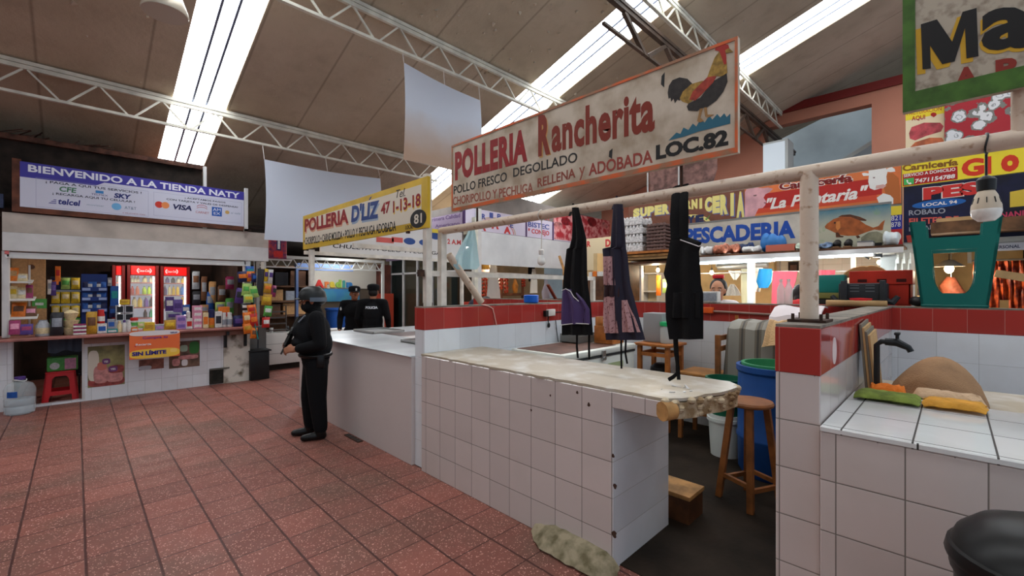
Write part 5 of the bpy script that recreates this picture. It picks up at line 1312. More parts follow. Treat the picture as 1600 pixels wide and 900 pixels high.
# clear stacked trays
for k, (xl, xr, yt, yb) in enumerate(((181, 194, 477, 489), (195, 209, 477, 489), (181, 194, 490, 501), (195, 209, 490, 501))):
    F = Face('Y', 9.08); a0, a1 = F.a(xl), F.a(xr); z0, z1 = F.z(195, yb), F.z(195, yt)
    lab = ['upper clear candy bin nearer the blue bags', 'upper clear candy bin nearer the lit coolers', 'lower clear candy bin nearer the blue bags', 'lower clear candy bin nearer the lit coolers'][k]
    t = thing('candy_bin', lab, 'bin', ((a0 + a1) / 2, 9.12, z0), 0, 'clear candy bins')
    mb = MB(PK['clear'])
    for q in ((a0, a1, z0, z0 + .012), (a0, a1, z1 - .012, z1), (a0, a0 + .012, z0 + .012, z1 - .012), (a1 - .012, a1, z0 + .012, z1 - .012)): mb.box(q[0], q[1], 9.08, 9.2, q[2], q[3])
    mb.build('frame', t)
    mb = MB(PK['dark']); mb.box(a0 + .012, a1 - .012, 9.12, 9.19, z0 + .012, z0 + .10); mb.build('contents', t)
F = Face('Y', 9.08); a0, a1 = F.a(180), F.a(210)
mb = MB(PK['clear']); mb.box(a0, a1, 9.06, 9.22, CT + .001, F.z(195, 501.5)); solo(mb, 'bin_stand', 'clear stand under the candy bins', 'stand')
px_pouch('yellow price card standing on the clear candy bins', 186, 203, 468, 476, 'yellow', 'gold', F=Face('Y', 9.12), d=.02, name='price_card', cat='card')
# chips stand (yellow packets) behind, and blue display
FC = Face('Y', 9.5)
t = thing('snack_stand', 'green edged stand of yellow snack packets behind the counter', 'stand', (FC.a(105), 9.55, .3))
a0, a1 = FC.a(78), FC.a(126)
mb = MB(PK['dark']); mb.box(a0, a1, 9.62, 9.66, .3, FC.z(100, 432)); mb.build('back_panel', t)
for i, yb in enumerate((453, 475, 498)):
    mb = MB(PK['green'] if i == 2 else PK['grey']); z = FC.z(100, yb); mb.box(a0, a1, 9.5, 9.62, z - .03 - (.05 if i == 2 else 0), z); mb.build('shelf', t)
for px in (80, 124): mb = MB(PK['dark']); mb.box(FC.a(px) - .012, FC.a(px) + .012, 9.52, 9.62, .002, .3); mb.build('foot', t)
n = 0
for i, (yt, yb) in enumerate(((434, 452), (455, 474), (476, 495))):
    for j, (xl, xr) in enumerate(((80, 94), (95, 110), (111, 125))):
        m = ('yellow', 'cream') if not (i == 0 and j < 2) else (('lime', 'green') if j else ('navy', 'orange'))
        px_pouch(['%s yellow snack packet, %s row of the green edged stand', '%s green snack packet, %s row of the green edged stand', '%s navy snack packet, %s row of the green edged stand'][0 if m[0] == 'yellow' else (1 if m[0] == 'lime' else 2)] % (('first', 'middle', 'last')[j], ('upper', 'middle', 'lower')[i]), xl, xr, yt, yb, *m, F=FC, d=.07, group='snack packets on the green edged stand', tilt=(-.05, 0, 0))
for lab, xl, xr, yt, yb, m, m2 in (('orange red packet hanging above the yellow snack stand', 86, 95, 416, 440, 'orange', 'red'), ('violet packet hanging beside the tall cardboard box', 79, 88, 440, 462, 'purple', 'violet'), ('white packet hanging beside the violet one', 74, 81, 437, 460, 'white', 'grey')):
    px_pouch(lab, xl, xr, yt, yb, m, m2, F=Face('Y', 9.42), group='hanging packets over the snack stand')
FD = Face('Y', 9.35)
t = thing('display_rack', 'tall dark blue candy display rack behind the golden brown bag', 'display', (FD.a(148), 9.4, CT))
a0, a1 = FD.a(127), FD.a(168); blu = M('display_blue', (24, 50, 120), .4); chip = M('display_chip', (150, 170, 214), .4)
mb = MB(blu); mb.box(a0, a1, 9.45, 9.47, CT + .001, FD.z(148, 428)); mb.build('back_panel', t)
for i, (yt, yb) in enumerate(((440, 455), (457, 470), (473, 488))):
    z0, z1 = FD.z(148, yb), FD.z(148, yt)
    mb = MB(blu); mb.box(a0, a1, 9.35, 9.45, z0, z0 + .014); mb.box(a0, a1, 9.345, 9.355, z0, z0 + .06); mb.build('tier', t)
    for q in (a0 + .01, a1 - .10): mb = MB(chip); mb.box(q, q + .09, 9.34, 9.345, z0 + .01, z0 + .05); mb.build('price_tag', t)
    for j in range(5):
        x = a0 + .05 + (a1 - a0 - .1) * j / 4
        c = pouch('blue candy packet number %d from the snack stand, %s tier of the blue display' % (j + 1, ('upper', 'middle', 'lower')[i]), x, 9.4, z0 + .016, .075, z1 - z0 - .02, 'blue' if (i + j) % 3 else 'navy', 'white' if j % 2 else None, group='candy packets on the blue display', tilt=(-.12, 0, 0))
for lab, xl, xr, yt, yb, m, m2 in (('blue and green packet string between blue display and coolers', 172, 186, 447, 478, 'blue', 'teal'), ('navy packet under the blue and green string', 170, 184, 478, 496, 'navy', 'blue'), ('pale blue packet above the blue and green string', 168, 175, 434, 447, 'grey', 'white')):
    px_pouch(lab, xl, xr, yt, yb, m, m2, F=Face('Y', 9.3), group='packet strings by the coolers')
# coolers
FK = Face('Y', 10.5)
red_glow = M('cooler_header_lit', (206, 24, 24), .4, emit=.9, ecol=(220, 16, 14)); cool_red = M('cooler_red', (112, 20, 18), .4); cool_in = M('cooler_interior_lit', (206, 210, 214), .5, emit=.30, ecol=(230, 236, 255)); glassm = M('cooler_glass', (230, 235, 235), .05, alpha=.12)
drink_n = 0
def cooler(xl, xr, ytop, ydoor, label, text, rows, short=''):
    a0, a1 = FK.a(xl), FK.a(xr); xm = (xl + xr) / 2
    t = thing('drinks_cooler', label, 'cooler', ((a0 + a1) / 2, 10.8, 0))
    zt, zd = FK.z(xm, ytop), FK.z(xm, ydoor)
    for nm, q in (('cabinet_side', (a0 - .05, a0, 10.5, 11.1, .002, zt + .02)), ('cabinet_side', (a1, a1 + .05, 10.5, 11.1, .002, zt + .02)), ('cabinet_top', (a0, a1, 10.52, 11.1, zd, zt + .02)), ('cabinet_base', (a0, a1, 10.5, 11.1, .002, .3))):
        mb = MB(cool_red); mb.box(*q, .006, 1); mb.build(nm, t)
    mb = MB(cool_in); mb.box(a0, a1, 11.0, 11.05, .3, zd); mb.build('lit_interior', t)
    mb = MB(red_glow); mb.box(a0 + .005, a1 - .005, 10.49, 10.52, zd + .005, zt, .004, 1); mb.build('header_sign', t)
    if text:
        aletters(t, Face('Y', 10.49), 'Coca-Cola', a0 + (a1 - a0) * text[0], a0 + (a1 - a0) * text[1], zd + .06, zt - .06, M('header_text', (240, 220, 220), .5, emit=.6), off=.004, shear=.25)
        mb = MB(M('header_text', None)); Fh = Face('Y', 10.49); c = a0 + (a1 - a0) * (text[0] + text[1]) / 2; r = (a1 - a0) * (text[1] - text[0]) / 2 + .02
        mb.arc(Fh, c, (zd + zt) / 2, r, (zt - zd) * .42, .01, 140, 220, .004); mb.build('bracket_mark', t); mb = MB(M('header_text', None)); mb.arc(Fh, c, (zd + zt) / 2, r, (zt - zd) * .42, .01, -40, 40, .004); mb.build('bracket_mark', t)
    global drink_n
    for si, (yb, yt, drinks) in enumerate(rows):
        z = FK.z(xm, yb)
        mb = MB(M('cooler_shelf', (190, 120, 112), .5)); mb.box(a0, a1, 10.56, 11.0, z - .02, z); mb.build('shelf', t)
        for f, w, m, cap in drinks:
            drink_n += 1
            x = a0 + (a1 - a0) * f; h = FK.z(xm, yt) - z
            u = thing('drink_bottle', '%s bottle, %s on the %s shelf of the %s' % ({'white': 'white', 'lime': 'lime green', 'orange': 'orange', 'red': 'red', 'yellow': 'yellow', 'cream': 'pale', 'blue': 'blue', 'dark': 'dark', 'purple': 'violet', 'green': 'green'}[m],
                      ('first', 'second', 'third', 'fourth', 'fifth')[drinks.index((f, w, m, cap))], ('top', 'second', 'third', 'lowest')[si], short), 'bottle', (x, 10.66, z), 0, 'drinks in the coolers')
            r = (a1 - a0) * w / 2
            b = MB(DR[m]); b.lathe([(0, 0), (r, 0), (r, h * .6), (r * .5, h * .82), (r * .42, h * .9)], (x, 10.66, z + .001), 12); b.build('bottle_body', u)
            b = MB(PK[cap]); b.lathe([(r * .45, h * .9), (r * .45, h * .99), (0, h)], (x, 10.66, z + .001), 10); b.build('cap', u)
    mb = MB(glassm); mb.box(a0, a1, 10.505, 10.512, .3, zd); mb.build('glass_door', t)
    mb = MB(M('cooler_lamp', (255, 250, 245), .5, emit=5)); mb.box(a1 - .035, a1 - .015, 10.53, 10.56, .5, zd - .02); mb.build('lamp_tube', t)
DR = {n: M('drink_' + n, c, .3) for n, c in dict(white=(228, 232, 200), lime=(176, 214, 40), orange=(222, 130, 90), red=(190, 70, 60), yellow=(226, 196, 70), cream=(232, 226, 170), blue=(60, 110, 180), dark=(60, 34, 32), purple=(110, 80, 150), green=(60, 150, 100)).items()}
cooler(181, 190, 416, 430, 'narrow end of a red lit cooler, the one beside the blue packet strings', None, [(441, 431, [(.5, .5, 'white', 'white')])], 'narrow cooler')
cooler(204, 243, 416, 430, 'red cooler with yellow green bottles, the middle lit one', (.3, .78), [(441, 431, [(.09, .12, 'white', 'lime'), (.21, .12, 'white', 'lime'), (.33, .12, 'white', 'lime'), (.6, .2, 'cream', 'dark'), (.85, .14, 'white', 'grey')]),
       (460, 447, [(.1, .16, 'red', 'red'), (.3, .16, 'orange', 'orange'), (.58, .18, 'lime', 'green'), (.78, .18, 'lime', 'green')]), (480, 464, [(.18, .2, 'cream', 'cream'), (.4, .2, 'yellow', 'white'), (.65, .2, 'purple', 'white'), (.88, .2, 'dark', 'red')]), (497, 484, [(.62, .16, 'dark', 'red'), (.86, .16, 'green', 'green')])], 'middle cooler')
cooler(256, 292, 418, 431, 'red cooler with orange juice bottles, the lit one nearest the hanging bags', (.12, .55), [(442, 433, [(.2, .18, 'purple', 'grey'), (.45, .18, 'dark', 'white'), (.68, .18, 'white', 'white'), (.88, .16, 'yellow', 'grey')]),
       (461, 446, [(.1, .16, 'purple', 'white'), (.3, .15, 'cream', 'white'), (.47, .15, 'yellow', 'white'), (.65, .15, 'yellow', 'white'), (.86, .2, 'blue', 'white')]), (481, 465, [(.15, .2, 'dark', 'grey'), (.4, .2, 'purple', 'purple'), (.86, .24, 'yellow', 'yellow')])], 'third cooler')
# violet hanging things before the third cooler
for lab, xl, xr, yt, yb, m, m2 in (('violet toy packet hanging before the third cooler', 258, 272, 464, 486, 'purple', 'white'), ('violet packet with white ring before the third cooler', 270, 286, 468, 490, 'violet', 'purple'), ('blue packet low before the third cooler', 284, 297, 476, 492, 'blue', 'white'), ('grey and violet packet resting low before the third cooler', 259, 284, 487, 501, 'grey', 'purple')):
    px_pouch(lab, xl, xr, yt, yb, m, m2, F=Face('Y', 9.25), group='violet packets before the cooler')
# dim stock deep in the shop
for k, (xl, xr, yt, yb, m) in enumerate(((300, 312, 424, 452, 'grey'), (314, 324, 432, 470, 'brown'), (326, 338, 440, 474, 'tan'), (322, 334, 456, 484, 'blue'), (340, 354, 446, 470, 'brown'), (352, 366, 466, 490, 'green'), (336, 352, 472, 486, 'lime'), (352, 372, 432, 452, 'magenta'), (312, 326, 476, 492, 'tan'), (300, 314, 455, 476, 'dark'))):
    px_pouch('%s merchandise bag hanging in the dim shop depth, %s' % ({'grey': 'grey', 'brown': 'brown', 'tan': 'tan', 'blue': 'blue', 'green': 'green', 'lime': 'lime', 'magenta': 'plum', 'dark': 'dark'}[m], ('nearest the third cooler and high', 'below the shutter', 'over the cream carton', 'beside the dark shelf', 'over the orange carton', 'just behind the snack cluster', 'low behind the orange carton', 'close under the shutter end', 'behind the pink stack', 'right beside the third cooler')[k]), xl, xr, yt, yb, m, 'grey' if m != 'grey' else 'brown', F=Face('Y', 9.9 if k < 5 else 9.6), group='bags in the dim shop')
# hanging cluster of snack bags at the shop's end
FHg = Face('Y', 8.62)
clus = [('blue snack bag at the top of the hanging cluster', 384, 398, 416, 434, 'blue', 'teal', 8.7), ('orange and navy snack bag slanting in the hanging cluster', 372, 390, 424, 441, 'navy', 'orange', 8.72), ('pink and orange bag high in the hanging cluster', 386, 398, 424, 440, 'orange', 'magenta', 8.66), ('cobalt bag beside the black bag in the hanging cluster', 392, 401, 427, 441, 'navy', 'blue', 8.6),
        ('green and yellow snack bag, upper one of the green three', 377, 392, 443, 462, 'lime', 'green', 8.6), ('green and yellow snack bag, the one beside the black bag', 390, 405, 447, 465, 'lime', 'green', 8.56), ('green and yellow snack bag, lowest of the green three', 380, 396, 460, 473, 'lime', 'yellow', 8.54),
        ('dark violet bag behind the green snack bags', 366, 380, 450, 474, 'purple', 'dark', 8.74), ('white tagged dark green bag under the green three', 376, 392, 474, 485, 'dark', 'white', 8.6), ('long black bag hanging in the snack cluster', 399, 412, 420, 462, 'dark', None, 8.56),
        ('yellow and violet packet at the top of the outer strip', 411, 418, 420, 440, 'yellow', 'purple', 8.6), ('white and violet packet at the top of the outer strip', 418, 426, 421, 441, 'white', 'purple', 8.6), ('gold packet on the outer strip', 410, 424, 443, 458, 'gold', 'orange', 8.6), ('gold twisted packet lower on the outer strip', 408, 424, 460, 477, 'gold', 'yellow', 8.6), ('green packet with white print on the outer strip', 411, 424, 478, 494, 'green', 'white', 8.6), ('red and white packet lowest on the outer strip', 408, 422, 496, 512, 'red', 'white', 8.6), ('plum packet at the outer edge of the strip', 422, 431, 446, 464, 'magenta', 'dark', 8.62),
        ('orange red chips bag, uppermost of the big bunch at the counter end', 388, 402, 476, 492, 'orange', 'red', 8.48), ('orange red chips bag of the bunch, beside the counter edge', 380, 394, 488, 507, 'orange', 'cream', 8.46), ('orange red chips bag in the middle of the bunch', 391, 404, 490, 510, 'red', 'orange', 8.44), ('orange chips bag low in the bunch', 381, 396, 505, 521, 'orange', 'gold', 8.45), ('orange chips bag lowest in the bunch', 390, 401, 512, 529, 'orange', 'brown', 8.43)]
for lab, xl, xr, yt, yb, m, m2, y in clus:
    px_pouch(lab, xl, xr, yt, yb, m, m2, F=Face('Y', y), name='chips_bag', cat='bag', group='snack bags hanging at the shop end', tilt=(0, rr.uniform(-.15, .15), rr.uniform(-.4, .4)), d=.08)
mb = MB(PK['teal']); F = Face('Y', 8.42); q = F.at(398, 480); mb.tube([(q.x, 8.70, 2.12), (q.x, 8.45, q.z), F.at(398, 492), F.at(398, 505), F.at(401, 520), F.at(403, 530)], [.003, .004, .006, .012, .022, .016], 8, flat=.5); solo(mb, 'ribbon', 'thin teal ribbon hanging beside the lowest orange chips bag', 'ribbon')
t = thing('hanging_wires', 'thin white wires from the fascia carrying the snack cluster', 'wire', FHg.at(399, 480))
for px, yb in ((393, 470), (399, 500), (415, 508)):
    mb = MB(shop_white); p = FHg.at(px, yb); mb.tube([p, (p.x, 8.70, 2.13)], .004, 5); mb.build('wire', t)
t = thing('light_bulb', 'added unseen bulb under the shop ceiling behind the white fascia', 'bulb', (.9, 9.55, 2.45))  # bulb added out of sight to brighten the shop interior
mb = MB(M('shop_bulb_glow', (255, 244, 226), .5, emit=25)); mb.ball((.9, 9.55, 2.45), (.035, .035, .045), 12, 8); mb.build('glass_dome', t); mb = MB(socket_k); mb.cyl((.9, 9.55, 2.49), (.9, 9.55, 2.62), .018, n=10); mb.build('socket', t); lamp(t, (.9, 9.55, 2.38), 45, (1, .93, .82))
# under the counter: red stool, green crate, water jug
q = at_z(0, 50, 640)
plastic_stool('bright red plastic stool inside the low opening under the counter', .0 - .16, 9.25, 0.002, M('stool_red', (206, 30, 34), .4), .15, .19, .42, False)
mb = MB(PK['green']); mb.box(-.30, .02, 9.14, 9.36, .424, .62, .01); mb.m(PK['pink']); mb.box(-.12, .0, 9.136, 9.14, .44, .6); mb.m(PK['white']); mb.aell(Face('Y', 9.138), -.22, .5, .05, .05, .003); solo(mb, 'juice_crate', 'green carton crate standing on the red stool under the counter', 'crate')
mb = MB(M('dim_blue_grey_cloth', (74, 84, 98), .8)); G = [[Vector((FSH.a(74) + (FSH.a(128) - FSH.a(74)) * j / 10, 8.95 + .02 * math.sin(j * 1.7), .92 - .2 * i / 3 - .02 * math.sin(j * .9))) for j in range(11)] for i in range(4)]; mb.sheet(G, .004); solo(mb, 'curtain', 'grey blue cloth hanging in the low opening under the counter', 'cloth')
t = thing('storage_bin', 'dark blue bin deep inside the low opening under the counter', 'bin', (.42, 10.2, 0)); mb = MB(PK['navy']); mb.lathe([(0, .002), (.13, .002), (.16, .4), (.165, .42), (.14, .42), (0, .3)], (.35, 10.1, 0), 18); mb.build('bin_body', t)
jw = at_z(0, 31, 646.5); jx, jy = jw.x, jw.y
t = thing('water_jug', 'big clear water jug with a blue cap on the floor before the shop', 'jug', (jx, jy, 0))
mb = MB(M('jug_plastic', (214, 224, 228), .08, alpha=.28)); mb.lathe([(0, .002), (.12, .002), (.14, .02), (.145, .1), (.138, .115), (.145, .13), (.145, .2), (.138, .215), (.145, .23), (.145, .32), (.12, .385), (.05, .42), (.045, .45)], (jx, jy, 0), 28); mb.build('jug_body', t)
mb = MB(M('jug_water', (190, 206, 214), .05, alpha=.4)); mb.lathe([(0, .006), (.115, .006), (.136, .03), (.138, .2), (0, .2)], (jx, jy, 0), 28); mb.build('water', t)
mb = MB(PK['purple']); mb.lathe([(.048, .44), (.052, .445), (.052, .48), (0, .485)], (jx, jy, 0), 18); mb.build('cap', t)
mb = MB(PK['white']); mb.tube([(jx + .06 * math.cos(a), jy + .06 * math.sin(a), .435 + .012 * math.sin(a * 2)) for a in [i * math.pi / 8 for i in range(16)]], .006, 6, closed=True); mb.build('handle_ring', t)
mb = MB(PK['blue']); mb.sheet([[Vector((jx + .147 * math.cos(a), jy + .147 * math.sin(a), z)) for a in [R(225 + 5 * i) for i in range(9)]] for z in (.235, .27, .31)], .002); mb.build('label_patch', t)
# black bin and grey box at the shop's end
t = thing('black_cabinet', 'black box shaped bin on the floor at the end of the shop', 'bin', (2.4, 8.75, 0))
FQ = Face('Y', 8.7); a0, a1 = FQ.a(391), FQ.a(421)
mb = MB(socket_k); mb.box(a0, a1, 8.7, 9.0, .002, .50, .008); mb.build('bin_body', t)
mb = MB(socket_k); mb.box(a0 - .01, a1 + .03, 8.68, 9.02, .502, .525, .004); mb.build('lid', t)
mb = MB(M('dull_grey_box', (96, 94, 92), .7)); FQ2 = Face('Y', 9.05); mb.box(FQ2.a(390), FQ2.a(416), 9.05, 9.3, .002, FQ2.z(403, 510)); mb.m(PK['dark']); mb.box(FQ2.a(402), FQ2.a(404), 9.045, 9.05, .3, FQ2.z(403, 512)); solo(mb, 'grey_cabinet', 'dull grey cabinet behind the black bin', 'cabinet')

# ================================================================ FAR ROW OF BUTCHERS AND FISHMONGERS (faces the back wall)
FR = Face('X', 8.2); FRf = Face('X', 7.9)
rr = random.Random(31)
tan_tile = tile_mat('tan_stall_tile', (190, 178, 158), su=.3, sv=.3, gw=.002, grout=(160, 148, 130), rough=.3)
warm_wall = M('warm_cream_wall', (214, 186, 138), .8, noise=(2, .85)); soot = M('sooty_dark', (44, 34, 28), .9, noise=(4, .6)); fascia_g = M('grey_white_fascia', (196, 196, 190), .6, noise=(3, .85))
YR0 = -FR.a(985)
mb = MB(tan_tile); mb.box(10.4, 10.5, -6, 6.2, 0, 2.5); struct(mb, 'wall_row_back')
mb = MB(soot); mb.box(8.25, 10.5, -6, YR0 + .5, 2.42, 2.5); struct(mb, 'ceiling_row')
mb = MB(warm_wall); mb.box(8.25, 10.4, 5.6, 5.7, 0, 2.42); mb.box(8.25, 10.4, .35, .45, 0, 2.42); struct(mb, 'wall_row_partition')
mb = MB(tan_tile); mb.box(8.1, 8.25, -6, 5.6, 0, 1.1); struct(mb, 'wall_row_front')
t = thing('sign_beam', 'long beam carrying the butcher and fish signs of the far row', 'beam', (8.2, 1, 2.3))
mb = MB(fascia_g); mb.box(8.21, 8.3, -6, YR0, 2.1, 2.42); mb.build('beam_face', t)
mb = MB(fascia_g); mb.box(8.22, 8.28, -6, YR0, 2.42, 3.5); mb.build('backing_board', t)
for y in (4.55, 2.45, .42, -1.2):
    mb = MB(shop_white); mb.box(8.2, 8.3, y - .05, y + .05, 1.1, 2.1); mb.build('beam_post', t)
t = thing('goods_shelf', 'shelf above the fluorescent tubes loaded with bags and shoes', 'shelf', (7.9, 2, 2.1))
zsh = FRf.z(1256, 393)
mb = MB(wood_dk); mb.box(7.55, 8.2, .45, 3.38, zsh - .03, zsh); mb.build('shelf_board', t)
mb = MB(shop_white); mb.box(7.55, 7.58, .45, 3.36, zsh - .10, zsh - .03); mb.build('shelf_lip', t)
# fluorescent tubes
glow = M('tube_glow', (245, 250, 255), .5, emit=14, ecol=(225, 245, 255))
Ftb = Face('X', 7.6)
for k, (xl, yl, xr, lab) in enumerate(((1087, 412, 1208, 'lower fluorescent tube under the fish sign, behind the black apron'), (1125, 404, 1195, 'upper fluorescent tube under the fish sign'), (1207, 406, 1262, 'fluorescent tube under the fish sign on the near side of the joint'), (1276, 402, 1364, 'fluorescent tube under the painted fish beside the post'))):
    a = Ftb.at(xl, yl); b = Ftb.at(xr, HORIZON - 1); z = a.z
    t = thing('fluorescent_tube', lab, 'lamp', ((a.x + b.x) / 2, (a.y + b.y) / 2, z), 0, 'fluorescent tubes')
    mb = MB(glow); mb.cyl((7.6, a.y, z), (7.6, b.y, z), .018, n=10); mb.build('tube', t); lamp(t, (7.6, (a.y + b.y) / 2, z - .06), 22, (.86, .96, 1), .1)
    mb = MB(shop_white); mb.box(7.59, 7.66, b.y, a.y, z + .02, z + .05); mb.box(7.585, 7.615, a.y, a.y + .02, z - .02, z + .05); mb.box(7.585, 7.615, b.y - .02, b.y, z - .02, z + .05); mb.build('batten', t)
# warm bulbs, glowing
bulb_glow = M('bulb_glow', (255, 236, 200), .5, emit=40, ecol=(255, 214, 150))
def glow_bulb(label, X, px, py, r=.035, shade=None):
    p = at_x(X, px, py); t = thing('light_bulb', label, 'bulb', p, 0, 'lit bulbs of the far stalls')
    mb = MB(bulb_glow); mb.ball(p, (r, r, r * 1.25), 12, 8); mb.build('glass_dome', t)
    mb = MB(socket_k); mb.lathe([(r * .55, r * 1.1), (r * .6, r * 2.2), (r * .2, r * 2.6)], p, 10); mb.build('socket', t)
    mb = MB(socket_k); mb.tube([(p.x, p.y, p.z + r * 2.5), (p.x, p.y, 2.40 if X > 8.25 else p.z + .4)], .005, 5); mb.build('cord', t)
    lamp(t, p - Vector((0.1, 0, .06)), 22)
    if shade: mb = MB(shade); mb.lathe([(r * 1.0, r * 2.2), (r * 3.2, r * .6), (r * 3.3, r * .6), (r * 1.0, r * 2.4)], p, 18); mb.build('lamp_shade', t)
    return t
glow_bulb('lit bulb seen between the second and third apron', 8.7, 1028, 422)
glow_bulb('lit bulb hanging over the woman at the red wall', 8.6, 1112, 426)
glow_bulb('lit bulb hanging before the pink apron', 8.6, 1219, 431)
glow_bulb('lit bulb seen through the opening of the teal stool', 8.6, 1483, 420, .05, M('grey_shade', (120, 120, 120), .5))
glow_bulb('lit bulb just beside the electric gear by the teal stool', 8.6, 1374, 410, .03)
gl = at_y(8.4, 757, 417)
t = thing('light_bulb', 'lit bulb in a brass shade beside the white butcher panel', 'bulb', gl, 0, 'lit bulbs of the far stalls')
mb = MB(bulb_glow); mb.ball((gl.x, gl.y - .02, gl.z), .04, 12, 8); mb.build('glass_dome', t); lamp(t, gl + Vector((.5, .6, .0)), 90)
mb = MB(M('brass_shade', (190, 140, 60), .3, metal=.7)); mb.lathe([(.14, -.06), (.12, .04), (.05, .1), (.03, .12)], gl, 18); mb.build('lamp_shade', t)
mb = MB(socket_k); mb.tube([(gl.x, gl.y, gl.z + .1), (gl.x + .3, gl.y - .1, gl.z + .7)], .008, 6); mb.build('arm', t)

# --- signs of the far row
def sgn(label, px, zb, Xp=8.2): return thing('shop_sign', label, 'sign', (Xp, -Face('X', Xp).a(px), zb), 0, 'signs of the far row')
# SUPER CARNICERIA
zA = lambda x, y: (960 + x / 5, 240 + y / 5)
t = sgn('brown butcher sign with cream lettering behind the white and brown egg trays', 1070, 2.7)
brn = M('sign_brown', (126, 78, 60), .6, noise=(6, .85)); crm = M('sign_cream_letter', (226, 212, 130), .5); bsh = M('sign_blue_shadow', (100, 100, 150), .5); nvl = M('sign_navy', (36, 44, 84), .5)
zlo, zhi = 2.62, FR.z(1160, 293)
mb = MB(brn); mb.abox(FR, FR.a(982), FR.a(1163), zlo, zhi, 0, -.02); mb.build('board', t)
def rise(txt, x0, x1, b0, t0, b1, t1, mat, off, F=FR, dx=0, dy=0, bold=.08, gap=.02, zf=zA):
    """letters between two rising lines, one by one"""
    n = len(txt); mb = MB(mat)
    A0, A1 = F.a(zf(x0, 0)[0]), F.a(zf(x1, 0)[0])
    def zz_(x, y): p = zf(x, y); return F.z(p[0], p[1])
    B0, T0, B1, T1 = zz_(x0, b0), zz_(x0, t0), zz_(x1, b1), zz_(x1, t1)
    for i, ch in enumerate(txt):
        if ch == ' ': continue
        f0, f1 = (i + gap) / n, (i + 1 - gap) / n; fm = (f0 + f1) / 2
        w = .45 if ch in 'Il1' else 1.0
        c = A0 + (A1 - A0) * fm; hw = (A1 - A0) / n * (.5 - gap) * w
        mb.text(F, ch, c - hw + dx, c + hw + dx, B0 + (B1 - B0) * fm + dy, T0 + (T1 - T0) * fm + dy, off=off, bold=bold)
    mb.build('lettering', t)
rise('SUPER', 146, 432, 500, 432, 470, 388, crm, .008); rise('SUPER', 146, 432, 500, 432, 470, 388, bsh, .005, dx=.02, dy=-.02)
rise('CARNI', 462, 700, 440, 380, 430, 345, crm, .008); rise('CERIA', 705, 1018, 450, 345, 505, 290, crm, .008); rise('CERIA', 705, 1018, 450, 345, 505, 290, bsh, .005, dx=.02, dy=-.02)
p = FR.at(*zA(585, 560)); mb = MB(crm); mb.aell(FR, p.dot(FR.right), p.z - .06, .42, .26, .005); mb.build('oval', t)
mb = MB(brn); mb.aell(FR, p.dot(FR.right), p.z - .10, .38, .245, .007); mb.build('oval_core', t)
rise('LUYE', 440, 700, 575, 500, 540, 475, nvl, .012)
mb = MB(M('sign_green_tick', (90, 140, 70), .5)); mb.ppoly(FR, [zA(*q) for q in ((706, 510), (720, 522), (760, 465), (748, 478), (722, 505))], .012); mb.build('tick', t)
# LA PALETARIA
t = sgn('orange and red butcher sign with a pink pig and a white cow', 1285, 2.8)
zlo, zhi = FR.z(1165, 343), FR.z(1165, 288)
a0, a1 = FR.a(1163.5), FR.a(1408)
ora = M('sign_orange', (224, 120, 66), .5, noise=(1.5, .85)); rd = M('sign_deep_red', (176, 40, 34), .5); sal = M('sign_salmon', (226, 150, 100), .5)
mb = MB(ora); mb.abox(FR, a0, a1, zlo, zhi, 0, -.02); mb.build('board', t)
H_ = zhi - zlo
mb = MB(rd); mb.abox(FR, a0 + .02, FR.a(1378), zlo + H_ * .26, zlo + H_ * .66, .001, 0); mb.build('red_band', t)
mb = MB(M('sign_orange_red', (206, 74, 48), .5)); mb.abox(FR, a0, FR.a(1370), zlo + H_ * .13, zlo + H_ * .26, .001, 0); mb.build('lower_band', t)
zB = lambda x, y: (1200 + x / 5.295, 250 + y / 5.294)
def tB(s, xl, ytl, ybl, xr, ytr, mat, F=FR, **kw):
    p0, p1, p2 = zB(xl, ytl), zB(xl, ybl), zB(xr, ytr); txt4(t, F, s, p0[0], p0[1], p1[1], p2[0], p2[1], mat, **kw)
tB('Carnicería', 92, 190, 252, 700, 110, M('sign_maroon', (120, 28, 28), .5), bold=.04, off=.009)
tB('Carnicería', 88, 186, 256, 704, 106, M('sign_white', (232, 224, 216), .5), bold=.10, off=.006)
tB('"La Paletaria"', -12, 318, 412, 832, 205, M('sign_white', None), bold=.03, shear=.3, off=.009)
pink_pig = M('sign_pig_pink', (226, 170, 176), .5, noise=(5, .85)); cow_w = M('sign_cow_white', (226, 222, 216), .5); cow_b = M('sign_cow_brown', (176, 98, 48), .5); cow_g = M('sign_grey_line', (120, 90, 90), .5)
def pA(mat, pts, name, off=.006, F=FR, zf=zA):
    mb = MB(mat); mb.ppoly(F, [zf(*q) for q in pts], off); return mb.build(name, t)
pA(pink_pig, ((1020, 300), (1040, 265), (1080, 255), (1130, 268), (1160, 270), (1200, 265), (1238, 275), (1215, 300), (1180, 318), (1165, 345), (1185, 372), (1180, 400), (1160, 425), (1125, 430), (1110, 460), (1095, 490), (1020, 500)), 'pig_head', .008)
pA(cow_g, ((1085, 325), (1112, 320), (1110, 332), (1088, 334)), 'pig_eye', .011); pA(cow_g, ((1165, 385), (1180, 378), (1182, 392)), 'pig_nostril', .011)
zC = lambda x, y: (1280 + x / 5, 230 + y / 5)
pA(cow_b, ((525, 205), (575, 200), (620, 240), (632, 330), (634, 440), (590, 440), (560, 420), (520, 370), (500, 300)), 'cow_body', .006, zf=zC)
pA(cow_w, ((450, 395), (500, 360), (555, 375), (580, 400), (578, 445), (470, 445)), 'cow_chest', .008, zf=zC)
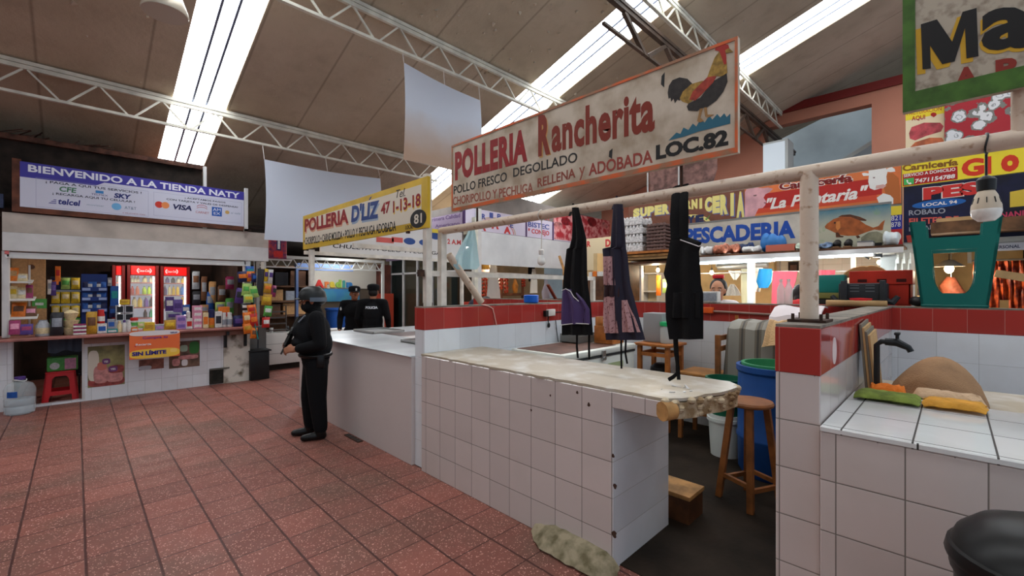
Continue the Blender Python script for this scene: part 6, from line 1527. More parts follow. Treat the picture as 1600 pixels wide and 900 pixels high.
pA(cow_w, ((385, 180), (395, 155), (440, 142), (490, 145), (520, 160), (535, 185), (525, 230), (530, 280), (505, 305), (470, 325), (430, 335), (395, 320), (383, 270), (388, 220)), 'cow_head', .010, zf=zC)
pA(M('cow_muzzle', (206, 160, 150), .5), ((440, 325), (445, 300), (500, 290), (525, 300), (500, 322)), 'cow_muzzle', .013, zf=zC)
pA(cow_g, ((420, 235), (436, 233), (435, 243), (421, 243)), 'cow_eye', .013, zf=zC)
pA(cow_w, ((333, 205), (350, 200), (388, 205), (388, 222), (345, 225)), 'cow_ear', .010, zf=zC); pA(cow_w, ((530, 170), (560, 150), (590, 170), (595, 190), (560, 195), (532, 192)), 'cow_ear', .010, zf=zC)
pA(sal, ((385, 182), (360, 165), (368, 160), (396, 172)), 'cow_horn', .011, zf=zC); pA(sal, ((515, 158), (560, 145), (572, 130), (566, 155), (525, 170)), 'cow_horn', .011, zf=zC)
# strip beside: number block
mb = MB(M('sign_yellow_bright', (226, 200, 60), .5)); mb.abox(FR, FR.a(1392), FR.a(1409), FR.z(1400, 336), FR.z(1400, 322), .004, 0); mb.build('yellow_block', t)
t = sgn('narrow blue and red sign end with white digits beside the painted fish', 1400, 2.3)
mb = MB(M('sign_ultramarine', (44, 52, 150), .5)); mb.abox(FR, FR.a(1386), FR.a(1410.5), FR.z(1400, 358), FR.z(1400, 336), 0, -.015); mb.build('blue_block', t)
mb = MB(M('sign_scarlet', (190, 46, 46), .5)); mb.abox(FR, FR.a(1386), FR.a(1410.5), FR.z(1400, 382), FR.z(1400, 358), 0, -.015); mb.build('red_block', t)
p = FR.at(1400, 370); mb = MB(cow_w); mb.aell(FR, p.dot(FR.right), p.z, .055, .07, .004); mb.build('disc', t)
letters(t, FR, '821', 1392.5, 337.5, 345, 1407, cow_w); letters(t, FR, '878', 1392.5, 347.5, 355, 1407, cow_w)
# PESCADERIA
t = sgn('off-white fish sign with blue letters and a painted red fish', 1230, 2.2, 7.9)
F = FRf; zlo, zhi = F.z(1256, 391), F.z(1256, 332.5)
mb = MB(M('fish_sign_white', (200, 192, 178), .6, noise=(4, .88))); mb.abox(F, F.a(1066), F.a(1279), zlo, zhi, 0, -.03); mb.build('board', t)
mb = MB(M('grey_sign_edge', (120, 118, 114), .6)); mb.abox(F, F.a(1062), F.a(1393), zhi, zhi + .03, .004, -.034); mb.build('edge_strip', t)
fish_blue = M('fish_letter_blue', (32, 74, 158), .5)
p0, p1, p2 = (1073, 357), (1073, 383), (1243, 343)
txt4(t, F, 'PESCADERIA', 1070, 357.5, 382, 1243, 343.5, fish_blue, bold=.05, off=.006)
def water():
    m = bpy.data.materials.new('painted_water'); m.use_nodes = True; k = NT(m); k.uvw()
    f = k.ramp(k.math('ADD', k.z, k.math('MULTIPLY', k.noise(k.pos, 5, 3), .15)), zlo + .1, zhi + .1)
    c = k.mixc(k.ramp(f, .45, 1.0), lin((176, 172, 150))[:3], lin((44, 108, 128))[:3])
    c = k.mixc(k.ramp(k.noise(k.pos, 7, 3), .6, .8), c, lin((120, 150, 110))[:3]); k.t.links.new(c, k.bsdf.inputs['Base Color']); return m
mb = MB(water()); mb.abox(F, F.a(1279), F.a(1392), zlo, zhi, .0005, -.028); mb.build('painted_panel', t)
fo = M('painted_fish_orange', (172, 92, 44), .6, noise=(9, .75)); fd = M('painted_fish_dark', (96, 56, 34), .6, noise=(14, .7))
pA(fd, ((580, 470), (610, 455), (680, 450), (760, 470), (815, 495), (812, 505), (740, 500), (640, 480)), 'dorsal_fin', .004, F, zB)
pA(fo, ((470, 550), (485, 530), (540, 490), (600, 470), (680, 470), (760, 500), (810, 535), (870, 560), (915, 545), (940, 515), (968, 495), (955, 545), (950, 580), (925, 582), (880, 575), (820, 595), (740, 625), (660, 628), (600, 620), (550, 600), (510, 580), (475, 565)), 'painted_fish', .006, F, zB)
pA(fd, ((560, 600), (580, 600), (600, 625), (628, 630), (620, 640), (580, 640), (562, 640)), 'pectoral_fin', .008, F, zB); pA(fd, ((725, 628), (750, 624), (765, 640), (740, 650)), 'belly_fin', .008, F, zB)
pA(M('painted_fish_gill', (196, 120, 60), .6), ((565, 510), (595, 505), (600, 560), (575, 585), (560, 560)), 'gill', .009, F, zB)
mb = MB(black_l); p = F.at(*zB(553, 520)); mb.aell(F, p.dot(F.right), p.z, .012, .012, .010); mb.build('fish_eye', t)
pA(M('painted_rock', (150, 146, 120), .6, noise=(8, .7)), ((770, 640), (830, 600), (900, 590), (950, 610), (960, 690), (770, 690)), 'painted_rock', .005, F, zB)
# GLO
t = sgn('yellow butcher sign with big red letters and a phone number', 1500, 2.95)
yb = M('sign_lemon', (230, 206, 50), .5); a0 = FR.a(1409.5); a1 = FR.a(1600) + 1.6; zlo, zhi = FR.z(1410, 292), FR.z(1410, 252.5)
mb = MB(yb); mb.abox(FR, a0, a1, zlo, zhi, 0, -.02); mb.build('board', t)
tl = M('sign_tomato', (206, 54, 30), .5); drd = M('sign_blood', (166, 30, 30), .5)
def tC(s, xl, ytl, ybl, xr, ytr, mat, **kw):
    p0, p1, p2 = zC(xl, ytl), zC(xl, ybl), zC(xr, ytr); txt4(t, FR, s, p0[0], p0[1], p1[1], p2[0], p2[1], mat, **kw)
tC('Carnicería', 650, 140, 190, 1085, 88, M('sign_olive_brown', (130, 86, 30), .5), bold=.04, off=.006)
mb = MB(drd); mb.ppoly(FR, [zC(652, 212), zC(1080, 148), zC(1082, 250), zC(654, 305)], .004); mb.build('red_box', t)
tC('SERVICIO A DOMICILIO', 660, 212, 236, 1064, 158, cow_w, bold=.02, off=.008)
mb = MB(M('phone_icon_green', (70, 176, 90), .5)); mb.ppoly(FR, [zC(660, 248), zC(740, 238), zC(740, 288), zC(662, 298)], .007); mb.build('icon_square', t)
mb = MB(cow_w); mb.ppoly(FR, [zC(*q) for q in ((680, 258), (690, 254), (696, 264), (692, 270), (704, 280), (712, 274), (722, 282), (716, 290), (702, 290), (686, 276))], .010); mb.build('handset_mark', t)
tC('7471154788', 748, 250, 282, 1062, 208, cow_w, bold=.03, shear=.1, off=.008)
tC('Gl', 1112, 100, 236, 1345, 68, tl, bold=.05, off=.006); tC('o', 1420, 68, 198, 1562, 50, tl, bold=.06, off=.006)
# blue PES sign
t = sgn('dark blue fish sign listing the catch below the yellow butcher sign', 1500, 2.2)
nb = M('sign_dark_blue', (24, 28, 66), .5, noise=(2.5, .45, (14, 14, 24))); z1b = FR.z(1412, 293); z0b = FR.z(1412, 379)
mb = MB(nb); mb.abox(FR, FR.a(1412), a1, z0b, z1b, 0, -.02); mb.build('board', t)
mb = MB(M('sign_pale_edge', (190, 140, 110), .5)); mb.abox(FR, FR.a(1409.8), FR.a(1412), z0b, z1b, .003, -.02); mb.build('edge_strip', t)
tC('PES', 812, 320, 415, 1270, 262, M('sign_fish_red', (196, 48, 44), .5), bold=.06, off=.010); tC('PES', 806, 316, 419, 1278, 258, M('sign_white', None), bold=.10, off=.006)
mb = MB(M('sign_mid_blue', (30, 90, 160), .5)); p = FR.at(*zC(930, 440)); mb.aell(FR, p.dot(FR.right), p.z, .26, .055, .004); mb.build('oval', t)
tC('LOCAL 94', 806, 440, 466, 1078, 412, M('sign_white', None), bold=.02, off=.008)
gr_l = M('sign_grey_letter', (150, 150, 160), .5)
tC('ROBALO', 700, 494, 534, 986, 474, gr_l, bold=.02, off=.006); tC('FILETES DE', 702, 556, 606, 1090, 536, M('sign_coral', (206, 90, 80), .5), bold=.03, off=.006); tC('MOJARRA', 702, 626, 668, 990, 596, gr_l, bold=.02, off=.006)
tC('INANI', 1400, 512, 558, 1598, 492, M('sign_magenta', (190, 60, 90), .5), bold=.03, off=.006)
mb = MB(M('sign_ochre_patch', (206, 176, 60), .5)); mb.ppoly(FR, [zC(1490, 350), zC(1700, 310), zC(1700, 450), zC(1490, 470)], .004); mb.build('yellow_block', t)
mb = MB(M('painted_shell_red', (170, 60, 50), .5)); mb.ppoly(FR, [zC(680, 690), zC(800, 680), zC(798, 740), zC(690, 745)], .004); mb.build('painted_fish', t)
# poster FACTURACION and floral cloth
Fp = Face('X', 8.19)
t = sgn('yellow topped poster with meat pictures under the green framed sign', 1444, 3.55, 8.19)
zq2 = lambda x, y: (1380 + x / 3.6, y / 3.6)
pa0, pa1 = Fp.a(1415), Fp.a(1475.5); pz0, pz1 = Fp.z(1416, 236), Fp.z(1416, 164)
mb = MB(M('poster_buff', (226, 206, 170), .5)); mb.abox(Fp, pa0, pa1, pz0, pz1, 0, -.01); mb.build('sheet', t)
mb = MB(yb); mb.abox(Fp, pa0, pa1, pz1 - .22, pz1, .001, 0); mb.build('header_band', t)
def tD(s, xl, ytl, ybl, xr, ytr, mat, **kw):
    p0, p1, p2 = zq2(xl, ytl), zq2(xl, ybl), zq2(xr, ytr); txt4(t, Fp, s, p0[0], p0[1], p1[1], p2[0], p2[1], mat, **kw)
tD('FACTURACION', 134, 630, 650, 328, 600, M('sign_blood', None), off=.008); tD('AQUI', 160, 655, 684, 236, 645, M('sign_blood', None), bold=.02, off=.008)
mt = M('printed_meat', (206, 84, 90), .5, noise=(12, .7)); mt2 = M('printed_meat_orange', (206, 110, 70), .5, noise=(12, .75))
pA(mt, ((145, 750), (160, 715), (230, 690), (320, 690), (340, 710), (325, 740), (240, 765), (180, 790), (150, 780)), 'printed_meat', .005, Fp, zq2); pA(mt2, ((150, 830), (180, 800), (260, 775), (330, 775), (345, 800), (340, 830)), 'printed_meat', .005, Fp, zq2)
pA(M('sign_blood', None), ((266, 640), (280, 632), (298, 636), (300, 648), (284, 660), (268, 650)), 'heart_mark', .007, Fp, zq2)
def floral():
    m = bpy.data.materials.new('floral_cloth'); m.use_nodes = True; k = NT(m); k.uvw()
    v = k.n('ShaderNodeTexVoronoi'); v.inputs['Scale'].default_value = 7.5; k.put(v.inputs['Vector'], k.pos)
    d = k.math('ADD', v.outputs['Distance'], k.math('MULTIPLY', k.math('SUBTRACT', k.noise(k.pos, 22, 2), .5), .35))
    c = k.mixc(k.math('LESS_THAN', d, .56), lin((166, 20, 34))[:3], lin((120, 120, 112))[:3])
    c = k.mixc(k.math('LESS_THAN', d, .44), c, lin((216, 214, 214))[:3]); c = k.mixc(k.math('LESS_THAN', k.math('ABSOLUTE', k.math('SUBTRACT', d, .2)), .025), c, lin((150, 150, 150))[:3])
    k.t.links.new(c, k.bsdf.inputs['Base Color']); return m
Fc = Face('X', 8.14); G = []
for i in range(6):
    z = pz1 + .45 - (pz1 + .45 - FR.z(1475, 232)) * i / 5
    G.append([Fc.pt(Fc.a(1476) + 1.9 * j / 16, z, .018 * math.sin(j * 1.4 + i * .4)) for j in range(17)])
mb = MB(floral()); mb.sheet(G, .006); solo(mb, 'floral_cloth', 'red cloth with white flowers hung above the yellow butcher sign', 'cloth')
mb = MB(shop_white); mb.box(8.22, 8.3, -3.2, -FR.a(1418), 3.51, 4.6); solo(mb, 'upper_board', 'white backing board behind the flowered cloth', 'board')
# boxes of the far row: wood ledge by teal stool, PERSONAL strip
mb = MB(M('old_timber', (120, 84, 56), .8, noise=(6, .6))); q0, q1 = Face('X', 7.9).at(1455, 365), Face('X', 7.9).at(1600, 350); mb.box(7.7, 8.19, q1.y - 1.2, q0.y, q0.z - .02, q0.z + .12); mb.m(card); mb.box(7.75, 8.1, q1.y + .3, q0.y - .05, q0.z + .12, q0.z + .17); solo(mb, 'timber_ledge', 'brown timber ledge under the dark blue fish sign', 'ledge')
t = thing('strip_sign', 'thin pale strip sign with small dark lettering beside the teal stool', 'sign', (8.1, .0, 2.0)); Fs = Face('X', 8.18)
mb = MB(M('strip_white', (200, 202, 210), .5)); sa = Fs.a(1548); mb.abox(Fs, sa, sa + 1.8, Fs.z(1560, 392), Fs.z(1560, 380), 0, -.02); mb.build('board', t)
letters(t, Fs, 'PERSONAL', 1553, 384, 389, 1594, nvl, bold=.02)
# hanging meat at the far right: strips on a rail
meat = M('cured_meat_orange', (176, 74, 34), .45, noise=(12, .55, (96, 26, 16), .38, .6), bump=.5, bscale=20)
rail_y0, rail_y1 = at_x(8.75, 1528, 420).y, at_x(8.75, 1640, 420).y
Fm = Face('X', 8.75)
mb = MB(steel); mb.cyl((8.75, rail_y0 + .1, 2.0), (8.75, rail_y1 - .4, 2.0), .012, n=8); mb.box(8.73, 8.77, rail_y0 + .06, rail_y0 + .1, 1.97, 2.42); mb.box(8.73, 8.77, rail_y1 - .4, rail_y1 - .36, 1.97, 2.42); solo(mb, 'meat_rail', 'steel rail over the orange cured meat', 'rail')
for k in range(9):
    y = rail_y0 - .02 - (rail_y0 - rail_y1 + .25) * k / 8; w = rr.uniform(.055, .085); l = rr.uniform(.5, .68)
    G = []
    for i in range(8):
        v = i / 7; G.append([Vector((8.75 + .03 * math.sin(j * 1.9 + i * .6 + k) + .012, y + (j / 5 - .5) * 2 * w * (1 - .35 * abs(v - .4)), 1.985 - l * v)) for j in range(6)])
    m = MB(meat); m.sheet(G, .018); solo(m, 'cured_meat', 'sheet of orange cured meat on the rail, number %d from the teal stool' % (k + 1), 'meat', 'cured meat on the far rail', smooth=60)
mb = MB(card); q = at_x(7.0, 1575, 430); mb.bar(at_x(8.0, 1555, 427), at_x(8.0, 1640, 440), .05, .09); mb.box(7.98, 8.02, at_x(8.0, 1640, 440).y - .02, at_x(8.0, 1640, 440).y + .03, 1.1, 1.75); solo(mb, 'wooden_plank', 'brown plank slanting before the orange cured meat', 'plank')
t = thing('hung_carcass', 'pink piece of meat hanging seen through the teal stool', 'meat', at_x(8.7, 1488, 455)); p = at_x(9.2, 1486, 433); pb = at_x(9.2, 1492, 474)
mb = MB(M('pink_flesh', (206, 120, 96), .5, noise=(9, .7))); mb.tube([p, p + (pb - p) * .3 + Vector((0, .03, 0)), p + (pb - p) * .65, pb], [.05, .11, .13, .08], 12); mb.build('flesh', t)
mb = MB(steel); mb.tube([(p.x, p.y, p.z), (p.x, p.y, 2.41)], .007, 6); mb.build('hook', t)
mb = MB(warm_wall); mb.box(10.2, 10.39, -5, .3, 0, 2.42); struct(mb, 'wall_row_cream')
mb = MB(soot); mb.box(10.1, 10.2, -1.6, -.75, 1.75, 2.3); solo(mb, 'dark_cabinet', 'dark cabinet on the cream wall above the cured meat', 'cabinet')
mb = MB(shop_white); pz = at_x(8.0, 1543, 395); mb.box(7.98, 8.06, pz.y - .045, pz.y + .045, 1.88, 2.12); mb.m(socket_k); mb.box(7.97, 7.98, pz.y - .02, pz.y + .02, 1.86, 1.96); solo(mb, 'switch_box', 'pale electric box with dangling wires beside the teal stool', 'box')
# electric gear, white pillar, plastic sheet near x=1375..1430
mb = MB(fascia_g); p = at_x(8.0, 1390, 400); mb.box(8.0, 8.09, p.y - .07, p.y + .1, 1.1, 2.09); solo(mb, 'stall_pier', 'pale pier of the far row behind the red crate', 'pier')
mb = MB(socket_k); p = at_x(7.9, 1371, 393); mb.box(7.86, 7.95, p.y - .05, p.y + .05, p.z - .08, p.z + .12); mb.tube([(7.88, p.y + .1, p.z), (7.86, p.y + .14, p.z - .06), (7.86, p.y + .08, p.z - .1)], .012, 6); solo(mb, 'ballast', 'black electric ballast at the end of the fluorescent tubes', 'ballast')
G = [[at_x(8.0, 1398 + 26 * j / 8, 395 + 50 * i / 6) + Vector((.02 * math.sin(j * 2 + i), 0, 0)) for j in range(9)] for i in range(7)]
mb = MB(M('film_sheet', (214, 214, 206), .3, alpha=.7)); mb.sheet(G, .004); solo(mb, 'film_curtain', 'clear plastic sheet hanging behind the red crate', 'curtain')
G = [[at_x(8.3, 1432 + 14 * j / 4, 400 + 62 * i / 6) for j in range(5)] for i in range(7)]
mb = MB(M('faded_towel', (190, 160, 146), .9, noise=(9, .6))); mb.sheet(G, .01); solo(mb, 'wall_calendar', 'faded printed sheet hanging between the red crate and the teal stool', 'sheet')
# goods on shelf
zs = zsh + .002
def heap(name, label, cat, px0, px1, h, mat, X=7.75, group=None, n=5, seed=1):
    r = random.Random(seed); y0, y1 = -Face('X', X).a(px0), -Face('X', X).a(px1); mb = MB(mat)
    for k in range(n):
        f = (k + .5) / n; y = y0 + (y1 - y0) * f; s = abs(y1 - y0) / n * .75
        hh = h * r.uniform(.4, .5); mb.ball((X + r.uniform(-.05, .05), y, zs + hh), (.10, max(s, .03), hh), 10, 6)
    bmesh.ops.recalc_face_normals(mb.bm, faces=mb.bm.faces)
    o = solo(mb, name, label, cat, group, smooth=70)
    md = o.modifiers.new('merge', 'REMESH'); md.mode = 'VOXEL'; md.voxel_size = .02; md.use_smooth_shade = True
    return o
film = M('crumpled_film', (206, 204, 200), .3, bump=.8, bscale=18)
heap('plastic_bundle', 'white crumpled plastic bundle on the shelf under the letters of the fish sign', 'bundle', 1094, 1115, .17, film, 7.66, seed=2)
heap('shrimp_bag', 'bag of orange pink prawns on the shelf under the fish sign', 'bag', 1116, 1156, .2, M('prawn_pink', (214, 130, 100), .5, noise=(26, .6), bump=.7, bscale=30), 7.64, seed=3)
heap('dark_bundle', 'blue and dark bundle on the shelf behind the prawn bag', 'bundle', 1155, 1178, .2, M('cobalt_film', (48, 70, 120), .4, noise=(12, .4)), 7.78, seed=4)
heap('plastic_bundle', 'white crumpled plastic bundle on the shelf beside the blue bag', 'bundle', 1160, 1188, .12, film, 7.62, seed=5)
heap('plastic_bag', 'bright blue plastic bag standing on the shelf covering the fish sign letters', 'bag', 1190, 1226, .34, M('bright_blue_film', (60, 124, 190), .35, bump=.8, bscale=14), 7.78, seed=6, n=3)
mb = MB(M('terracotta_tray', (190, 104, 84), .5)); y0, y1 = -Face('X', 7.62).a(1198), -Face('X', 7.62).a(1243)
mb.box(7.57, 7.67, y1, y0, zs, zs + .015)
for q in ((7.57, 7.585, y1, y0), (7.655, 7.67, y1, y0), (7.585, 7.655, y1, y1 + .015), (7.585, 7.655, y0 - .015, y0)): mb.box(*q, zs + .015, zs + .10)
solo(mb, 'tray', 'terracotta coloured tray on the shelf before the blue bag', 'tray')
heap('white_bundle', 'pale bundle on the shelf between tray and post', 'bundle', 1246, 1262, .12, M('pale_green_film', (180, 190, 170), .5), 7.66, seed=7)
heap('shoes_bag', 'blue and white bundle on the shelf just past the post', 'bundle', 1279, 1300, .10, M('denim_bundle', (110, 130, 160), .6, noise=(20, .5)), 7.62, seed=8)
for k, px in enumerate((1306, 1324)):
    y = -Face('X', 7.62).a(px); mb = MB(M('shoe_black', (28, 26, 26), .5)); mb.ball((7.7, y, zs + .055), (.13, .05, .05), 12, 8); mb.ball((7.76, y, zs + .085), (.06, .045, .05), 10, 6); mb.m(M('shoe_sole', (130, 96, 66), .7)); mb.box(7.57, 7.83, y - .045, y + .045, zs, zs + .02, .005)
    solo(mb, 'shoe', 'black shoe on the shelf under the painted fish, ' + ('nearer the post' if k == 0 else 'further from the post'), 'shoe', 'black shoes on the shelf')
mb = MB(socket_w); y0, y1 = -Face('X', 7.62).a(1340), -Face('X', 7.62).a(1364); mb.box(7.58, 7.8, y1, y0, zs, zs + .06, .006); mb.m(M('grey_lid', (110, 112, 116), .5)); mb.box(7.57, 7.81, y1, y0, zs + .06, zs + .075); solo(mb, 'shoe_box', 'small white box with grey lid on the shelf under the painted fish', 'box')
heap('plastic_bag', 'white knotted plastic bag at the end of the shelf beside the number sign', 'bag', 1381, 1404, .24, M('white_film', (214, 220, 220), .35, bump=.7, bscale=16), 7.78, seed=9, n=3)
# egg trays and brown cartons on the ledge
t = thing('timber_loft', 'stack of rough boards above the second apron carrying the egg trays', 'ledge', (7.9, 4.9, 2.1)); Fe = Face('X', 7.75)
zl = Fe.z(1000, 394)
yl0, yl1 = -Fe.a(972), -Fe.a(1066)
for k, (dz, m) in enumerate(((0, wood_or), (-.06, wood_raw), (-.11, card), (-.19, wood_dk))):
    mb = MB(m); mb.box(7.55 + .03 * k, 8.19, yl1 - .02 * k, yl0 - .05 * k, zl + dz - .045, zl + dz - .004); mb.build('board', t)
mb = MB(wood_dk); mb.box(7.6, 8.08, yl0 - .2, yl0 - .12, 0, zl - .24); mb.build('support', t)
mb = MB(wood_dk); mb.box(7.6, 8.08, yl1 + .0, yl1 + .06, 0, zl - .24); mb.build('support', t)
egg_w = M('egg_tray_white', (224, 220, 218), .7, noise=(30, .75)); egg_b = M('egg_tray_brown', (112, 86, 80), .85, noise=(30, .75))
tray_mesh = None
def egg_tray(w, d, h, mat):
    mb = MB(mat); n = 6
    mb.box(-d / 2, d / 2, -w / 2, w / 2, .001, h * .72, .01, 1)
    for j in range(n):
        y = -w / 2 + w * (j + .5) / n
        for x in (-d / 2 + .03, d / 2 - .03): mb.lathe([(w / n * .46, h * .72), (w / n * .4, h * .9), (w / n * .25, h)], (x, y, 0), 8)
    return mb
src = tag(egg_tray(.44, .4, .115, egg_w).build('egg_tray'), '', 'egg tray')
y = (-Fe.a(976) - Fe.a(1012)) / 2; h = (Fe.z(995, 340) - zl) / 4
names = ('lowest', 'second lowest', 'second highest', 'topmost')
for k in range(4):
    o = src if k == 0 else src.copy()
    if k: COL.objects.link(o)
    o.location = (7.79, y, zl + h * k); o.scale = (1, 1, h / .116); o['label'] = names[k] + ' white tray of the stack above the second apron'; o['group'] = 'white egg trays'
src2 = tag(egg_tray(.38, .4, .06, egg_b).build('egg_tray'), '', 'egg tray')
y2 = (-Fe.a(1014) - Fe.a(1048)) / 2; h2 = (Fe.z(1030, 350) - zl) / 8
nn = ('lowest', 'second', 'third', 'fourth', 'fifth', 'sixth', 'seventh', 'topmost')
for k in range(8):
    o = src2 if k == 0 else src2.copy()
    if k: COL.objects.link(o)
    o.location = (7.79, y2, zl + h2 * k); o.scale = (1, 1, h2 / .0605); o['label'] = nn[k] + ' brown tray, counted upward, of the stack beside the white trays'; o['group'] = 'brown egg trays'
# under the ledge: shelves, frame, bags in warm light
mb = MB(warm_wall); mb.box(10.2, 10.39, 2.6, 5.5, 0, 2.42); struct(mb, 'wall_row_warm')
t = thing('glass_case', 'white framed cupboard in the warm lit stall between second and third apron', 'cupboard', (9.6, 4.3, 0)); Fg = Face('X', 9.5)
y0, y1 = -Fg.a(1001), -Fg.a(1026)
for q in ((y0, y0 + .03, .01, 2.0), (y1 - .03, y1, .01, 2.0)): mb = MB(shop_white); mb.box(9.5, 9.9, *q); mb.build('upright', t)
for z in (.5, 1.2, 1.55, 1.97): mb = MB(shop_white); mb.box(9.5, 9.9, y1, y0, z, z + .03); mb.build('shelf', t)
mb = MB(M('cupboard_cream', (220, 206, 176), .6)); mb.box(9.86, 9.9, y1, y0, .53, 1.97); mb.build('back_panel', t)
for k, (px, yt, yb_, m, nm, lab, w) in enumerate(((1029, 430, 462, 'orange', 'snack_packet', 'golden packet string hanging in the warm lit stall', 8), (1039, 436, 458, 'lime', 'plastic_bag', 'bright green bag hanging beside the all black apron', 8), (986, 432, 446, 'red', 'snack_packet', 'red packet on the wall beside the navy apron', 5), (988, 448, 462, 'white', 'snack_packet', 'white packet below the red one beside the navy apron', 5))):
    px_pouch(lab, px - w / 2, px + w / 2, yt, yb_, m, 'gold' if m == 'orange' else 'white', F=Face('X', 8.6), group='goods in the warm lit stall', tilt=(0, 0, -math.pi / 2)) if False else None
    Fh = Face('X', 8.9); p = Fh.at(px, yb_); a = abs(Fh.a(px + w / 2) - Fh.a(px - w / 2))
    pouch(lab, p.x, p.y, p.z, a, Fh.z(px, yt) - p.z, m, 'gold' if m == 'orange' else 'white', .06, name=nm, cat='bag' if 'bag' in nm else 'packet', group='goods in the warm lit stall', tilt=(0, 0, -math.pi / 2))
# behind the woman: stall cloths
Fd = Face('X', 8.75)
def hang(name, label, cat, X, pts_rows, mat, th=.008, amp=.015):
    F = Face('X', X); G = []
    for py, l, r in pts_rows: G.append([F.at(l + (r - l) * j / 8, py) + F.n * (amp * math.sin(j * 1.7 + py * .1)) for j in range(9)])
    mb = MB(mat); mb.sheet(G, th); o = solo(mb, name, label, cat, smooth=60); return o
hang('towel', 'bright blue cloth hanging from a string above the wall', 'cloth', 8.45, ((420, 1186, 1206), (430, 1184, 1207), (440, 1182, 1206), (450, 1186, 1200)), M('sky_blue_cloth', (40, 140, 200), .7))
hang('white_bag', 'white cloth bag hanging behind the bright blue cloth', 'bag', 8.6, ((418, 1168, 1192), (440, 1170, 1190), (456, 1172, 1188)), M('white_cotton', (220, 218, 208), .8))
hang('cream_curtain', 'narrow cream curtain beside the white cloth bag', 'curtain', 8.65, ((420, 1158, 1172), (450, 1158, 1173), (478, 1159, 1172)), M('cream_curtain_cloth', (206, 196, 160), .8))
hang('triangle_rag', 'white rag hanging point down beyond the woman', 'cloth', 8.6, ((423, 1138, 1160), (430, 1142, 1156), (437, 1147, 1151)), M('white_cotton', None))
hang('mop_head', 'grey white mop hanging beside the woman', 'mop', 8.5, ((444, 1142, 1148), (452, 1136, 1154), (462, 1134, 1158)), M('mop_grey', (176, 164, 150), .9, bump=1, bscale=60))
hang('pink_apron', 'pink apron hanging behind the clear bottles', 'apron', 8.4, ((424, 1208, 1246), (440, 1207, 1244), (460, 1206, 1236), (478, 1205, 1230)), M('rose_cloth', (206, 84, 96), .8))
hang('pink_valance', 'pink striped cloth strip on the string beyond the post', 'cloth', 8.45, ((422, 1280, 1305), (430, 1280, 1305), (436, 1280, 1305)), M('rose_cloth', None))
mb = MB(socket_w); mb.tube([at_x(8.5, 1060, 428), at_x(8.5, 1230, 424), at_x(8.5, 1330, 424)], .010, 6); mb.box(8.45, 8.55, at_x(8.5, 1330, 424).y - .05, at_x(8.5, 1330, 424).y, 1.1, 2.4); mb.box(8.45, 8.55, at_x(8.5, 1060, 424).y, at_x(8.5, 1060, 424).y + .05, 1.1, 2.4); solo(mb, 'clothes_rail', 'white rail from which the stall cloths hang', 'rail')
mb = MB(M('galvanised_duct', (150, 154, 156), .35, metal=.6)); mb.cyl(at_x(9.0, 1122, 417), at_x(9.0, 1200, 413), .07, n=14); mb.tube([at_x(9.0, 1122, 417), (9.0, at_x(9.0, 1122, 417).y, 2.42)], .05, 10); solo(mb, 'duct', 'grey metal duct under the stall ceiling behind the tubes', 'duct')
t = thing('photo_frame', 'small dark picture on the tiled wall behind the tubes', 'picture', at_x(10.38, 1240, 420)); Fpf = Face('X', 10.39)
mb = MB(soot); mb.abox(Fpf, Fpf.a(1232), Fpf.a(1248), Fpf.z(1240, 424), Fpf.z(1240, 409), .02, 0); mb.build('frame', t); mb = MB(wood_dk); mb.abox(Fpf, Fpf.a(1235), Fpf.a(1245), Fpf.z(1240, 423), Fpf.z(1240, 414), .024, .02); mb.build('print', t)
mb = MB(fascia_g); mb.box(BX + .16, BX + .5, -.9, .9, 0, 1.30); solo(mb, 'rear_worktop', 'pale worktop behind the red wall under the red crate and teal stool', 'counter')

# ================================================================ TRIPLE-LETTER BUTCHER AND GLASS FRONT BEYOND
YT = 8.0; FT = Face('Y', YT); XC = 6.38
pale = M('pale_panel', (216, 218, 220), .5, noise=(2, .93)); lil = M('lilac_sign', (206, 198, 216), .5); mauve = M('mauve_sign', (150, 130, 156), .5)
t = thing('butcher_fascia', 'big white panel with a lilac sign band above hanging goods', 'fascia', (8.5, YT, 2.2))
zb1, zb2, zt1 = FT.z(748, 413), FT.z(748, 361), FT.z(748, 327)
xr_ = FT.a(985)
mb = MB(pale); mb.abox(FT, FT.a(745), xr_, zb1, zb2, 0, -.06); mb.build('panel', t)
mb = MB(lil); mb.abox(FT, XC, xr_, zb2 + .01, zt1, 0, -.06); mb.build('sign_band', t)
mb = MB(M('violet_bar', (70, 46, 90), .5))
for px in (724, 821, 863): mb = MB(M('violet_bar', None)); mb.abox(FT, FT.a(px), FT.a(px) + .06, zb2, zt1, .004, -.05); mb.build('divider', t)
a0, a1 = FT.a(738), FT.a(806); ac = (a0 + a1) / 2
nvl2 = M('triple_blue', (70, 84, 150), .5); m_ = MB(nvl2)
for i, ch in enumerate('TRIPLE'):
    th = R(140 - 100 * i / 5); cx_, cz_ = ac + math.cos(th) * .75, zt1 - .60 + .50 * math.sin(th)
    m_.text(FT, ch, cx_ - .06, cx_ + .06, cz_ - .055, cz_ + .075, off=.016, bold=.03)
m_.build('lettering', t)
mb = MB(M('ring_gold', (190, 160, 110), .5)); mb.arc(FT, ac, zb2 + .02, .72, .36, .02, 0, 180, .014); mb.build('ring', t); mb = MB(M('ring_red', (200, 110, 100), .5)); mb.arc(FT, ac, zb2 + .02, .66, .32, .02, 0, 180, .014); mb.build('ring', t)
for i, dx in enumerate((-.42, 0, .42)): aletters(t, FT, 'A', ac + dx - .12, ac + dx + .12, zb2 + (.1 if i == 1 else .02), zb2 + (.34 if i == 1 else .2), M('triple_red', (196, 60, 60), .5), bold=.05, off=.018)
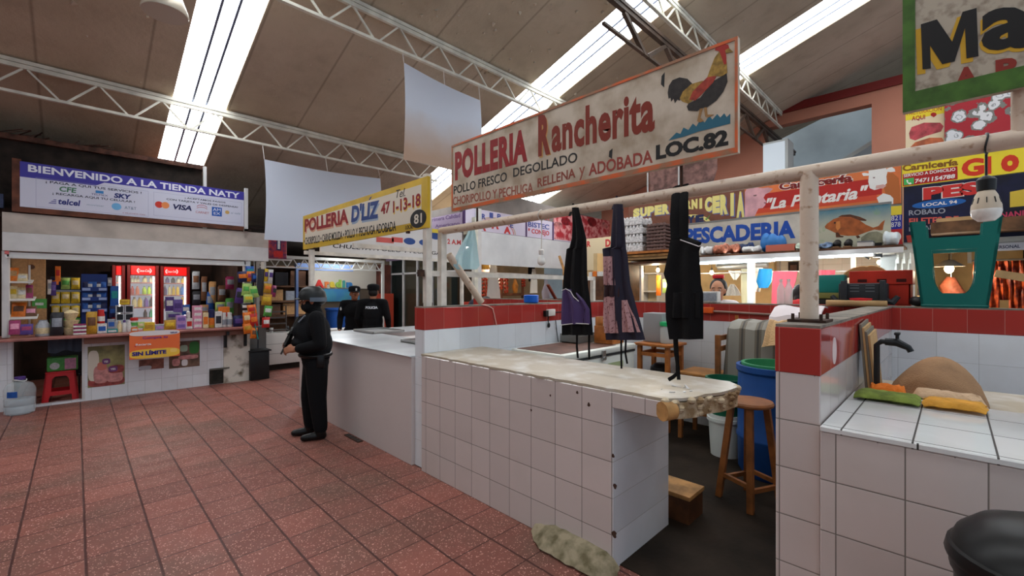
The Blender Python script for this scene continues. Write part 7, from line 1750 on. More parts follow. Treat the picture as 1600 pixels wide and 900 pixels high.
for s, yb_, yt_, m in (('* CECINA', 339, 331, M('triple_red', None)), ('BISTEC', 354, 346, nvl2), ('* CONEJO', 366, 356, M('triple_red', None))):
    letters(t, FT, s, 825, yt_, yb_, 858, m, off=.016, bold=.02)
Fx = FT
ph = M('meat_photograph', (176, 50, 60), .5, noise=(5.5, .4, (222, 156, 156), .44, .56)); mb = MB(ph); mb.abox(FT, FT.a(866), xr_ - .05, zb2 + .04, zt1 + .35, .003, -.04); mb.build('meat_picture', t)
for k, (cx_, cz_, rx, rz) in enumerate(((872, 352, .2, .1), (884, 346, .22, .12), (902, 350, .2, .13), (925, 347, .25, .14), (945, 352, .2, .1), (958, 345, .2, .12))):
    p = FT.at(cx_, cz_); mb = MB((M('photo_meat_pink', (220, 140, 140), .5, noise=(7, .6)), M('photo_meat_dark', (150, 36, 46), .5, noise=(7, .6)))[k % 2]); mb.aell(FT, p.x, max(p.z, zb2 + .2), rx, rz, .016); mb.build('meat_cut', t)
mb = MB(M('grey_gable', (132, 124, 118), .8, noise=(2, .85))); mb.prism([(XC, YT + .05, zt1 + .02), (xr_, YT + .05, zt1 + .02), (xr_, YT + .05, zt1 + .3), (8.0, YT + .05, zt1 + .5), (XC, YT + .05, zt1 + .45)], (0, .12, 0)); mb.box(XC, XC + .12, YT + .17, 12.0, 2.5, 3.6); struct(mb, 'wall_gable')
mb = MB(M('grey_sheet_roof', (176, 184, 190), .5, noise=(3, .7))); g0 = at_y(9.5, 850, 315); mb.hexa([Vector((7.6, 8.4, 3.6)), Vector((11.6, 8.4, 3.6)), Vector((11.6, 11.5, 3.05)), Vector((7.6, 11.5, 3.05)), Vector((7.6, 8.4, 3.64)), Vector((11.6, 8.4, 3.64)), Vector((11.6, 11.5, 3.09)), Vector((7.6, 11.5, 3.09))]); struct(mb, 'ceiling_lean')
mb = MB(warm_wall); mb.box(XC, 12.2, 10.6, 10.7, 0, 2.5); struct(mb, 'wall_butcher_back')
mb = MB(rtile); mb.box(XC + .02, 9.6, YT, YT + .12, 1.15, 1.32); mb.m(btile); mb.box(XC + .02, 9.6, YT, YT + .12, 0, 1.15); struct(mb, 'wall_butcher_front')
mb = MB(shop_white); mb.box(FT.a(742), FT.a(749), YT - .08, YT - .02, 0, zt1); solo(mb, 'corner_post', 'white corner post of the far butcher with the lilac sign', 'post')
# hanging goods under the panel
Fgd = Face('Y', 8.3)
mb = MB(shop_white); mb.box(XC + .2, 10.2, 8.28, 8.32, 2.02, 2.05); solo(mb, 'hanging_rail', 'rail inside the far butcher carrying goods and aprons', 'rail')
chz = M('chorizo_red', (196, 64, 26), .4, noise=(20, .6)); 
k = 0
for px, yt, yb_, lab in ((750, 434, 470, 'string of red sausages hanging closest to the corner post'), (758, 434, 470, 'second string of red sausages beside the grey apron'), (783, 434, 452, 'short string of orange sausages beside the grey apron'), (791, 434, 458, 'longer string of orange sausages in the far butcher'), (818, 436, 448, 'short red sausage string near the black bag')):
    a = Fgd.at(px, yt); b = Fgd.at(px, yb_); n = max(3, int((a.z - b.z) / .09)); mb = MB(chz)
    for i in range(n):
        z0 = a.z - (a.z - b.z) * i / n; z1 = a.z - (a.z - b.z) * (i + 1) / n
        for dx in (-.03, .03): mb.tube([(a.x + dx, 8.3, z0), (a.x + dx * 1.7, 8.3, (z0 + z1) / 2), (a.x + dx, 8.3, z1)], [.012, .034, .012], 8)
    mb.tube([(a.x, 8.3, 2.03), (a.x, 8.3, a.z - .05)], .02, 6)
    solo(mb, 'sausage_string', lab, 'sausages', 'sausage strings')
def hangY(name, label, cat, Y, rows, mat, amp=.015, th=.008):
    F = Face('Y', Y); mb = MB(mat); mb.sheet([[F.at(l + (r - l) * j / 8, py) + F.n * amp * math.sin(j * 1.7 + py * .2) for j in range(9)] for py, l, r in rows], th); return solo(mb, name, label, cat, smooth=60)
hangY('grey_apron', 'grey white apron hanging among the red sausages', 'apron', 8.28, ((410, 767, 775), (430, 764, 778), (450, 761, 780), (468, 760, 782)), M('grey_white_cloth', (186, 180, 172), .8))
hangY('black_bag', 'black bag hanging over the bright blue tub', 'bag', 8.26, ((413, 825, 836), (425, 825, 835), (440, 826, 833)), cloth_black)
hangY('white_towel', 'white towel hanging beside the black bag', 'cloth', 8.24, ((420, 831, 836), (440, 829, 839), (458, 828, 840)), M('white_cotton', None))
hangY('grey_bag', 'grey plastic bag hanging near the leaning brown plank', 'bag', 8.24, ((428, 852, 853), (444, 850, 856), (456, 846, 860), (470, 848, 858)), M('greyish_film', (170, 166, 176), .4))
t = thing('roast_meat', 'golden brown hung meat in the far butcher', 'meat', Fgd.at(805, 460))
mb = MB(M('golden_meat', (206, 130, 50), .4, noise=(9, .6))); p = Fgd.at(805, 438); q = Fgd.at(805, 458); mb.tube([(p.x, 8.3, 2.03), p, (p + q) / 2, q], [.01, .04, .09, .05], 10); mb.build('flesh', t)
mb = MB(M('shelf_brown', (120, 74, 46), .7, noise=(5, .7))); a = Fgd.at(786, 468); b = Fgd.at(880, 470); mb.box(a.x, b.x, 8.34, 8.6, 1.31, 1.34); mb.box(a.x, a.x + .05, 8.36, 8.41, 1.34, 1.75); mb.box(a.x + .8, a.x + .86, 8.36, 8.41, 1.34, 1.9); mb.box(a.x + .05, a.x + .8, 8.36, 8.4, 1.44, 1.52); mb.box(a.x, a.x + .05, 8.36, 8.6, .0, 1.31); mb.box(b.x - .05, b.x, 8.36, 8.6, 0, 1.31); solo(mb, 'wooden_stand', 'brown wooden stand below the hanging goods of the far butcher', 'stand')
mb = MB(M('plank_red_brown', (130, 62, 46), .7)); mb.bar(Face('Y', 8.1).at(856, 445), Face('Y', 8.1).at(872, 474), .09, .04); solo(mb, 'leaning_plank', 'red brown plank leaning beside the first black apron', 'plank')
mb = MB(wood_raw); F9 = Face('Y', 5.0); 
mb.bar(at_x(8.0, 874, 400), at_x(8.0, 882, 424), .05, .04); mb.box(7.97, 8.03, at_x(8.0, 882, 424).y - .03, at_x(8.0, 882, 424).y + .03, 0, at_x(8.0, 882, 424).z); solo(mb, 'wooden_stick', 'bare wooden stick before the far white panel', 'stick')
# clutter on the shelf between the first two aprons
t = thing('goods_cabinet', 'brown wooden cabinet with boxes on top seen between the first two aprons', 'cabinet', at_x(7.6, 930, 470)); F7 = Face('X', 7.6)
y0, y1 = -F7.a(918), -F7.a(946); zz0 = F7.z(930, 432)
mb = MB(M('cabinet_brown', (112, 80, 58), .7, noise=(4, .7))); mb.box(7.6, 8.0, y1, y0, .001, zz0); mb.build('carcass', t); mb = MB(wood_dk); mb.box(7.59, 7.6, y1 + .05, y0 - .05, 1.3, zz0 - .06); mb.build('door', t)
for i, (px0, px1, m, h, lab) in enumerate(((919, 924, 'white', .09, 'white carton on the brown cabinet between the first two aprons'), (925, 931, 'orange', .11, 'orange carton on the brown cabinet between the first two aprons'), (932, 941, 'white', .1, 'long white carton on the brown cabinet next to the second apron'))):
    mb = MB(PK[m]); mb.box(7.62, 7.8, -F7.a(px1), -F7.a(px0), zz0 + .002, zz0 + h, .004, 1); solo(mb, 'carton', lab, 'box', 'cartons on the brown cabinet')
mb = MB(warm_wall); mb.box(9.9, 10.0, 5.8, 7.5, 0, 2.6); struct(mb, 'wall_corner')
aletters_t = thing('shop_sign', 'cream wall sign with red letters behind the first two aprons', 'sign', (9.88, 6.3, 2.3), 0, 'signs of the far row'); Fw = Face('X', 9.89); t = aletters_t
mb = MB(M('sign_cream_board', (222, 206, 170), .5)); mb.abox(Fw, Fw.a(916), Fw.a(958), Fw.z(930, 422), Fw.z(930, 372), 0, -.008); mb.build('board', t)
letters(t, Fw, 'R', 917, 377, 386, 923, M('triple_red', None), bold=.05); letters(t, Fw, 'D', 946, 374, 386, 954, M('triple_red', None), bold=.05)
# textured pink boards above the brown sign, with white poles
Fpk = Face('X', 8.6); t = thing('pink_board', 'mottled pink brown boards standing above the brown butcher sign', 'board', (8.6, 3.6, 3.5))
zA2 = lambda x, y: (960 + x / 5, 240 + y / 5)
mb = MB(M('mottled_pink', (150, 112, 104), .8, noise=(8, .65), bump=.3)); mb.ppoly(Fpk, [zA2(280, 130), zA2(500, 60), zA2(500, 320), zA2(285, 345)], .1); mb.build('panel', t)
mb = MB(M('mottled_pink', None)); mb.ppoly(Fpk, [zA2(525, 55), zA2(800, -20), zA2(805, 120), zA2(770, 230), zA2(530, 280)], .1); mb.build('panel', t)
for x0 in (265, 508): mb = MB(shop_white); p = Fpk.at(*zA2(x0, 330)); mb.box(8.56, 8.59, p.y - .012, p.y + .012, 2.5, 4.3); mb.build('pole', t)
mb = MB(grey_sheet); p = at_x(11.5, 1215, 270); mb.box(11.3, 11.8, p.y - .25, p.y + .25, 0, 5.0); mb.m(M('bluish_white', (206, 214, 220), .5)); mb.box(11.28, 11.3, p.y - .2, p.y + .24, 3.0, 4.95); solo(mb, 'vent_stack', 'grey white ventilation shaft before the opening in the salmon wall', 'shaft')

# glass shop front (faces the aisle) and mauve signs
FGl = Face('X', XC)
t = thing('glass_shopfront', 'glass shop front with white frames beyond the officers', 'shop front', (XC, 10, 0))
zgt = 2.42
y_a, y_b = YT + .25, -FGl.a(608)
mb = MB(mauve); mb.box(XC - .05, XC + .1, y_a - .2, y_b + .1, zgt, zgt + .25); mb.build('fascia_band', t)
for px in (611, 631, 653, 676, 686): y = -FGl.a(px); mb = MB(shop_white); mb.box(XC - .03, XC + .03, y - .035, y + .035, .0, zgt); mb.build('frame_post', t)
mb = MB(shop_white); mb.box(XC - .03, XC + .03, y_a, y_b, 2.02, 2.07); mb.build('transom', t)
mb = MB(M('dark_shop_glass', (30, 40, 40), .06, alpha=.8)); mb.box(XC + .005, XC + .012, y_a, y_b, .05, zgt); mb.build('glass_pane', t)
mb = MB(soot); mb.box(XC + 1.6, XC + 1.7, y_a + .5, 12.5, 0, 2.5); struct(mb, 'wall_glass_shop')
t = thing('shop_sign', 'mauve sign with two lines of purple lettering above the glass shop front', 'sign', (XC - .03, 9.3, 2.9), 0, 'signs beyond the aisle'); Fm_ = Face('X', XC - .03)
mb = MB(mauve); mb.abox(Fm_, Fm_.a(640), Fm_.a(722), Fm_.z(722, 361), Fm_.z(722, 331), 0, -.03); mb.build('board', t)
pl_l = M('sign_purple_letter', (90, 60, 110), .5)
txt4(t, Fm_, 'Primera Calidad', 672, 341, 347, 719, 333, pl_l, bold=.015, off=.006); txt4(t, Fm_, 'Americano', 680, 351, 356, 718, 346, pl_l, bold=.015, off=.006)
# white banner sign on the far side of the yellow stall
FW6 = Face('Y', 6.32)
t = thing('shop_sign', 'white sign with black and red lettering under and behind the yellow sign', 'sign', (3.6, 6.36, 2.17), 0, 'signs beyond the aisle')
a0, a1, z0, z1 = FW6.a(500), FW6.a(722), 2.12, FW6.z(690, 360)
mb = MB(M('banner_dirty_white', (206, 202, 200), .5)); mb.abox(FW6, a0, a1, z0, z1, 0, -.02); mb.build('board', t)
aletters(t, FW6, 'CHULETA . POLLO Y PECHUGA', FW6.a(520), FW6.a(688), z0 + .09, z0 + .15, black_l, bold=.015, shear=.1)
for (px, py, rx, rz) in ((640, 377, .11, .055), (662, 379, .09, .05), (681, 368, .14, .07)):
    p = FW6.at(px, py); mb = MB(M('blue_blob', (40, 70, 130), .5)); mb.aell(FW6, p.x, p.z, rx, rz, .004); mb.build('painted_blob', t)
mb = MB(M('banner_yellow', (214, 190, 60), .5)); mb.abox(FW6, FW6.a(672), FW6.a(694), FW6.z(690, 365), FW6.z(690, 359), .003, 0); mb.build('yellow_band', t)
for px, w in ((588, .3), (612, .2)): p = FW6.at(px, 377); mb = MB(M('banner_pinkred', (200, 90, 84), .5)); mb.abox(FW6, p.x, p.x + w, p.z - .01, p.z + .07, .003, 0); mb.build('red_patch', t)
letters(t, FW6, '2 A.M', 699, 373, 381, 720, M('triple_red', None), bold=.03)

# ================================================================ CROSS AISLE END: white case, shelves, coloured letters
FV = Face('Y', 9.5)
t = thing('display_case', 'long white counter case on a dark plinth beyond the black bin', 'counter', (3.3, 9.7, 0))
a0, a1 = FV.a(412), FV.a(560)
mb = MB(M('case_white', (214, 210, 204), .4)); mb.box(a0, a1, 9.5, 9.86, .12, .74, .006); mb.build('case_body', t)
mb = MB(M('seam_grey', (150, 146, 142), .6))
for z in (.33, .52): mb = MB(M('seam_grey', None)); mb.box(a0, a1, 9.495, 9.5, z, z + .008); mb.build('seam', t)
mb = MB(soot); mb.box(a0 + .03, a1 - .03, 9.55, 9.84, 0, .12); mb.build('plinth', t)
FSf = Face('Y', 10.6)
t = thing('stock_shelves', 'brown wooden stock shelves beyond the white counter case', 'shelves', (3.0, 10.8, 0))
a0, a1 = FSf.a(398), FSf.a(486); sh = M('shelf_timber', (122, 88, 66), .8, noise=(4, .7))
for x in (a0, a1 - .05): mb = MB(sh); mb.box(x, x + .05, 10.6, 11.1, 0, 2.15); mb.build('upright', t)
for z in (.6, 1.0, 1.32, 1.66, 2.1): mb = MB(sh); mb.box(a0 + .05, a1 - .05, 10.6, 11.1, z, z + .04); mb.build('shelf', t)
mb = MB(sh); mb.box(a0, a1, 11.1, 11.14, 0, 2.15); mb.build('back_panel', t)
for i, (f0, f1, z, h, m, lab) in enumerate(((.05, .45, 1.04, .24, 'brown', 'brown carton on the second shelf board beyond the white case'), (.5, .95, 1.04, .26, 'tan', 'tan carton on the second shelf board behind the officer'), (.06, .5, 1.36, .25, 'tan', 'wide tan carton on the third shelf board beyond the white case'), (.55, .74, 1.36, .22, 'grey', 'grey plastic pack on the third shelf board'), (.08, .3, 1.70, .1, 'white', 'white low box on the top shelf board'), (.34, .6, 1.70, .3, 'dark', 'dark case on the top shelf board beyond the hanging bags'), (.64, .96, 1.70, .34, 'brown', 'big brown carton on the top shelf board'))):
    x0 = a0 + .05 + (a1 - a0 - .1) * f0; x1 = a0 + .05 + (a1 - a0 - .1) * f1; mb = MB(PK[m]); mb.box(x0, x1, 10.66, 11.0, z + .001, z + h, .006, 1); solo(mb, 'carton', lab, 'box', 'cartons on the stock shelves')
# hand truck on the case
t = thing('hand_truck', 'small hand truck lying on the white counter case behind the officer', 'hand truck', (2.9, 9.7, .741)); Fhk = Face('Y', 9.7)
pipe_g = M('truck_grey', (84, 78, 76), .5)
p = [Fhk.at(*q) for q in ((414, 470), (414, 508), (447, 508), (447, 470))]
zb = .80
xs0, xs1 = Fhk.a(414), Fhk.a(447)
mb = MB(pipe_g); mb.tube([(xs0, 9.7, zb), (xs0, 9.7, 1.28), (xs1, 9.7, 1.28), (xs1, 9.7, zb)], .014, 8); mb.build('frame_tube', t)
for z in (.9, 1.02, 1.14): mb = MB(pipe_g); mb.box(xs0, xs1, 9.69, 9.71, z, z + .03); mb.build('cross_bar', t)
mb = MB(pipe_g); mb.box(xs0, xs1, 9.55, 9.72, .785, .8); mb.build('toe_plate', t)
for x in (xs0, xs1 + .04): mb = MB(socket_k); mb.cyl((x - .02, 9.74, .80), (x + .02, 9.74, .80), .058, n=18); mb.build('wheel', t)
for px, lab in ((409, 'small white cup on the white case beside the outer snack strip'), (425, 'small white tub on the white case beside the hand truck')):
    p = Face('Y', 9.56).at(px, 520); mb = MB(PK['white']); mb.lathe([(0, 0), (.03, 0), (.036, .09), (.038, .1), (0, .1)], (p.x, 9.6, .741), 14); solo(mb, 'cup', lab, 'cup', 'white cups on the case')
# letters sign and blue poster
FL = Face('Y', 11.4)
t = thing('letter_sign', 'cut out letters in rainbow colours above a blue poster', 'sign', FL.at(525, 450))
mb = MB(M('cream_panel', (196, 190, 176), .7)); mb.abox(FL, FL.a(486), FL.a(590), FL.z(530, 451), FL.z(530, 412), -.01, -.05); mb.build('back_panel', t)
for ch, xl, xr, yt, c in (('A', 491, 506, 437, (200, 50, 44)), ('r', 507, 514, 440, (220, 120, 60)), ('a', 515, 523, 440, (226, 200, 70)), ('d', 524, 533, 437, (150, 190, 80)), ('i', 535, 539, 438, (70, 160, 150)), ('n', 541, 550, 441, (60, 130, 190))):
    m = M('letter_%d_%d' % (c[0], c[1]), c, .5); mb = MB(m); mb.ptext(FL, ch, xl, yt, 449.5, xr, off=.03, th=.035, bold=.06); mb.build('cut_letter', t)
mb = MB(M('poster_azure', (70, 140, 190), .5, noise=(1.6, .7, (90, 176, 170)))); mb.abox(FL, FL.a(506), FL.a(562), FL.z(530, 471), FL.z(530, 451.5), -.005, -.03); mb.build('blue_poster', t)
mb = MB(plaster_dim); mb.box(4.0, 6.3, 11.45, 11.6, 0, 2.3); struct(mb, 'wall_end')
mb = MB(M('brick_brown', (110, 60, 48), .8, noise=(4, .7))); mb.box(FL.a(588), 6.3, 11.2, 11.44, 0, 2.3); struct(mb, 'wall_brown')
mb = MB(M('orange_red_box', (170, 62, 40), .6)); p = Face('Y', 10.8).at(602, 470); mb.box(p.x - .2, p.x + .25, 10.8, 11.1, 0, 1.5); solo(mb, 'red_cabinet', 'orange red cabinet behind the officer with the white lettered vest', 'cabinet')
mb = MB(PK['blue']); p = Face('Y', 10.6).at(527, 500); mb.lathe([(0, .001), (.22, .001), (.26, 1.1), (.28, 1.12), (.28, 1.16), (.24, 1.16), (.2, .1), (0, .1)], (p.x, 10.6, 0), 22); solo(mb, 'blue_drum', 'bright blue drum between the officers', 'drum')
mb = MB(M('pale_beam', (186, 186, 180), .5)); p0, p1 = Face('Y', 9.9).at(400, 404), Face('Y', 9.9).at(600, 413); mb.box(p0.x, p1.x, 9.88, 9.94, 2.26, 2.32); mb.box(p0.x, p1.x, 9.89, 9.93, 2.06, 2.09)
for i in range(12):
    x = p0.x + (p1.x - p0.x) * i / 12; mb.bar((x, 9.91, 2.27), (x + (p1.x - p0.x) / 24, 9.91, 2.08), .018, .018); mb.bar((x + (p1.x - p0.x) / 24, 9.91, 2.08), (x + (p1.x - p0.x) / 12, 9.91, 2.27), .018, .018)
mb.box(p1.x - .06, p1.x, 9.88, 9.94, 0, 2.26); mb.box(p0.x, p0.x + .06, 9.88, 9.94, .0, 2.26); solo(mb, 'lattice_beam', 'pale lattice beam over the far shelves and letters', 'beam')
mb = MB(M('blue_tarp', (90, 110, 150), .7)); mb.box(p0.x + .9, p1.x - .6, 10.3, 10.4, 2.05, 2.2); mb.box(p0.x + .9, p0.x + .95, 10.3, 10.4, 0, 2.05); solo(mb, 'tarp_roll', 'faded blue tarp roll behind the lattice beam', 'tarp')
# translucent roof panel in the distance, built as a ceiling light
mb = MB(soot); mb.hexa([Vector((2.2, 9.2, 2.75)), Vector((6.3, 9.2, 2.75)), Vector((6.3, 12.9, 2.55)), Vector((2.2, 12.9, 2.55)), Vector((2.2, 9.2, 2.8)), Vector((6.3, 9.2, 2.8)), Vector((6.3, 12.9, 2.6)), Vector((2.2, 12.9, 2.6))]); struct(mb, 'ceiling_low')
t = thing('lit_roof_panel', 'bright translucent roof panel of three strips over the far end', 'lamp', (4.5, 9.8, 2.6)); q = [at_z(2.62, *p) for p in ((529, 403), (557, 403), (567, 393), (541, 393))]
xm = sum(v.x for v in q) / 4; ym = min(v.y for v in q)
mb = MB(shop_white); mb.box(4.0, 4.62, 9.3, 10.5, 2.66, 2.70); mb.build('housing', t)
lg = M('panel_glow', (250, 252, 255), .5, emit=9)
for i in range(3): mb = MB(lg); mb.box(4.02 + .2 * i, 4.18 + .2 * i, 9.32, 10.48, 2.645, 2.66); mb.build('light_strip', t)
lamp(t, (4.3, 9.9, 2.55), 60, (.95, .98, 1), .2)
# promo box hanging at the shop end, with its bracket
Fb = Face('Y', 8.95); t = thing('promo_box', 'red and blue promo box on a bracket beside the white cloth', 'box', Fb.at(434, 404))
a0, a1 = Fb.a(421), Fb.a(448); z0, z1 = Fb.z(434, 404), Fb.z(434, 369)
mb = MB(M('promo_box_red', (176, 60, 60), .5, noise=(16, .6, (90, 40, 80)))); mb.box(a0, a1, 8.95, 9.1, z0, z1, .004, 1); mb.build('box_body', t)
mb = MB(PK['navy']); mb.abox(Fb, a0 + .12, a0 + .2, z0 + .16, z1 - .03, .004, 0); mb.build('printed_stripe', t); mb = MB(PK['white']); mb.abox(Fb, a0 + .14, a0 + .18, z0 + .18, z1 - .06, .007, 0); mb.build('printed_panel', t); mb = MB(PK['red']); mb.abox(Fb, a0 + .07, a1 - .07, z0 + .03, z0 + .14, .005, 0); mb.build('printed_patch', t)
mb = MB(shop_white); mb.box(FSH.a(418) - .04, a1 + .1, 8.98, 9.06, z0 - .03, z0 - .002); mb.box(FSH.a(418) - .04, FSH.a(418) - .005, 8.86, 9.06, 1.9, 2.3); mb.build('bracket', t)
mb = MB(bw); mb.tube([Fb.at(421, 312) - Vector((0, -.1, 0)), Fb.at(475, 316) - Vector((0, -.1, 0))], .018, 8); mb.tube([Fb.at(424, 366), Fb.at(421, 312)], .014, 8); mb.tube([Fb.at(424, 340), Fb.at(436, 316)], .01, 6)
solo(mb, 'swing_bracket', 'thin brown bracket arm before the hanging white cloth', 'bracket')

# ================================================================ CLOTHS AND LAMP UNDER THE ROOF
def roof_cloth(label, Y, tl, tr, zb, stain, yoff):
    F = Face('Y', Y); A, B = F.at(*tl), F.at(*tr); G = []
    n = 14
    for i in range(n + 1):
        v = i / n
        row = []
        for j in range(n + 1):
            u = j / n; top = A.z + (B.z - A.z) * u - .03 * math.sin(math.pi * u); x = A.x + (B.x - A.x) * u + (.03 * math.sin(v * 3) if j in (0, n) else 0)
            row.append(Vector((x, Y + .03 * math.sin(u * 5 + v * 2.5) * v, top + (zb - top) * v)))
        G.append(row)
    m = bpy.data.materials.new('hung_white_cloth'); m.use_nodes = True; k = NT(m); k.uvw()
    c = lin((226, 230, 238))[:3]
    if stain:
        f = k.math('MULTIPLY', k.ramp(k.math('ADD', k.z, k.math('MULTIPLY', k.noise(k.pos, 2.5, 4), .35)), zb + .3, zb + .95, 1.0, 0.0), .7)
        c = k.mixc(f, c, lin((196, 158, 114))[:3])
    k.put(k.bsdf.inputs['Base Color'], c); k.bsdf.inputs['Roughness'].default_value = .8
    tr = k.n('ShaderNodeBsdfTranslucent'); k.put(tr.inputs[0], c); mx = k.n('ShaderNodeMixShader'); mx.inputs[0].default_value = .6; k.t.links.new(k.bsdf.outputs[0], mx.inputs[1]); k.t.links.new(tr.outputs[0], mx.inputs[2]); k.t.links.new(mx.outputs[0], k.t.nodes['Material Output'].inputs[0])
    bp = k.n('ShaderNodeBump'); bp.inputs['Strength'].default_value = .4; bp.inputs['Distance'].default_value = .03; k.put(bp.inputs['Height'], k.noise(k.pos, 2.2, 3)); k.t.links.new(bp.outputs[0], k.bsdf.inputs['Normal'])
    t = thing('hung_cloth', label, 'cloth', ((A.x + B.x) / 2, Y, zb), 0, 'white cloths hung from the trusses')
    mb = MB(m); mb.sheet(G, .006); mb.build('cloth_sheet', t)
    for P in (A, B, (A + B) / 2 - Vector((0, 0, .03))):
        mb = MB(socket_w); mb.tube([P, (P.x, Y + yoff, zr(Y + yoff) - .40)], .005, 5); mb.build('string', t)
roof_cloth('white cloth with a tan water stain hanging beside the rooster sign', 5.28, (631, 98), (750, 157), 3.38, True, .04)
roof_cloth('long clean white cloth hanging behind the yellow sign', 7.9, (413, 249), (594, 279), 2.42, False, .1)
p = at_y(5.0, 258, 14); t = thing('bay_lamp', 'unlit bell shaped lamp hanging under the roof beside the skylight strip', 'lamp', p)
lamp_al = M('lamp_aluminium', (190, 178, 160), .4, metal=.3)
mb = MB(lamp_al); z0 = at_y(5.0, 258, 22).z; mb.lathe([(.17, 0), (.175, .012), (.165, .06), (.13, .16), (.08, .22), (.07, .3), (0, .32), (0, .3), (.06, .21), (.12, .15), (.155, .05), (.165, .005)], (p.x, p.y, z0), 28); mb.build('reflector', t)
mb = MB(white_glass); mb.lathe([(0, .03), (.035, .05), (.04, .12), (.03, .2)], (p.x, p.y, z0), 14); mb.build('bulb', t)
mb = MB(lamp_al); mb.tube([(p.x, p.y, z0 + .3), (p.x, p.y, zr(5.0))], .012, 8); mb.build('hanging_rod', t)
mb = MB(wht); mb.box(6.2, 6.3, 7.4, 7.5, 0, 3.2); 
solo(mb, 'steel_column', 'plain cream steel column beyond the far stall', 'column')

# ================================================================ PEOPLE
skin = M('brown_skin', (150, 98, 72), .55); skin_l = M('warm_skin', (190, 134, 102), .55); hair_k = M('black_hair', (24, 20, 19), .5, bump=.4, bscale=120)
unif = M('police_black', (10, 10, 13), .95, spec=.25, bump=.25, bscale=70); unif2 = M('vest_black', (17, 18, 21), .95, spec=.25, bump=.3, bscale=90); boot = M('boot_black', (16, 15, 15), .35)
def V3(*a): return Vector(a)
def limb(mb, *pr, n=12):
    """tapering limb through (point, radius) pairs with rounded joints"""
    pts = [Vector(p) for p, r in pr]; rs = [r for p, r in pr]
    for i in range(len(pts) - 1): mb.tube([pts[i], pts[i].lerp(pts[i + 1], .5), pts[i + 1]], [rs[i], (rs[i] + rs[i + 1]) / 2 * 1.02, rs[i + 1]], n)
    for p, r in zip(pts, rs): mb.ball(p, r * .99, 12, 8)
def fuse(mb, t, name, vox=.011, it=5):
    """grow the overlapping volumes into one continuous surface"""
    mb.bm.transform(WM[t.name]); o = mb.build(name, t, 80)
    r = o.modifiers.new('skin', 'REMESH'); r.mode = 'VOXEL'; r.voxel_size = vox; r.use_smooth_shade = True
    s = o.modifiers.new('soften', 'SMOOTH'); s.iterations = it; s.factor = .5
    return o
def plain_part(mb, t, name):
    mb.bm.transform(WM[t.name]); return mb.build(name, t, 50)
def head_into(mb, c, yaw=0., s=1.0, pitch=0.):
    """skull, jaw, nose, brow, lips and ears; the face looks along +x turned by yaw"""
    k = mb.since()
    mb.ball((0, 0, .025), (.098, .076, .105), 16, 12); mb.ball((.03, 0, -.05), (.062, .056, .062), 14, 10); mb.ball((.06, 0, -.085), (.03, .032, .022), 10, 8)
    mb.tube([(.088, 0, .03), (.104, 0, -.005), (.112, 0, -.022), (.092, 0, -.032)], [.009, .012, .015, .009], 8)
    for sy in (-1, 1):
        mb.ball((.082, sy * .032, .036), (.014, .024, .009), 8, 6); mb.ball((.0, sy * .079, .0), (.022, .01, .033), 8, 6); mb.ball((.07, sy * .04, -.025), (.022, .018, .02), 8, 6)
    mb.ball((.09, 0, -.055), (.012, .024, .007), 8, 6); mb.ball((.088, 0, -.068), (.012, .02, .007), 8, 6)
    mb.xf(k, Matrix.Translation(c) @ Matrix.Rotation(yaw, 4, 'Z') @ Matrix.Rotation(pitch, 4, 'Y') @ Matrix.Scale(s, 4))
def eyes_part(t, c, yaw, s=1.0, pitch=0.):
    mx = Matrix.Translation(c) @ Matrix.Rotation(yaw, 4, 'Z') @ Matrix.Rotation(pitch, 4, 'Y') @ Matrix.Scale(s, 4)
    for sy in (-1, 1):
        mb = MB(M('eye_white', (220, 212, 204), .3)); k = mb.since(); mb.ball((.083, sy * .032, .012), (.010, .013, .008), 10, 6); mb.m(hair_k); mb.ball((.090, sy * .032, .012), (.005, .006, .006), 8, 6); mb.xf(k, mx); plain_part(mb, t, 'eye')
        mb = MB(hair_k); k = mb.since(); mb.tube([(.094, sy * .014, .034), (.097, sy * .032, .041), (.086, sy * .052, .034)], .0035, 6); mb.xf(k, mx); plain_part(mb, t, 'eyebrow')
def hand_into(mb, wrist, fwd, up, side, s=1.0, curl=.8):
    """palm, four unequal curled fingers and a thumb; fwd along the fingers, up out of the back of the hand, side towards the thumb"""
    f, u, d = Vector(fwd).normalized(), Vector(up).normalized(), Vector(side).normalized(); w = Vector(wrist)
    for q in (-.024, -.008, .008, .024): mb.tube([w + d * q * .8, w + f * .045 * s + d * q, w + f * .085 * s + d * q], [.014, .015, .012], 8)
    for q, l in ((.030, .072), (.011, .08), (-.009, .074), (-.028, .058)):
        b = w + f * .085 * s + d * q; p1 = b + (f * math.cos(curl * .6) - u * math.sin(curl * .6)) * l * .5; p2 = p1 + (f * math.cos(curl * 1.7) - u * math.sin(curl * 1.7)) * l * .33; p3 = p2 + (f * math.cos(curl * 2.5) - u * math.sin(curl * 2.5)) * l * .25
        mb.tube([b - f * .01, p1, p2, p3], [.0105, .0095, .0085, .007], 8); mb.ball(p3, .007, 8, 6)
    b = w + f * .03 * s + d * .028; p1 = b + (f * .5 + d * .85) .normalized() * .035; p2 = p1 + (f * .9 + d * .25 - u * .4).normalized() * .03; mb.tube([b - d * .012, p1, p2], [.013, .011, .008], 8); mb.ball(p2, .008, 8, 6)
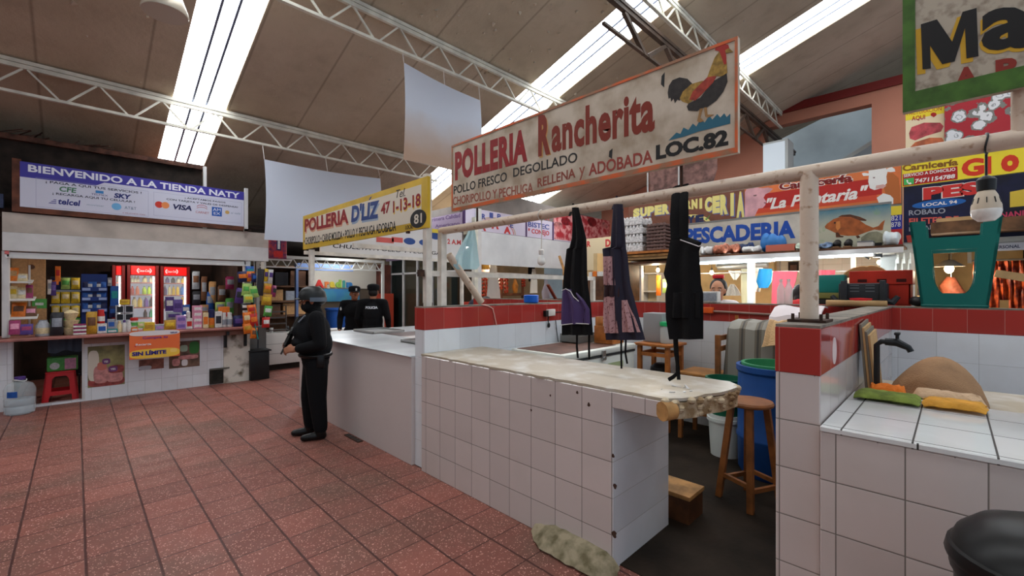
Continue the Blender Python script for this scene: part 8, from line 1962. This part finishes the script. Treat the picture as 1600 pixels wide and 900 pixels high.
def figure(name, label, x, y, rz, S, J, mats, hand_fwd, face=skin, yaw=0., pitch=0., vox=.010, sleeve=True, cap=None, grp=None, B=1.0):
    """a standing figure: one continuous body of skin, clothing as parts. J holds joints for a 1.6 m figure, +x forward, +y to its left"""
    t = thing('person', label, 'person', (x, y, .0), rz, grp)
    j = {k: Vector(v) * S for k, v in J.items()}
    mb = MB(face); head_into(mb, j['head'], yaw, S, pitch)
    limb(mb, (j['neck'], .058 * S), (j['head'] + Vector((-.012, 0, -.05)) * S, .05 * S))
    limb(mb, (j['pel'], .09 * S), (j['chest'], .09 * S), (j['neck'], .05 * S))
    for s in 'LR':
        limb(mb, (j['neck'] * .3 + j['sh' + s] * .7 + Vector((0, 0, -.03)), .042 * S), (j['el' + s], .034 * S), (j['wr' + s], .027 * S))
        hf, hu, hs = hand_fwd[s]; hand_into(mb, j['wr' + s], hf, hu, hs, S)
        limb(mb, (j['hip' + s], .065 * S), (j['kn' + s], .045 * S), (j['an' + s], .034 * S)); mb.ball(j['an' + s] + Vector((.05, 0, -.04)) * S, (.08 * S, .026 * S, .022 * S))
    fuse(mb, t, 'body', vox, 3)
    top, bot, shoe = mats
    mb = MB(top); c, p = j['chest'], j['pel']
    mb.ball(c, (.135 * S * B, .185 * S * B, .19 * S), 16, 12); mb.ball(c.lerp(p, .55), (.13 * S * B, .168 * S * B, .2 * S), 16, 12); mb.ball(p + Vector((0, 0, .04 * S)), (.13 * S * B, .17 * S * B, .12 * S), 16, 10)
    limb(mb, (j['neck'] + Vector((0, 0, -.03 * S)), .072 * S), (j['chest'], .12 * S))
    for s in 'LR':
        sh = j['sh' + s]; limb(mb, (j['neck'] * .5 + sh * .5 + Vector((0, 0, -.02 * S)), .07 * S), (sh, .072 * S * B), (j['el' + s], .058 * S * B))
        if sleeve: e = j['wr' + s].lerp(j['el' + s], .12); limb(mb, (j['el' + s], .057 * S * B), (e, .042 * S * B))
    fuse(mb, t, 'jacket' if sleeve else 'shirt', vox, 5)
    mb = MB(bot)
    for s in 'LR': limb(mb, (j['pel'] * .5 + j['hip' + s] * .5, .118 * S * B), (j['hip' + s], .104 * S * B), (j['kn' + s], .08 * S * B), (j['an' + s] + Vector((0, 0, .04)), .062 * S * B))
    fuse(mb, t, 'trousers', vox, 5)
    for s in 'LR':
        a = j['an' + s]; mb = MB(shoe); limb(mb, (Vector((a.x, a.y, .13)), .058 * S), (Vector((a.x, a.y, .06)), .055 * S)); limb(mb, (Vector((a.x - .02, a.y, .045)), .045), (Vector((a.x + .09, a.y, .042)), .042), (Vector((a.x + .165, a.y, .036)), .034)); fuse(mb, t, 'boot', .008, 3)
    return t, j
ang = lambda dx, dy: math.atan2(dy, dx)
# --- the officer in the helmet, in profile
J1 = dict(pel=(-.01, 0, .84), chest=(.0, 0, 1.16), neck=(-.01, 0, 1.36), head=(.025, 0, 1.475), shL=(-.02, .185, 1.30), shR=(-.02, -.185, 1.30), elL=(-.06, .245, 1.03), elR=(.0, -.245, 1.04), wrL=(.17, .17, .985), wrR=(.19, -.12, 1.03),
          hipL=(-.02, .09, .80), hipR=(.0, -.09, .80), knL=(-.03, .105, .44), knR=(.05, -.10, .44), anL=(-.06, .11, .085), anR=(.04, -.11, .085))
px_, py_ = 1.84, 4.90; RZ1 = ang(-.93, .36)
hf = {'L': ((1, -.35, -.05), (0, .5, .8), (.2, -.5, .8)), 'R': ((.9, .4, -.1), (0, -.5, .8), (.2, .5, .8))}
t, j = figure('person', 'person in black uniform with helmet and face covering, standing in profile at the counter', px_, py_, RZ1, 1.0, J1, (unif, unif, boot), hf, vox=.008, B=1.14)
eyes_part(t, j['head'], 0)
mb = MB(unif2); h = j['head']; mb.ball(h + V3(.012, 0, -.055), (.10, .082, .072), 16, 10); mb.ball(h + V3(-.01, 0, -.01), (.1, .084, .07), 14, 10); limb(mb, (j['neck'] + V3(0, 0, -.02), .075), (h + V3(-.01, 0, -.07), .07)); fuse(mb, t, 'balaclava', .008, 3)
hel = M('helmet_black', (34, 36, 37), .4); k_ = MB(hel); s_ = k_.since()
k_.lathe([(.118, -.012), (.126, -.01), (.125, .03), (.115, .075), (.09, .112), (.05, .135), (0, .142)], (0, 0, 0), 28, 1.12, .93); k_.ball((.13, 0, -.0), (.05, .075, .012), 14, 6); k_.ball((-.075, 0, -.02), (.06, .095, .05), 14, 8)
k_.xf(s_, Matrix.Translation(h + V3(-.005, 0, .028))); plain_part(k_, t, 'helmet')
k_ = MB(M('visor_grey', (86, 96, 108), .25)); s_ = k_.since()
G = [[V3(-.13 * math.cos(a) * 1.06, .108 * math.sin(a) * 1.14, z) for a in [R(15 + 85 * i / 10) for i in range(11)]] for z in (-.03, -.01, .015)]
k_.sheet(G, .012); k_.xf(s_, Matrix.Translation(h + V3(-.005, 0, .03))); plain_part(k_, t, 'goggles')
mb = MB(unif2); mb.ball(j['chest'] + V3(.02, 0, -.02), (.185, .19, .22), 16, 12); mb.ball(j['chest'].lerp(j['pel'], .45), (.18, .175, .2), 16, 12); mb.ball(j['chest'] + V3(.13, 0, -.12), (.10, .14, .07)); mb.ball(j['chest'] + V3(.15, .05, .0), (.07, .05, .08)); fuse(mb, t, 'vest', .010, 3)
mb = MB(M('strap_grey', (150, 156, 166), .6)); mb.tube([j['chest'] + V3(.09, .13, .17), j['chest'] + V3(.15, .10, .10)], .013, 8, flat=.5); plain_part(mb, t, 'shoulder_tab')
mb = MB(M('patch_grey', (70, 68, 80), .7)); mb.ball(j['shL'] + V3(0, .068, -.06), (.03, .008, .035), 10, 6); plain_part(mb, t, 'arm_patch')
mb = MB(boot); mb.tube([V3(.155 * math.cos(a) - .01, .195 * math.sin(a), .90) for a in [i * math.pi / 12 for i in range(24)]], .02, 8, closed=True); mb.box(-.1, -.02, .17, .21, .78, .92, .01); plain_part(mb, t, 'belt')
W1 = WM[t.name]
t2 = thing('rifle', 'short black rifle slung across the chest of the officer in the helmet', 'rifle', W1 @ V3(.24, .0, 1.10), RZ1); WM[t2.name] = Matrix.Translation(W1 @ V3(.24, .0, 1.10)) @ Matrix.Rotation(RZ1, 4, 'Z')
def gun(nm, f, mat=boot):
    mb = MB(mat); f(mb); mb.bm.transform(Matrix.Rotation(R(62), 4, 'Z') @ Matrix.Rotation(R(48), 4, 'Y') @ Matrix.Scale(.8, 4)); plain_part(mb, t2, nm)
gun('receiver', lambda m: m.box(-.14, .16, -.02, .02, -.035, .035, .006)); gun('barrel', lambda m: m.cyl((.16, 0, .01), (.28, 0, .01), .011, n=10)); gun('stock', lambda m: m.hexa([V3(-.32, -.016, -.09), V3(-.14, -.016, -.03), V3(-.14, .016, -.03), V3(-.32, .016, -.09), V3(-.32, -.016, .03), V3(-.14, -.016, .03), V3(-.14, .016, .03), V3(-.32, .016, .03)]))
gun('magazine', lambda m: m.bar((.03, 0, -.03), (.06, 0, -.17), .028, .055, up=(0, 1, 0))); gun('grip', lambda m: m.bar((-.09, 0, -.03), (-.12, 0, -.12), .026, .035, up=(0, 1, 0)))
mb = MB(unif2); mb.tube([V3(-.12, .06, .16), V3(-.02, .04, .06), V3(.02, .0, .03)], .012, 8, flat=.4); plain_part(mb, t2, 'sling')
# --- two officers beyond the far counter
def cap_on(t, j, S, yaw, mat, badge=True):
    k_ = MB(mat); s_ = k_.since(); k_.lathe([(.1, 0), (.108, .0), (.11, .03), (.112, .07), (.09, .098), (.04, .11), (0, .112)], (0, 0, 0), 24, 1.06, .92); k_.ball((.12, 0, .0), (.07, .075, .010), 14, 6)
    k_.xf(s_, Matrix.Translation(j['head'] + V3(0, 0, .045 * S)) @ Matrix.Rotation(yaw, 4, 'Z') @ Matrix.Scale(S, 4)); plain_part(k_, t, 'cap')
    if badge:
        k_ = MB(M('badge_pale', (206, 206, 206), .5)); s_ = k_.since(); k_.box(.114, .121, -.012, .012, .02, .065); k_.xf(s_, Matrix.Translation(j['head'] + V3(0, 0, .045 * S)) @ Matrix.Rotation(yaw, 4, 'Z') @ Matrix.Scale(S, 4)); plain_part(k_, t, 'cap_badge')
J2 = dict(J1, head=(.02, 0, 1.475), elL=(-.03, .25, 1.04), elR=(-.03, -.25, 1.04), wrL=(.12, .22, .83), wrR=(.14, -.24, .84), anR=(-.02, -.11, .085), anL=(0, .11, .085), knR=(0, -.1, .44), knL=(.02, .1, .44))
hd = {'L': ((.3, 0, -1), (0, 1, 0), (1, 0, 0)), 'R': ((.3, 0, -1), (0, -1, 0), (1, 0, 0))}
def spot(px, d):
    q = ray(px, HORIZON); return q.x * d, q.y * d
x, y = spot(583, 7.9)
t, j = figure('person', 'person in black cap and vest with a white lettered back, facing away', x, y, ang(.62, .78), 1.05, J2, (unif, unif, boot), hd, vox=.012)
cap_on(t, j, 1.05, 0, unif, False)
mb = MB(hair_k); mb.ball(j['head'] + V3(-.02, 0, .01), (.098, .083, .09), 14, 10); plain_part(mb, t, 'hair')
mb = MB(unif2); mb.ball(j['chest'] + V3(0, 0, -.03), (.155, .18, .225), 16, 12); fuse(mb, t, 'vest', .012, 3)
me = text_mesh('POLICIA', .05); xs = [v[0] for v in me[0]]; ys = [v[1] for v in me[0]]
mb = MB(M('vest_letters', (210, 212, 218), .6)); vs = []
for vx, vy, vz in me[0]:
    f = (vx - min(xs)) / (max(xs) - min(xs)) - .5; yy = -f * .21; zz2 = 1.265 + .045 * (vy - min(ys)) / (max(ys) - min(ys)); bx2 = -.155 * math.sqrt(max(.05, 1 - (yy / .19) ** 2 - ((zz2 - 1.188) / .235) ** 2))
    vs.append(mb.bm.verts.new((bx2 - .012 - (.006 if vz > 0 else 0), yy, zz2)))
for f in me[1]: mb._f([vs[i] for i in f])
plain_part(mb, t, 'back_lettering')
x, y = spot(554, 8.25)
t, j = figure('person', 'person in black uniform and badged cap facing the camera beside the vested officer', x, y, ang(-.5, -.86), 1.03, J2, (unif, unif, boot), hd, yaw=.35, vox=.012)
cap_on(t, j, 1.03, .35, unif); eyes_part(t, j['head'], .35, 1.03)
mb = MB(M('patch_white', (190, 190, 190), .6)); mb.ball(j['shR'] + V3(.055, -.045, -.09), (.012, .02, .035), 8, 6); plain_part(mb, t, 'arm_patch')
# --- woman behind the red wall
JW = dict(J2, wrL=(.04, .24, .82), wrR=(.04, -.24, .82), elL=(-.04, .23, 1.05), elR=(-.04, -.23, 1.05), shL=(-.02, .16, 1.3), shR=(-.02, -.16, 1.3))
hw = {'L': ((1, 0, -.1), (0, 0, 1), (0, -1, 0)), 'R': ((1, 0, -.1), (0, 0, 1), (0, 1, 0))}
wf = Face('X', 5.66).at(1121, 455); white_top = M('white_top', (222, 216, 214), .8); jeans = M('dark_trousers', (40, 42, 54), .8)
t, j = figure('person', 'person in a white top and red hair clip, smiling behind the red wall', 5.68, wf.y, ang(-.85, -.3), 1.075, JW, (white_top, jeans, boot), hd, face=skin_l, yaw=-.15, vox=.011, sleeve=False)
eyes_part(t, j['head'], -.15, 1.075)
S = 1.075; h = j['head']; mxh = Matrix.Translation(h) @ Matrix.Rotation(-.15, 4, 'Z') @ Matrix.Scale(S, 4)
mb = MB(hair_k); k0 = mb.since(); mb.ball((-.036, 0, .045), (.102, .096, .110), 18, 12); mb.ball((-.11, 0, .02), (.04, .05, .05), 12, 8); mb.ball((-.03, .062, -.01), (.04, .022, .05)); mb.ball((-.03, -.062, -.01), (.04, .022, .05)); mb.xf(k0, mxh); fuse(mb, t, 'hair', .009, 3)
mb = MB(M('clip_red', (206, 40, 50), .5)); k0 = mb.since(); mb.box(-.06, -.0, -.06, .06, .145, .19, .008); mb.xf(k0, mxh); plain_part(mb, t, 'hair_clip')
mb = MB(M('lips', (150, 70, 66), .5)); k0 = mb.since(); mb.tube([(.093, -.026, -.052), (.103, 0, -.062), (.093, .026, -.052)], .005, 6); mb.xf(k0, mxh); plain_part(mb, t, 'lips')
mb = MB(PK['white']); q = Face('X', 5.33).at(1110, 470); mb.box(5.27, 5.38, q.y - .10, q.y + .11, WT, WT + .13, .004, 1); mb.m(PK['grey']); mb.box(5.262, 5.27, q.y - .09, q.y + .10, WT + .02, WT + .11); solo(mb, 'carton', 'white carton on the red wall before the woman', 'box')
# --- person in red bending behind the bottles
JB = dict(J2, chest=(.1, 0, 1.10), neck=(.2, 0, 1.25), head=(.28, 0, 1.30), shL=(.12, .16, 1.2), shR=(.12, -.16, 1.2), elL=(.25, .2, .98), elR=(.25, -.2, .98), wrL=(.42, .16, 1.0), wrR=(.42, -.16, 1.0))
wf = Face('X', 6.05).at(1246, 455)
t, j = figure('person', 'person with dark hair in a red top bending down behind the clear bottles', 6.1, wf.y - .05, ang(.96, .28), 1.16, JB, (M('red_top', (190, 44, 44), .8), jeans, boot), hw, face=skin, pitch=.5, vox=.013)
mb = MB(hair_k); mb.ball(j['head'] + V3(-.03, 0, .05), (.12, .1, .12), 16, 12); mb.ball(j['head'] + V3(-.1, 0, -.03), (.06, .08, .1)); fuse(mb, t, 'hair', .012, 3)
eyes_part(t, j['head'], 0, 1.16, .5)
# --- person in navy bending at the far butcher
x, y = spot(733, 8.9)
t, j = figure('person', 'person in a navy jacket bending over below the white rail, beyond the leaning pipe', x, y, ang(.8, -.5), 1.1, dict(JB, head=(.32, 0, 1.2), neck=(.24, 0, 1.22)), (M('navy_jacket', (28, 30, 46), .8), jeans, boot), hw, face=skin, pitch=.9, vox=.014)
mb = MB(hair_k); mb.ball(j['head'] + V3(-.0, 0, .05), (.115, .09, .1), 14, 10); plain_part(mb, t, 'hair')
